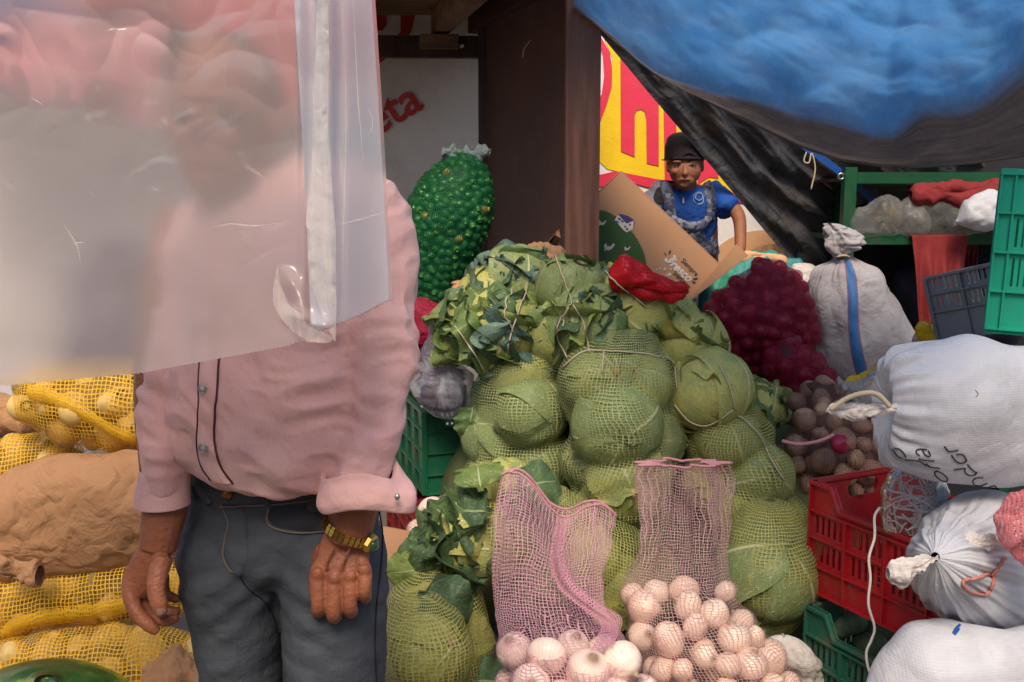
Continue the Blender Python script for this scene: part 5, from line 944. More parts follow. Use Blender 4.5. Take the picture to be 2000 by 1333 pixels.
# middle white sack, knot towards the viewer's left
C_ = []; rx_ = []; ry_ = []
for (px, py, Y, r) in [(1826, 1088, 1.875, 6), (1832, 1089, 1.88, 16), (1842, 1090, 1.90, 48), (1855, 1095, 1.94, 78), (1875, 1102, 2.0, 108), (1895, 1110, 2.08, 132), (1912, 1112, 2.18, 146), (1930, 1110, 2.28, 140), (1945, 1105, 2.38, 110), (1950, 1105, 2.42, 40)]: C_.append(at(px, py, Y)); rx_.append(m(r, Y)*.86); ry_.append(m(r, Y))
ax = nrm(C_[7]-C_[2]); A_ = nrm(np.cross(ax, [0, 0, 1])); L = Loft(C_, rx_, ry_, A_, np.cross(A_, ax), 130); fg = gather(13, .055, .10, .28); V = L.grid(260, lambda th, s: fg(th, s)); dn = nrm(V-V.mean(1, keepdims=True)); V = V+dn*(fbm(V*[4, 4, 4], 3, 12)*.022)[..., None]; V2 = V
w2 = thing('white_sack', 'white woven sack whose knot and torn tail point out between the other two', 'sack', C_[-1], 'white woven sacks'); shell('sack_body', V, m_wsack, w2, grid_uv(V, 200, .01))
tl = cols([(1736, 1112, 1130, .4), (1750, 1104, 1146, .4), (1775, 1096, 1138, .5), (1800, 1088, 1122, .6), (1822, 1082, 1100, .8), (1832, 1082, 1096, .9)], 1.86, .5, 60, ends=(.5, 0)); V = tl.grid(80, lambda th, s: 1+.15*np.sin(th*7+s*3)); V = V+nrm(V-V.mean(1, keepdims=True))*((crease(V*25, 3, 2)-.5)*.02)[..., None]; shell('tied_tail', V, m_wtail, w2)
tl = cols([(1836, 1078, 1090, .8), (1870, 1058, 1082, .5), (1910, 1045, 1075, .5), (1945, 1048, 1070, .5)], 1.93, .35, 40, ends=(0, 1)); V = tl.grid(70, lambda th, s: 1+.15*np.sin(th*7+s*3)); V = V+nrm(V-V.mean(1, keepdims=True))*((crease(V*25, 3, 2)-.5)*.02)[..., None]; shell('twisted_end', V, m_wtail, w2)
b1 = bvh_of(V1.reshape(-1, 3), gridf(*V1.shape[:2])); b2 = bvh_of(V2.reshape(-1, 3), gridf(*V2.shape[:2])); b3 = bvh_of(V3.reshape(-1, 3), gridf(*V3.shape[:2]))
def strokes(name, bv, L, r, mt, par, k=5, lift=.001, **kw):
    b = B()
    for s_ in L:
        P_ = smoothpts(s_, k) if len(s_) > 2 else np.array([np.add(s_[0], (np.subtract(s_[1], s_[0]))*t_) for t_ in np.linspace(0, 1, 5)])
        H = [hit(bv, x, y, lift) for x, y in P_]; H = [h for h in H if h is not None]
        if len(H) > 2: b.tube(H, r, 5)
    if b.v: return b.out(name, mt, par, smooth=True, **kw)
zq = lambda L: [(1740+x/7.69, 850+y/7.69) for x, y in L]
W_ = [[(25, 205), (60, 260), (110, 320), (160, 340)], [(60, 200), (130, 215), (190, 270), (225, 335)], [(540, 215), (450, 210), (390, 225), (380, 265), (430, 310)], [(470, 215), (510, 290), (565, 320), (590, 300), (560, 230)], [(420, 355), (500, 375), (650, 385)], [(530, 425), (590, 480), (680, 490), (735, 500)], [(690, 535), (655, 560), (680, 620), (760, 680), (830, 690), (845, 650), (780, 580), (690, 535)], [(805, 170), (840, 215), (880, 245), (1010, 225)],
      [(910, 300), (960, 370), (1030, 420), (1110, 405), (1130, 370), (1075, 290), (980, 290)], [(945, 520), (1040, 505), (1120, 495)], [(1105, 500), (1120, 570), (1190, 605), (1260, 590), (1280, 550)], [(1150, 440), (1200, 500), (1290, 575)], [(1380, 640), (1290, 640), (1230, 680), (1240, 730), (1300, 770), (1440, 725)], [(1600, 810), (1540, 760), (1360, 825), (1560, 830)], [(800, 740), (900, 755)], [(880, 815), (930, 840), (980, 825), (1050, 880)], [(220, 370), (340, 378), (440, 400), (530, 460)]]
strokes('handwriting', b1, [zq(s_) for s_ in W_], .0016, m_black, w1); 
strokes('handwriting', b2, [zq(s_) for s_ in [[(690, 760), (650, 800), (655, 840), (800, 830), (810, 770)], [(595, 800), (570, 860), (560, 920)], [(575, 960), (578, 985)], [(510, 890), (490, 980), (465, 1090), (445, 1060)]]], .0018, m_black, w2)
strokes('blue_mark', b3, [[(1862, 1238), (1868, 1228), (1874, 1222)], [(1864, 1240), (1872, 1230)]], .003, m_bstrap, w3); strokes('stain', b1, [[(1905, 762), (1910, 770), (1906, 775)]], .0012, m_twine, w1)
# pink net draped over the middle sack; bag of twine in the red crate
o, V = blob('pink_net', cols([(1945, 1000, 1020), (1960, 975, 1060), (1990, 960, 1100), (2030, 955, 1120), (2080, 960, 1120), (2120, 980, 1080)], 1.88, .35, 60), n_redb if 0 else net('coral_net', (.72, .22, .25), .5, col2=(.6, .2, .22)), .03, 16, uvn=90, label='coral pink net bunched over the white sack at the right edge', cat='net')
P_ = smoothpts([(1960, 1090), (1935, 1120), (1900, 1128), (1878, 1134), (1885, 1150), (1915, 1162), (1932, 1150), (1940, 1120)], 6); V, F_ = tube([shit(x, y, .004, 1.9) for x, y in P_], .0035, 6); obj('net_loop', V, F_, M('coral_hem', (.55, .2, .16), .7), None, label='coral drawstring loop of the bunched net', cat='drawstring')
L = rows([(905, 1765, 1800, .7), (925, 1745, 1830), (955, 1728, 1848), (985, 1718, 1848), (1015, 1718, 1835), (1040, 1730, 1825)], 2.32, .7, 60)
tb = thing('twine_bag', 'clear bag of tangled white twine standing in the red crate', 'plastic bag', L.C[-1]); Rt = np.random.default_rng(4); bb = B()
for k in range(95):
    a0 = Rt.uniform(math.pi, 2*math.pi); s0 = Rt.uniform(.12, .8); pts = []; da = Rt.uniform(-2.2, 2.2); ds_ = Rt.uniform(-.25, .25); rr = Rt.uniform(.75, .98)
    for t_ in np.linspace(0, 1, 14):
        i = int(np.clip(s0+ds_*math.sin(t_*3.1), .03, .97)*59); a = a0+da*t_; pts.append(L.C[i]+(L.A[i]*math.cos(a)*L.rx[i]+L.B[i]*math.sin(a)*L.ry[i])*rr)
    bb.tube(pts, .0022, 5)
bb.out('twine', m_twinew, tb, smooth=True); V = L.grid(90); V = V+nrm(V-V.mean(1, keepdims=True))*(.004+(crease(V*10, 3, 2)-.5)*.02)[..., None]; shell('clear_bag', V, m_clear3, tb)
P_ = smoothpts([(1718, 992), (1708, 1010), (1708, 1050), (1697, 1090), (1700, 1130), (1696, 1180), (1708, 1225), (1702, 1250), (1692, 1275), (1697, 1310), (1712, 1345), (1720, 1390)], 6)
V, F_ = tube([at(x, y, 2.27-.1*(y-990)/400) for x, y in P_], .0033, 6); obj('loose_string', V, F_, m_twinew, tb)
for k, (px, py, r) in enumerate([(1665, 1205, 30), (1722, 1218, 38), (1640, 1215, 28), (1775, 1235, 26), (1700, 1250, 34)]):
    V, F_ = ell((0, 0, 0), (1.05, 1, .9), 14); o = obj('pale_melon', V*m(r, 2.5), F_, m_fmelon, label=['pale green melon left of centre in the worn green crate', 'largest pale green melon, in the middle of the worn green crate', 'pale melon at the left end of the worn green crate', 'pale melon at the right end of the worn green crate', 'pale melon low in the worn green crate, behind the slots'][k], cat='melon', group='melons in the green crate'); o.location = Vector(at(px, py+8, 2.56+.05*(k % 2))-[0, 0, .9*m(r, 2.5)])
# shelf contents
o, V = blob('clear_bag', cols([(1662, 430, 465), (1675, 408, 462), (1700, 398, 462), (1735, 392, 462), (1770, 400, 462), (1800, 410, 462)], 3.84, .8, 80), m_bagg, .03, 5, label='crinkled clear bag at the left end of the green shelf', cat='plastic bag')
blob('yellow_goods', cols([(1712, 408, 440), (1735, 398, 445), (1765, 392, 450), (1800, 398, 455), (1830, 402, 456), (1860, 410, 450), (1890, 425, 445)], 3.95, .8, 60), m_yst, .05, 10, label='yellow and grey goods in film on the green shelf', cat='goods')
blob('clear_wrap', cols([(1760, 395, 460), (1800, 388, 462), (1850, 396, 460), (1900, 410, 455), (1930, 425, 450)], 3.86, .8, 80), m_bagg, .03, 4, label='loose clear wrapping over the yellow goods on the shelf', cat='wrapping')
blob('grey_film_bundle', cols([(1665, 352, 400), (1700, 345, 398), (1750, 342, 395), (1800, 350, 390)], 4.1, .7, 60), m_bagg, .03, 4, label='grey film bundle behind, at the top of the green shelf', cat='film')
blob('red_cloth_roll', cols([(1782, 372, 388), (1800, 364, 392), (1850, 360, 394), (1900, 356, 395), (1960, 354, 392)], 3.82, .8, 60), m_redcloth, .03, 9, fnn=fbm, label='rolled red cloth lying along the top of the green shelf', cat='cloth')
blob('white_cloth_bag', cols([(1868, 425, 440), (1880, 400, 446), (1905, 378, 452), (1935, 362, 455), (1975, 355, 455), (2020, 365, 450)], 3.7, .8, 60), m_wsack, .03, 8, fnn=fbm, label='small white sack on the shelf behind the teal crate', cat='sack')
def cloth(name, px0, px1, py0, py1, Y, mt, label, seed):
    u, v = np.meshgrid(np.linspace(0, 1, 60), np.linspace(0, 1, 90), indexing='ij'); tl_, tr_, bl_, br_ = at(px0, py0, Y), at(px1, py0, Y), at(px0+18, py1, Y-.06), at(px1-14, py1-30, Y-.06)
    P = tl_*((1-u)*(1-v))[..., None]+tr_*(u*(1-v))[..., None]+bl_*((1-u)*v)[..., None]+br_*(u*v)[..., None]; P[..., 1] += -.012*np.sin(u*22+v*2+seed)*sm(0, .5, v)-.01*fbm(P*8, 2, seed); P[..., 1] += .06*np.clip(1-v/.02, 0, 1)
    o = grid_obj(name, P, np.stack([u, v], -1), mt, label=label, cat='cloth'); s_ = o.modifiers.new('solid', 'SOLIDIFY'); s_.thickness = .003
cloth('red_cloth', 1780, 1893, 457, 640, 3.80, m_redcloth, 'dark red cloth hanging from the front rail of the green shelf', 1); cloth('red_cloth', 1868, 1912, 476, 580, 3.93, m_redcloth, 'narrow red cloth hanging behind the large one, beside the grey crate', 3)
blob('printed_sack', cols([(1790, 655, 690), (1815, 640, 705), (1850, 640, 715), (1900, 650, 715)], 3.3, .7, 50), crinkle('printed_sack', (.55, .5, .5), .5, 16, .6, (.45, .25, .1)), .04, 9, label='small printed sack poking out below the grey crate', cat='sack')
blob('yellow_sack', cols([(1790, 640, 652), (1805, 636, 668), (1825, 640, 680), (1840, 650, 690)], 3.25, .6, 50), m_yellow, .03, 12, label='yellow printed wrapper below the grey crate', cat='wrapper')
blob('yellow_sack', cols([(1650, 745, 765), (1690, 732, 768), (1730, 712, 765), (1770, 700, 760), (1820, 690, 750)], 3.35, .7, 50), m_yellow, .03, 8, label='flattened yellow sack under the grey striped sack', cat='sack')
blob('grey_film', cols([(1645, 750, 768), (1665, 740, 785), (1700, 734, 795), (1735, 738, 800), (1770, 750, 800)], 3.0, .6, 60), m_greyc, .04, 9, label='crumpled grey film behind the knot of the big white sack', cat='film')
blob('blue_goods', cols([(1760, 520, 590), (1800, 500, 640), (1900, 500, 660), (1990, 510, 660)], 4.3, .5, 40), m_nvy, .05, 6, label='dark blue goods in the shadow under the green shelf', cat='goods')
blob('pale_sack', rows([(525, 1545, 1590), (550, 1540, 1600), (580, 1550, 1600)], 4.1, .7, 40), m_wtail, .04, 9, label='pale sack end between the red onions and the grey sack', cat='sack')
blob('teal_sack', cols([(1370, 575, 640), (1400, 540, 620), (1440, 515, 590), (1480, 500, 560), (1530, 498, 545), (1560, 505, 540)], 4.15, .6, 50), crinkle('teal_printed_sack', (.02, .17, .30), .5, 12, .5, (.05, .3, .2)), .04, 6, label='teal and green printed sack behind the red onions', cat='sack')
blob('orange_packet', cols([(1445, 500, 512), (1480, 492, 508), (1510, 494, 512), (1535, 502, 515)], 4.12, .5, 30), m_porange, .02, 10, label='orange packet on the teal sack beside the cardboard flap', cat='packet')
blob('white_sack_end', rows([(1255, 1500, 1575), (1280, 1500, 1600), (1320, 1540, 1610), (1360, 1550, 1610)], 2.45, .6, 40), m_wtail, .03, 7, label='pale sack end low between the white onions and the green crate', cat='sack')
for k, (pts, Ys) in enumerate([([(1042, 25), (1040, 70), (1025, 95), (1021, 112)], [4.2]*4), ([(1575, 297), (1570, 315), (1580, 318), (1585, 300), (1592, 330), (1584, 370)], [3.86]*6)]):
    rope('hanging_string', pts, Ys, .003, m_twine, label=['frayed string hanging in front of the brown panel', 'looped string hanging from the hem of the blue tarpaulin'][k], cat='string')
# straw ties over the cabbages
TIE = ['straw tie running down the left of the crowning cabbage', 'straw tie over the right of the leafy head below the crowning cabbage', 'straw tie forking left under the crowning cabbage', 'long straw tie from the crowning cabbage towards the red bag', 'straw tie over the left leafy heap, its left strand', 'straw tie over the left leafy heap, its right strand', 'straw tie under the tied browned cabbage', 'straw tie down the face of the tied browned cabbage', 'straw tie closing the mouth of the central sack', 'short loose end hanging at the mouth of the central sack', 'straw tie at the right shoulder of the central sack', 'straw tie running down the right edge sack', 'straw tie at the far left of the top heap']
for k, pts in enumerate([[(1085, 495), (1100, 545), (1118, 590), (1110, 600), (1100, 640)], [(1118, 590), (1140, 630), (1152, 690)], [(1110, 600), (1090, 650), (1110, 700)], [(1180, 530), (1215, 560), (1260, 600)], [(1000, 565), (985, 610), (1005, 650)], [(1025, 570), (1010, 610), (990, 690)], [(1320, 790), (1350, 822), (1385, 828), (1430, 800)], [(1405, 715), (1425, 760), (1435, 800)], [(1100, 720), (1140, 690), (1185, 688), (1250, 692), (1290, 700)], [(1180, 690), (1175, 730)], [(1300, 700), (1320, 720), (1325, 760)], [(1440, 810), (1480, 850), (1500, 890), (1530, 940)], [(890, 640), (925, 690), (945, 725)]]):
    P_ = smoothpts(pts, 5); V, F_ = tube([shit(x, y, .006, 3) for x, y in P_], .0026, 5); obj('straw_tie', V, F_, m_twine, None, label=TIE[k], cat='tie', group='straw ties over the cabbages')
# low pallet under the front onion nets (below the frame) and packed sacks carrying the heap
pl = thing('wooden_pallet', 'low wooden pallet stack under the front onion nets', 'pallet', (.4, 2.25, 0)); zt_ = at(1200, 1420, 2.2)[2]-.03
for k in range(6): B().box((.0, 2.0+k*.12, zt_-.02), (.75, 2.09+k*.12, zt_)).out('slat', m_plank, pl)
for xx in (.0, .34, .67): B().box((xx, 2.01, .0), (xx+.08, 2.68, zt_-.021)).out('bearer', m_plank, pl)
for k, (x, y, z, a, b_, c_) in enumerate([(.28, 3.35, .3, .42, .34, .32), (-.02, 3.3, .35, .25, .3, .35), (.62, 3.35, .35, .3, .3, .33), (.25, 3.45, .75, .36, .28, .3), (.95, 3.2, .35, .3, .3, .35), (1.05, 3.8, .45, .35, .35, .45), (-1.05, 2.5, .42, .42, .26, .42), (-1.1, 2.62, .85, .4, .25, .2)]):
    V, F_ = ell((x, y, z), (a, b_, c_), 18); V = V+fbm(V*6, 3, k)[:, None]*.02; obj('packed_sack', V, F_, M('olive_sack', (.10, .12, .04), .8) if k < 5 else m_sack, None, label='packed sack buried inside the heaps of produce', cat='sack', group='buried sacks')
# ---------------------------------------------------------------- the man
J = lambda px, py, Y: at(px, py, Y)
def limb(P, r, n=16, flat=None, side=None, k=5, ck=.55): P_ = smoothpts(P, k); t = np.linspace(0, 1, len(P_)); r_ = crom(t, np.linspace(0, 1, len(r)), np.array(r, float)); fl = None if flat is None else np.interp(t, np.linspace(0, 1, len(flat)), flat); return tube(P_, r_, n, fl, side, ck=ck)
mn = thing('person', 'man in a pink shirt and charcoal jeans, his head and chest behind the hanging plastic', 'person', J(555, 667, 1.6)*[1, 1, 0])
pxm = lambda v, Y=1.5: m(v, Y)
sh_ = []
hd = J(452, 240, 1.54)
sh_ += [ell(hd+[0, 0, .02], (.076, .094, .105), 14), ell(hd+[-.005, -.035, -.05], (.056, .062, .07), 12), ell(hd+[-.012, -.098, -.018], (.013, .022, .022), 8), ell(hd+[-.008, -.088, -.062], (.024, .014, .009), 8), ell(hd+[-.01, -.080, -.092], (.026, .022, .016), 8), ell(hd+[.0, -.08, .028], (.05, .018, .012), 8)]
for s_ in (-1, 1): sh_ += [ell(hd+[.077*s_, .005, -.01], (.012, .02, .032), 8), ell(hd+[-.008+.034*s_, -.072, -.026], (.022, .018, .016), 8)]
sh_ += [limb([hd+[0, .01, -.03], J(480, 345, 1.58), J(500, 430, 1.6)], [.06, .058, .075])]
sh_ += [limb([J(520, 400, 1.62), J(525, 600, 1.6), J(530, 800, 1.56), J(550, 960, 1.58), J(550, 1090, 1.6)], [.06, .075, .08, .080, .075], 20, [1.6, 1.7, 1.6, 1.5, 1.5], (0, 1, 0))]
Yl = 1.44                                                       # his left arm (right in the picture)
sh_ += [limb([J(720, 400, 1.6), J(745, 560, 1.56), J(735, 730, 1.5), J(706, 900, 1.45), J(688, 1010, Yl), J(680, 1052, Yl)], [.05, .048, .046, .042, .036, .033])]
sh_ += [limb([J(375, 430, 1.62), J(348, 560, 1.58), J(318, 740, 1.52), J(322, 900, 1.48), J(322, 990, 1.46), J(308, 1072, 1.45)], [.045, .045, .043, .038, .034, .028])]
# left hand: back towards the viewer, loose fist
r1 = m(1, Yl)
palm = [limb([J(678, 1040, Yl), J(672, 1075, Yl), J(668, 1120, Yl-.01), J(668, 1142, Yl)], [44*r1, 51*r1, 57*r1, 55*r1], 18, [.62, .48, .44, .44], (1, 0, 0))]
kn = [(621, 1120), (653, 1128), (684, 1124), (712, 1112)]; pip = [(622, 1178), (652, 1190), (684, 1180), (712, 1152)]; rk = [17.5, 17.5, 16.5, 15]
for (a, b_), (c_, d_), r in zip(kn, pip, rk):
    palm += [limb([J(a+(668-a)*.4, b_-44, Yl+.006), J(a, b_, Yl-.016), J(c_, d_, Yl-.028), J(c_+1, d_+14, Yl-.012), J(c_+2, d_+8, Yl+.020), J(c_+3, d_-22, Yl+.034)], [r*.55*r1, r*.98*r1, r*.88*r1, r*.90*r1, r*.85*r1, r*.8*r1], 12), ell(J(a, b_+2, Yl-.026), (r*.75*r1, r*.55*r1, r*.8*r1), 8), ell(J(c_, d_-4, Yl-.030), (r*.8*r1, r*.6*r1, r*.9*r1), 8)]
palm += [limb([J(640, 1080, Yl+.01), J(618, 1110, Yl+.025), J(612, 1150, Yl+.035), J(628, 1185, Yl+.04)], [.02, .017, .014, .012])]
for pts in ([(688, 1066), (674, 1090), (668, 1114)], [(694, 1084), (699, 1102), (699, 1116)], [(652, 1070), (641, 1090), (637, 1112)]): palm += [limb([J(x, y, Yl-.0245-.0035*(y > 1088)) for x, y in pts], [.0024]*3, 8)]
sh_ += palm
# right hand: thumb side towards the viewer, fingers curled in
Yr = 1.45; r2 = m(1, Yr)
sh_ += [limb([J(310, 1062, Yr), J(295, 1095, Yr), J(280, 1130, Yr+.005), J(270, 1155, Yr+.01)], [30*r2, 37*r2, 37*r2, 28*r2], 16, [.8, .75, .75, .8], (1, 0, 0)),
        limb([J(262, 1110, Yr+.0), J(254, 1142, Yr-.005), J(258, 1175, Yr-.012), J(272, 1202, Yr-.018), J(292, 1222, Yr-.020), J(307, 1234, Yr-.018)], [18*r2, 17*r2, 16*r2, 15*r2, 13.5*r2, 9*r2], 12),
        limb([J(318, 1090, Yr-.02), J(308, 1125, Yr-.032), J(305, 1155, Yr-.042), J(311, 1180, Yr-.046), J(315, 1199, Yr-.045)], [20*r2, 20*r2, 18*r2, 17*r2, 12*r2], 12, [1, .9, .9, .85, .7], (1, 0, 0)),
        limb([J(280, 1140, Yr+.015), J(278, 1175, Yr+.012), J(295, 1204, Yr+.012), J(325, 1212, Yr+.014), J(347, 1207, Yr+.016)], [15*r2, 15*r2, 14*r2, 12.5*r2, 9*r2], 12),
        limb([J(300, 1130, Yr+.03), J(298, 1165, Yr+.03), J(315, 1190, Yr+.03), J(350, 1195, Yr+.032)], [15*r2, 14*r2, 13*r2, 9*r2], 12), limb([J(318, 1125, Yr+.045), J(322, 1158, Yr+.045), J(348, 1172, Yr+.045)], [14*r2, 12*r2, 9*r2], 12)]
V, Fc, N = fuse(sh_, .0019, 3); dn = np.stack([vn(V*90, 1)*.0004+vn(V*[260, 260, 500], 5)*.0004+np.abs(vn(V*[60, 60, 230], 6))*-.0004], -1); V = V+N*dn
obj('body', V, Fc, m_skin, mn); BB = bvh_of(V, Fc)
def nail(px, py, a_, b_, par, nm='nail'):
    G = np.array([[hit(BB, px+a_*u*math.sqrt(max(0, 1-abs(v)**3*.5)), py+b_*v, .0006) for v in np.linspace(-1, 1, 7)] for u in np.linspace(-1, 1, 7)]); grid_obj(nm, G, np.zeros((7, 7, 2)), m_nail, par)
try: nail(315, 1197, 9.5, 9, mn)
except Exception as e: print('nail', e)
# hair, brows
V, Fc, N = fuse([ell(hd+[.004, .02, .038], (.080, .092, .095), 14)], .005, 2); k = (V[:, 1] > hd[1]+.005) & (V[:, 2] > hd[2]-.05) | (V[:, 2] > hd[2]+.108); idx = -np.ones(len(V), int); 
Fc2 = [f for f in Fc if all(k[i] for i in f)]; obj('hair', V+N*(fbm(V*60, 2)*.003)[:, None], Fc2, m_hair, mn)
for s_ in (-1, 1): V, F_ = ell(hd+[-.008+.034*s_, -.083, .004], (.020, .006, .0045), 6); obj('eyebrow', V, F_, m_brow, mn); V, F_ = ell(hd+[-.008+.034*s_, -.079, -.018], (.012, .009, .007), 8); obj('eye', V, F_, m_eye, mn)
# jeans
Yj = 1.55
jn = [limb([J(558, 855, Yj+.03), J(556, 900, Yj+.03), J(552, 1010, Yj+.03), J(548, 1070, Yj+.03), J(550, 1115, Yj+.03)], [188*r1*1.06, 194*r1*1.07, 200*r1*1.07, 198*r1*1.08, 180*r1*1.08], 30, [.74, .76, .78, .78, .66], (1, 0, 0), ck=.1),
      limb([J(450, 1040, Yj+.02), J(452, 1110, Yj+.0), J(462, 1200, Yj+.01), J(472, 1333, Yj+.03), J(480, 1480, Yj+.08), J(480, 1750, Yj+.06), J(478, 2080, Yj+.10)], [.082, .086, .076, .066, .058, .052, .056], 22, [1.1]*3+[1.05]*3, (1, 0, 0)),
      limb([J(648, 1040, Yj+.01), J(652, 1110, Yj-.02), J(652, 1200, Yj-.02), J(655, 1333, Yj-.01), J(650, 1480, Yj+.02), J(648, 1750, Yj+.03), J(650, 2080, Yj+.06)], [.084, .088, .085, .081, .070, .058, .060], 22, [1.1]*3+[1.05]*3, (1, 0, 0))]
V, Fc, N = fuse(jn, .0045, 8)
pxv = 1000+V[:, 0]/V[:, 1]*F*1.0
dz = J(560, 950, 1.5)[2]-V[:, 2]
fold = np.exp(-((dz-.15)/.10)**2)*np.sin((V[:, 2]*1.0+np.abs(V[:, 0]-J(545, 1100, 1.5)[0])*.75)*115+fbm(V*8, 2, 2)*2.2)*.0019+fbm(V*[10, 10, 16], 3, 7)*.0032+(crease(V*[9, 9, 20], 2, 3)-.5)*.004; V = V+N*fold[:, None]
jo = obj('jeans', V, Fc, m_denim, mn); BJ = bvh_of(V, Fc)
def seam(name, bv, pts, r, mt, par, k=8, lift=.0008, **kw):
    P_ = smoothpts(pts, k); H = [hit(bv, x, y, lift) for x, y in P_]; H = [h for h in H if h is not None]
    if len(H) > 2: V_, F_ = tube(H, r, 5); return obj(name, V_, F_, mt, par, **kw)
def patch(name, bv, L, Rr, mt, par, lift=.003, nw=7, k=8, **kw):   # strip between two pixel polylines lying on a surface
    L = smoothpts(L, k); Rr = smoothpts(Rr, k); G = []
    for a, b_ in zip(L, Rr):
        row = []
        row = [hit(bv, *(a+(b_-a)*f), lift*(1 if 0 < f < 1 else .2)) for f in np.linspace(0, 1, nw)]; ok = [i for i in range(nw) if row[i] is not None]
        if ok: G.append([row[min(ok, key=lambda i: abs(i-j))] for j in range(nw)])
    G = np.array(G); return grid_obj(name, G, np.stack(np.meshgrid(np.linspace(0, 1, len(G)), np.linspace(0, 1, nw), indexing='ij'), -1), mt, par, **kw)
patch('blue_stripe', bg_, [(1648, 512), (1652, 540), (1655, 580), (1656, 640), (1662, 690), (1672, 734)], [(1662, 510), (1672, 540), (1676, 580), (1678, 640), (1686, 690), (1696, 732)], M('stripe_edge', (.33, .10, .14), .7), gs, .0015, 5)
patch('blue_stripe', bg_, [(1650, 512), (1654, 540), (1657, 580), (1658, 640), (1664, 690), (1674, 733)], [(1660, 510), (1670, 540), (1674, 580), (1676, 640), (1684, 690), (1694, 731)], M('sack_stripe', (.04, .17, .45), .6), gs, .004, 5)
patch('waistband', BJ, [(372, 925), (430, 935), (500, 935), (570, 942), (660, 950), (745, 960)], [(368, 968), (420, 980), (440, 988), (520, 985), (600, 982), (680, 970)], m_denim, jo, .004)
seam('stitching', BJ, [(432, 990), (470, 988), (520, 985), (580, 980), (640, 966)], .0011, m_thread, jo, lift=.0045)
seam('stitching', BJ, [(424, 955), (430, 975), (434, 992), (446, 1020), (440, 1050), (436, 1085), (448, 1112), (462, 1120)], .0012, m_thread, jo)
patch('fly', BJ, [(434, 992), (446, 1020), (440, 1050), (437, 1085), (452, 1112)], [(478, 992), (482, 1020), (484, 1060), (482, 1095), (472, 1125)], m_denim, jo, .004)
seam('stitching', BJ, [(526, 990), (522, 1010), (530, 1028), (560, 1038), (600, 1041), (632, 1040)], .0014, m_thread, jo, lift=.003)
patch('front_pocket', BJ, [(530, 992), (526, 1010), (534, 1026), (562, 1034), (600, 1038), (640, 1038)], [(600, 985), (600, 995), (610, 1000), (620, 1000), (640, 1000), (650, 1000)], M('pocket_denim', (.03, .032, .042), .9, bs=200), jo, .0015)
for (a, b_) in (((492, 942), (520, 992)), ((388, 950), (402, 985)), ((370, 950), (376, 975))): patch('belt_loop', BJ, [a, (a[0]*.6+b_[0]*.4, a[1]*.6+b_[1]*.4), b_], [(a[0]+14, a[1]), ((a[0]*.6+b_[0]*.4)+14, a[1]*.6+b_[1]*.4), (b_[0]+14, b_[1]-2)], m_denim, jo, .006, k=4)
seam('side_seam', BJ, [(738, 985), (746, 1040), (744, 1100), (735, 1180), (732, 1260), (735, 1333), (735, 1400)], .0014, M('dark_seam', (.012, .012, .018), .8), jo); seam('side_seam', BJ, [(466, 1120), (485, 1150), (520, 1180), (540, 1230), (548, 1330)], .0012, M('dark_seam', (.012, .012, .018), .8), jo)
c = hit(BJ, 449, 963, .006); V, F_ = tube([c, c+[0, -.004, .0]], .0095, 18); obj('button', V, F_, m_copper, jo)
for px in (478, 650): 
    q = J(px, 2080, 1.6); V, Fc, N = fuse([ell((q[0], q[1]-.06, .05), (.05, .14, .045), 12), ell((q[0], q[1]+.03, .07), (.045, .06, .06), 10)], .008, 2); obj('shoe', V, Fc, m_wood, mn)
# shirt: trunk and sleeves as one cloth
Yt = 1.53
ts_ = [limb([J(510, 362, 1.58), J(535, 395, 1.58), J(548, 460, 1.57), J(545, 560, 1.55), J(532, 700, 1.52), J(530, 770, 1.50), J(542, 815, 1.505), J(548, 850, 1.52), J(550, 868, 1.53)], [.06, .115, .150, .156, .155, .160, .166, .162, .154], 36, [.6, .62, .66, .72, .76, .80, .82, .82, .80], (1, 0, 0), ck=.02),
       limb([J(700, 385, 1.58), J(728, 430, 1.56), J(742, 540, 1.53), J(745, 640, 1.49), J(742, 740, 1.46), J(728, 850, 1.43), J(712, 930, 1.42), J(704, 968, 1.42)], [.048, .060, .058, .056, .053, .051, .053, .053], 22, [.95]*4, (1, 0, 0), ck=.1),
       limb([J(425, 420, 1.60), J(398, 470, 1.58), J(372, 580, 1.55), J(346, 700, 1.51), J(332, 820, 1.48), J(320, 900, 1.46), J(320, 950, 1.46)], [.045, .050, .046, .041, .037, .036, .039], 20),
       limb([J(440, 365, 1.56), J(490, 375, 1.6), J(545, 345, 1.62)], [.03, .035, .03], 12)]
V, Fc, N = fuse(ts_, .0042, 7)
arm = np.exp(-((V[:, 2]-J(0, 730, 1.46)[2])/.13)**2)*(np.abs(V[:, 0]-J(530, 700, 1.5)[0]) > .135)
wr = fbm(V*[6, 6, 8], 3, 3)*.009+(crease(V*[6, 6, 11]+fbm(V*4, 2, 8)[:, None]*.9, 3, 6)-.5)*-.020
wr = wr+arm*np.sin(V[:, 2]*150+V[:, 0]*55+fbm(V*9, 2, 3)*4.5)*.0016*(1+fbm(V*7, 2, 9))
drape = np.sin((V[:, 0]*.9-V[:, 2]*.35)*60+fbm(V*5, 2, 4)*2)*.0035*sm(J(0, 560, 1.5)[2], J(0, 900, 1.5)[2], V[:, 2])
V = V+N*(wr+drape)[:, None]; so_ = obj('shirt', V, Fc, m_shirt, mn); BS = bvh_of(V, Fc)
patch('placket', BS, [(402, 560), (398, 640), (390, 720), (388, 800), (386, 860), (392, 905), (412, 938)], [(436, 560), (434, 640), (427, 720), (422, 800), (420, 860), (432, 910), (455, 944)], m_shirt, so_, .0042)
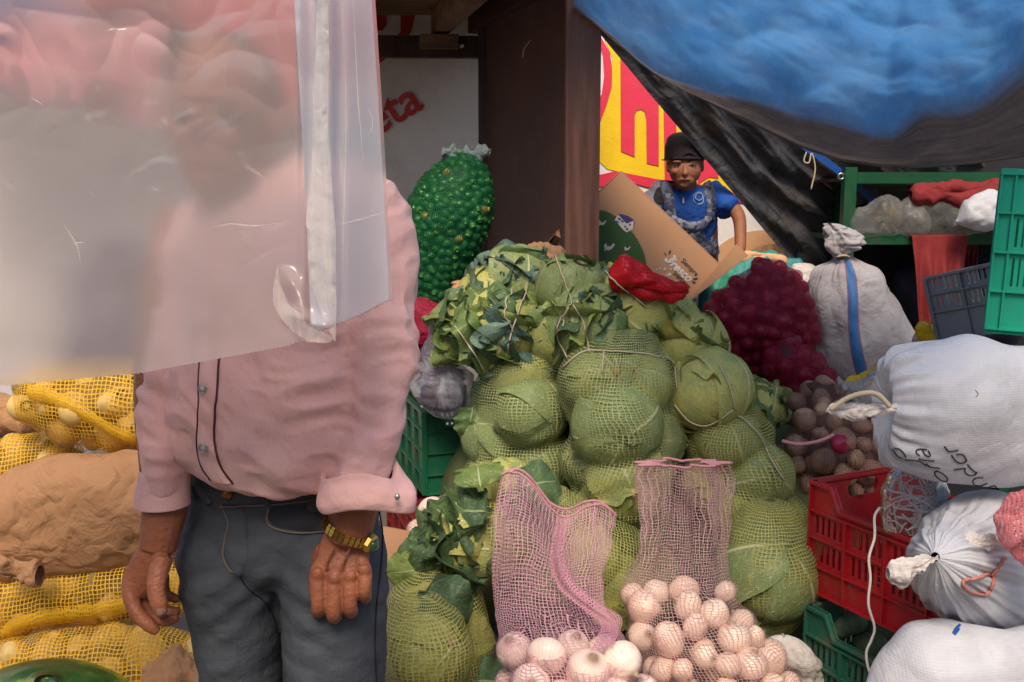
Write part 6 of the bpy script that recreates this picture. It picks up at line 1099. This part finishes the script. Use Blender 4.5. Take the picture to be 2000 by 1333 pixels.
seam('piping', BS, [(402, 560), (398, 640), (390, 720), (388, 800), (386, 860), (392, 905), (412, 938)], .0011, m_piping, so_, lift=.002); seam('piping', BS, [(436, 560), (434, 640), (427, 720), (422, 800), (420, 860), (432, 910), (455, 944)], .0016, m_piping, so_, lift=.002)
for (x, y) in ((402, 758), (401, 873), (404, 640)):
    c = hit(BS, x, y, .005); V, F_ = tube([c, c+[0, -.003, 0]], .0052, 16); sb = obj('snap_button', V, F_, m_pearl, so_); V, F_ = tube([c+[.0056*math.cos(a), -.0035, .0056*math.sin(a)] for a in np.arange(16)*.3927], .0011, 5, closed=True); obj('snap_ring', V, F_, m_steel, so_)
# cuffs: right sleeve straight, left sleeve rolled and flaring out behind
def cuff(C, r, A, name, flare=0):
    pass
L = Loft([J(321, 915, 1.46), J(321, 925, 1.46), J(320, 950, 1.458), J(319, 978, 1.455), J(319, 986, 1.455), J(319, 984, 1.455), J(319, 960, 1.455)], [.037, .0385, .0395, .0405, .040, .036, .034], [.037, .0385, .0395, .0405, .040, .036, .034], n=40); V = L.grid(60); V = V+nrm(V-V.mean(1, keepdims=True))*(fbm(V*18, 2, 2)*.003)[..., None]; shell('cuff', V, m_shirt, so_)
dn_ = nrm(J(700, 985, 1.42)-J(708, 925, 1.42)); A1 = nrm(np.array([1, 0, .12]))
Cc = [J(700, 918, 1.42), J(699, 912, 1.42), J(700, 922, 1.42), J(700, 945, 1.415), J(700, 970, 1.415), J(702, 980, 1.415), J(702, 974, 1.415), J(702, 950, 1.415)]; rr = [.050, .056, .0585, .060, .060, .056, .050, .046]
L = Loft(Cc, rr, [x*.95 for x in rr], A=A1, n=50); V = L.grid(120); th = np.arange(120)*2*math.pi/120
out = np.maximum(0, np.cos(th-(-.35)))**6; V[..., 0] += (out*.030)[None]*sm(0, .4, np.linspace(0, 1, 50))[:, None]; V[..., 2] += -(out*.012)[None]+.004*np.sin(th*3)[None]; V = V+nrm(V-V.mean(1, keepdims=True))*(fbm(V*16, 3, 6)*.005)[..., None]
shell('rolled_cuff', V, m_shirt, so_)
V, F_ = ell(J(776, 971, 1.36), (.004, .004, .005), 8); obj('cuff_snap', V, F_, m_steel, so_)
sheet = sheet_px('shirt_tail', [(690, 955), (748, 960), (749, 1022), (722, 990)], [1.56, 1.60, 1.60, 1.56], m_shirt, amp=.006, parent=so_)
# wristwatch
wt = None; wc = J(680, 1036, Yl); Aw = nrm(J(722, 1057, Yl)-J(634, 1018, Yl)); Bw = nrm(np.cross(Aw, np.cross(np.array([0, 1, 0.]), Aw))); Bw = np.array([0, 1, 0.]); Nw = nrm(np.cross(Bw, Aw)); Rw = .0395; bt = B()
for k in range(30):
    a = k*2*math.pi/30
    if abs((a+.35+math.pi) % (2*math.pi)-math.pi) < .42: continue
    p = wc+Aw*Rw*math.cos(a)+Bw*Rw*.92*math.sin(a); rad = nrm(Aw*math.cos(a)+Bw*math.sin(a)*.95); tg = nrm(np.cross(Nw, rad)); M4 = np.eye(4); M4[:3, 0] = tg; M4[:3, 1] = rad; M4[:3, 2] = Nw; M4[:3, 3] = p
    h = .0075; bt.box((-.0036, -.0012, -.0035), (.0036, .0016, .0035), M4).box((-.0030, -.0012, -h), (.0030, .0012, -.0039), M4).box((-.0030, -.0012, .0039), (.0030, .0012, h), M4)
wt = bt.out('wristwatch', m_gold, mn); a = -.35; p = wc+Aw*(Rw+.001)*math.cos(a)+Bw*(Rw+.001)*.92*math.sin(a); rad = nrm(Aw*math.cos(a)+Bw*math.sin(a)*.95)
V, F_ = tube([p-rad*.003, p+rad*.003, p+rad*.005], [.0155, .0155, .0135], 8, side=Nw); obj('watch_case', V, F_, m_gold, wt, smooth=False); V, F_ = tube([p+rad*.006, p+rad*.0085], .0112, 24); obj('dial', V, F_, m_dial, wt)
V, F_ = tube([p+rad*.0095, p+rad*.0096], .0008, 6); s1 = p+rad*.0102; V, F_ = tube([s1-Nw*.007, s1+Nw*.001], .0005, 5); obj('watch_hand', V, F_, m_gold, wt)
# ---------------------------------------------------------------- the boy
Yb = 4.35
by = thing('person', 'boy in a backwards black cap and blue shirt, leaning on the cardboard box', 'person', np.array([at(1350, 500, Yb+.1)[0], Yb+.1, 0]))
K = lambda px, py, dY=0: at(px, py, Yb+dY)
u_ = m(1, Yb); hc = K(1337, 330)
bs_ = [ell(K(1338, 312, .03), (36*u_, 42*u_, 40*u_), 14), ell(K(1338, 336, -.0), (30*u_, 34*u_, 26*u_), 12), ell(K(1338, 352, -.02), (19*u_, 24*u_, 15*u_), 12), ell(K(1338, 339, -.078), (5.2*u_, 7*u_, 6*u_), 8), limb([K(1338, 322, -.068), K(1338, 334, -.078)], [2.5*u_, 3.6*u_], 8),
       ell(K(1337, 351, -.066), (9*u_, 5*u_, 3.0*u_), 8), ell(K(1337, 362, -.052), (9*u_, 6*u_, 5*u_), 8)]
for s_ in (-1, 1): bs_ += [ell(K(1338+33*s_, 327, .02), (4*u_, 8*u_, 10*u_), 8), ell(K(1338+19*s_, 335, -.045), (9*u_, 7*u_, 7*u_), 8), ell(K(1338+15*s_, 316, -.060), (10*u_, 2.5*u_, 2.2*u_), 8)]
bs_ += [limb([K(1338, 345, .05), K(1340, 385, .09)], [20*u_, 26*u_]), limb([K(1340, 385, .12), K(1345, 440, .14), K(1352, 500, .2), K(1355, 560, .3)], [42*u_, 44*u_, 40*u_, 40*u_], 18, [1.3]*4, (0, 1, 0)),
        limb([K(1395, 370, .1), K(1425, 400, .06), K(1443, 425, .0), K(1446, 470, -.06), K(1444, 520, -.14)], [17*u_, 15*u_, 13*u_, 11*u_, 9*u_]), limb([K(1285, 370, .1), K(1262, 410, .05), K(1240, 430, -.1), K(1230, 440, -.18)], [16*u_, 14*u_, 12*u_, 9*u_])]
for i, (dx, ln) in enumerate(((-7, 15), (-2, 19), (3, 18), (8, 15))): bs_ += [limb([K(1444+dx*.6, 520, -.14), K(1446+dx, 530, -.16), K(1447+dx, 530+ln, -.15)], [4.5*u_, 3.8*u_, 3*u_], 8)]
bs_ += [ell(K(1444, 522, -.14), (10*u_, 6*u_, 11*u_), 8), limb([K(1438, 515, -.145), K(1430, 530, -.17)], [4*u_, 3*u_], 8)]
for s_ in (-1, 1): bs_ += [limb([K(1352+20*s_, 570, .3), K(1352+24*s_, 700, .25), np.array([K(1352+24*s_, 700, .25)[0], Yb+.3, .06])], [34*u_, 24*u_, 18*u_])]
V, Fc, N = fuse(bs_, .0042, 2, .4); obj('body', V, Fc, m_skinb, by); BY = bvh_of(V, Fc)
for s_ in (-1, 1):
    c = hit(BY, 1338+14.5*s_, 324.5, -.004); 
    if c is None: continue
    V, F_ = ell(c, (6.2*u_, 4*u_, 2.7*u_), 10); ey_ = obj('eye', V, F_, m_eye, by); V, F_ = ell(c+[0, -3.2*u_, .0], (2.4*u_, 1.3*u_, 2.4*u_), 8); obj('iris', V, F_, m_iris, ey_)
    V, F_ = limb([c+[-7.5*u_, -2.6*u_, 0], c+[0, -4.6*u_, 3.0*u_], c+[7.5*u_, -2.6*u_, .2*u_]], [1.1*u_]*3, 6); obj('eyelid', V, F_, m_brow, by)
    V, F_ = limb([hit(BY, 1338+x*s_, y, .001) for x, y in ((5, 317), (13, 313), (23, 315))], [1.4*u_, 1.8*u_, 1.0*u_], 6); obj('eyebrow', V, F_, m_brow, by)
    c = hit(BY, 1338+3*s_, 343.5, -.001); V, F_ = ell(c, (1.4*u_, 1.2*u_, .9*u_), 6); obj('nostril', V, F_, m_brow, by)
V, F_ = limb([hit(BY, x, y, .0012) for x, y in ((1328, 352), (1337, 351), (1347, 352))], [.9*u_, 1.8*u_, .9*u_], 8); obj('lips', V, F_, m_lip, by)
V, F_ = limb([hit(BY, x, y, .003) for x, y in ((1327, 352.4), (1337, 352), (1348, 352.4))], [.5*u_, .7*u_, .5*u_], 6); obj('mouth_line', V, F_, m_iris, by)
# cap worn backwards: crown, strap arch, peak behind
CC = K(1338, 300, .025); th, ph = np.meshgrid(np.linspace(0, 2*math.pi, 49), np.linspace(0, 1, 16), indexing='ij'); Rx, Ry = 37.5*u_, 43*u_
prof_r = np.interp(ph, [0, .15, .5, .75, .9, 1], [1, 1.0, .98, .86, .6, .0]); prof_z = np.interp(ph, [0, .15, .5, .75, .9, 1], [-12, -6, 14, 30, 37, 39])*u_
P = np.stack([CC[0]+np.cos(th)*Rx*prof_r, CC[1]+np.sin(th)*Ry*prof_r, CC[2]+prof_z+ .0*ph], -1)
arch = np.exp(-((th-1.5*math.pi)/.32)**2)*(ph < .3); P[..., 2] += arch*10*u_*(1-ph/.3)
cp_ = grid_obj('cap', P, np.stack([th, ph], -1), m_cap, by); s_ = cp_.modifiers.new('solid', 'SOLIDIFY'); s_.thickness = .004
V, F_ = limb([CC+[math.cos(a)*Rx*1.005, math.sin(a)*Ry*1.005, -11*u_] for a in np.linspace(1.5*math.pi-.8, 1.5*math.pi+.8, 7)], [3*u_]*3, 8); obj('cap_strap', V, F_, m_cap, cp_)
V, F_ = ell(CC+[0, .5*Ry, 0], (Rx*.92, Ry*.5, 22*u_), 10); obj('cap_inner', V, F_, m_hair, cp_); V, F_ = ell(CC+[0, -.72*Ry, -2*u_], (Rx*.45, Ry*.22, 8*u_), 10); obj('hair', V, F_, m_hair, by)
V, F_ = ell(CC+[0, Ry*1.25, -10*u_], (Rx*1.02, Ry*.8, 2.5*u_), 10); obj('cap_peak', V, F_, m_cap, cp_)
tee = [limb([K(1340, 372, .10), K(1341, 385, .10), K(1344, 430, .13), K(1350, 490, .2), K(1354, 540, .28)], [42*u_, 58*u_, 58*u_, 50*u_, 48*u_], 26, [.6, .72, .8, .85, .85], (1, 0, 0)),
       limb([K(1385, 368, .1), K(1408, 388, .07), K(1424, 408, .03)], [22*u_, 23*u_, 25*u_], 14), limb([K(1295, 368, .1), K(1275, 392, .07), K(1266, 415, .02)], [21*u_, 21*u_, 22*u_], 14)]
V, Fc, N = fuse(tee, .006, 4); V = V+N*((crease(V*12, 3, 3)-.5)*.016)[:, None]; mi = []
for f in Fc: c = V[f[0]]; x_ = 1000+c[0]/(c[1])*F; mi.append(1 if x_ < 1290 else 0)
te = obj('tshirt', V, Fc, [m_tee, m_grey], by, mi=mi); BT = bvh_of(V, Fc)
patch('black_panel', BT, [(1283, 368), (1276, 385), (1280, 400)], [(1302, 362), (1300, 380), (1298, 398)], m_blk, te, .004)
def strap(name, Lp, Rp, lift, par): return patch(name, BT, Lp, Rp, m_camo, par, lift, 7, 6)
ap = strap('apron_strap', [(1291, 330), (1288, 350), (1291, 375), (1297, 400), (1302, 425)], [(1308, 322), (1310, 345), (1314, 372), (1318, 400), (1322, 425)], .012, by)
strap('apron_strap', [(1366, 338), (1370, 360), (1378, 385), (1380, 410), (1376, 430)], [(1384, 325), (1390, 350), (1397, 380), (1398, 405), (1396, 428)], .012, by)
V, F_ = limb([K(1300, 418, .02), K(1320, 434, -.0), K(1345, 442, -.02), K(1370, 440, -.0), K(1392, 418, .02)], [9*u_, 10*u_, 9*u_, 10*u_, 9*u_], 10, [.5]*3, (0, 0, 1)); obj('apron_band', V, F_, m_camo, by)
V, Fc, N = fuse([limb([K(1346, 440, .10), K(1358, 480, .12), K(1368, 520, .18), K(1370, 640, .25)], [38*u_, 36*u_, 36*u_, 44*u_], 20, [.8]*3, (1, 0, 0))], .007, 3); V = V+N*((crease(V*12, 3, 8)-.5)*.02)[:, None]; obj('apron', V, Fc, m_camo, by)
c = hit(BT, 1335, 393, .010)
if c is not None: V, F_ = ell(c, (2.2*u_, 1.2*u_, 6*u_), 8); obj('pendant', V, F_, m_pearl, by)
P9 = smoothpts([(1372, 383), (1366, 378), (1359, 381), (1358, 388), (1364, 392), (1371, 389), (1372, 383), (1373, 392), (1370, 399), (1362, 400)], 4); H = [hit(BT, x, y, .004) for x, y in P9]; H = [h for h in H if h is not None]
V, F_ = tube(H, .0022, 5); obj('shirt_emblem', V, F_, M('emblem', (.35, .45, .7), .6), te)
V, F_ = tube([h+[0, 0, 0] for h in [hit(BT, 1365+11*math.cos(a), 388+12*math.sin(a), .004) for a in np.linspace(2.2, 6.0, 14)] if h is not None], .0014, 5); obj('shirt_emblem', V, F_, M('emblem2', (.35, .45, .7), .6), te)
# ---------------------------------------------------------------- dark bag on the left behind the plastic, and the hanging sheet
blob('dark_bag', rows([(490, 200, 290), (520, 175, 305), (570, 170, 310), (620, 180, 315), (670, 150, 330), (720, 140, 330)], 2.3, .8, 50), m_nvy, .05, 6, label='dark blue bag on the potato nets, blurred behind the plastic', cat='bag')
def sheetf(u, v):
    yb_ = np.interp(u, [0, .36, .52, .66, .86, .965, 1], [860, 772, 748, 730, 676, 612, 584]); xr_ = None
    x0 = -700; yt_ = -520; py = yt_+(yb_-yt_)*v; xr_ = np.interp(py, [-520, 0, 250, 450, 600], [722, 733, 749, 760, 768]); px = x0+(xr_-x0)*u
    g = sm(650, 600, px)*0; Y = 1.16+.05*np.sin(px/260.)*.4+.0*px; k = sm(585, 655, px); Y = Y+.0*k
    Y = Y-.007*np.exp(-((px-628+6*np.sin(py/90))/30)**2)+.07*sm(650, 770, px)            # a standing fold, then the edge turning away
    Q = np.stack([px/150, py/150, 0*px], -1); up = sm(420, -60, py)
    Y = Y+fbm(Q*.45, 2, 3)*.012+(worley(Q*[1.5, 1.9, 1]+fbm(Q*.8, 2, 5)[..., None]*.8, 11)-.5)*(.0004+.008*up)*sm(690, 560, px)
    Y = Y+.010*np.sin((px-600)*.11)*sm(575, 600, px)*sm(690, 650, px)
    kx = (px-(560+(py-520)*.35)); Y = Y-.022*np.exp(-(kx/16)**2)*sm(515, 560, py)*sm(680, 640, py)-.02*np.exp(-((py-(615+(px-560)*.22))/14)**2)*sm(540, 575, px)*sm(665, 640, px)   # crumple near the lower hem
    P = np.zeros(px.shape+(3,)); a = (px-1000)/F; bb = (666.5-py)/F; dy = cp+bb*sp; P[..., 0] = a*Y/dy; P[..., 1] = Y; P[..., 2] = CAM[2]+(-sp+bb*cp)*Y/dy; return P
uu = np.r_[np.linspace(0, .47, 60), np.linspace(.475, 1, 330)]; u, v = np.meshgrid(uu, np.r_[np.linspace(0, .4, 90), np.linspace(.405, 1, 260)], indexing='ij'); P = sheetf(u, v); P[:, -1, 2] += .0006*np.sin(np.arange(len(uu))*1.7)
for nm_, lb_, x0_, x1_, y0_, y1_, Yq, cl_ in (('red_awning', 'faded red awning cloth hanging behind the man, blurred by the plastic', 120, 690, -260, 150, 2.5, (.50, .10, .10)), ('blue_awning', 'blue awning corner blurred by the plastic, top left', -260, 170, -260, 95, 2.6, (.10, .14, .38)), ('pink_awning', 'pink cloth fold under the red awning, blurred by the plastic', -200, 330, 40, 205, 2.45, (.55, .22, .24))):
    uA, vA = np.meshgrid(np.linspace(0, 1, 60), np.linspace(0, 1, 30), indexing='ij'); pX = x0_+(x1_-x0_)*uA; pY = y0_+(y1_-y0_)*vA*(1-.35*np.sin(uA*3.1+1)*vA); YY = Yq+.05*np.sin(uA*17)*vA+.04*fbm(np.stack([uA*4, vA*3, 0*uA], -1), 2, 4)
    aA = (pX-1000)/F; bA = (666.5-pY)/F; dA = cp+bA*sp; grid_obj('awning', np.stack([aA*YY/dA, YY, CAM[2]+(-sp+bA*cp)*YY/dA], -1), np.stack([uA, vA], -1), M(nm_, cl_, .8), None, label=lb_, cat='awning')
ps = thing('plastic_sheet', 'translucent plastic sheet hanging in front of the man, creased, with glare painted cream along its fold', 'plastic sheet', P[200, 100])
grid_obj('film', P, np.stack([u, v], -1), m_sheet, ps)
a, b_ = P[0, 0], P[-1, 0]; uu = np.linspace(0, 1, 60); vv = np.linspace(.30, .995, 200); u2, v2 = np.meshgrid(.895+uu*.1035, vv, indexing='ij'); P2 = sheetf(u2, v2); P2[..., 1] += -.022+.012*np.sin(u2*60)*0+.010*np.sin(math.pi*uu)[:, None]; uu3 = np.linspace(-1, 1, 36); vv3 = np.linspace(.30, .80, 220); q3, w3_ = np.meshgrid(uu3, vv3, indexing='ij'); pyA = -520+(690+520)*w3_*.98; hw = 1.15*np.interp(pyA, [-200, 0, 200, 400, 440, 560, 620], [17, 15, 15, 21, 31, 27, 16])*(1+.18*vn(np.stack([pyA/31, q3*0+np.sign(q3)*5, 0*q3], -1), 4)); pxA = 628-6*np.sin(pyA/90)+hw*q3+5*np.sin(pyA/37)*np.abs(q3); YA = 1.16+.05*np.sin(pxA/260.)*.4-.036+.0015*np.sin(q3*5+pyA/70)+.006*q3**2; aA = (pxA-1000)/F; bA = (666.5-pyA)/F; dA = cp+bA*sp; P3 = np.stack([aA*YA/dA, YA, CAM[2]+(-sp+bA*cp)*YA/dA], -1); pass
def facets(name, poly, Yc, amp, seed, step=15):
    R = np.random.default_rng(seed); P_ = np.array(poly, float); x0_, y0_ = P_.min(0); x1_, y1_ = P_.max(0); pts = [tuple(p) for p in P_]
    for k in range(len(P_)):
        a_, b2_ = P_[k], P_[(k+1) % len(P_)]; n_ = int(np.linalg.norm(b2_-a_)/step)
        for q_ in range(1, n_): pts.append(tuple(a_+(b2_-a_)*q_/n_+R.normal(size=2)*1.2))
    def inside(x, y):
        c_ = False
        for k in range(len(P_)):
            (xa, ya), (xb, yb2) = P_[k], P_[k-1]
            if (ya > y) != (yb2 > y) and x < (xb-xa)*(y-ya)/(yb2-ya)+xa: c_ = not c_
        return c_
    for _ in range(int((x1_-x0_)*(y1_-y0_)/step**2*1.2)):
        x, y = R.uniform(x0_, x1_), R.uniform(y0_, y1_)
        if inside(x, y): pts.append((x, y))
    from mathutils.geometry import delaunay_2d_cdt
    vv_, _, ff, _, _, _ = delaunay_2d_cdt([Vector(p) for p in pts], [], [list(range(len(P_)))], 1 if 0 else 0, 1e-4)
    ff = [f for f in ff if inside(*(sum(vv_[i_][k_] for i_ in f)/len(f) for k_ in (0, 1)))]
    V_ = np.array([at(v_[0], v_[1], Yc+R.uniform(-amp, amp)) for v_ in vv_]); obj(name, V_, ff, m_crease_glare, ps, smooth=True)
facets('glare_crease', [(622, -60), (617, 60), (611, 200), (609, 330), (600, 400), (597, 440), (607, 455), (601, 500), (609, 555), (624, 600), (638, 640), (655, 668), (657, 600), (656, 450), (649, 370), (641, 250), (643, 100), (640, -60)], 1.120, .0017, 1)  # cream strip put in as the glare along the fold
facets('glare_crease', [(541, 522), (534, 560), (533, 592), (548, 622), (572, 648), (602, 668), (642, 671), (653, 660), (627, 648), (602, 636), (586, 612), (564, 596), (549, 560)], 1.121, .0014, 2)  # glare on the curled crease, also a cream piece
for k, ln in enumerate([[(412, 446), (450, 438), (500, 442), (556, 434)], [(122, 436), (150, 480), (158, 520)], [(140, 476), (165, 474)], [(668, 20), (676, 200), (672, 420), (668, 560)], [(60, 190), (84, 206)], [(690, 0), (700, 200), (712, 330)], [(655, 440), (700, 430), (752, 415)], [(720, 210), (728, 240), (722, 262)]]):
    C_2 = smoothpts(ln, 6); V_, F_ = tube([at(x, y, 1.128) for x, y in C_2], np.interp(np.linspace(0, 1, len(C_2)), [0, .5, 1], [.0002, .0009, .0002]), 5); obj('crease_glare_line', V_, F_, m_crease_glare, ps)
grid_obj('folded_edge', P2, np.stack([u2, v2], -1), m_film2, ps)
V, F_ = tube([(a[0]-.3, 1.17, a[2]+.0), (b_[0]+.5, 1.17, b_[2]+.02)], .018, 10); obj('rod', V, F_, m_wood, ps)
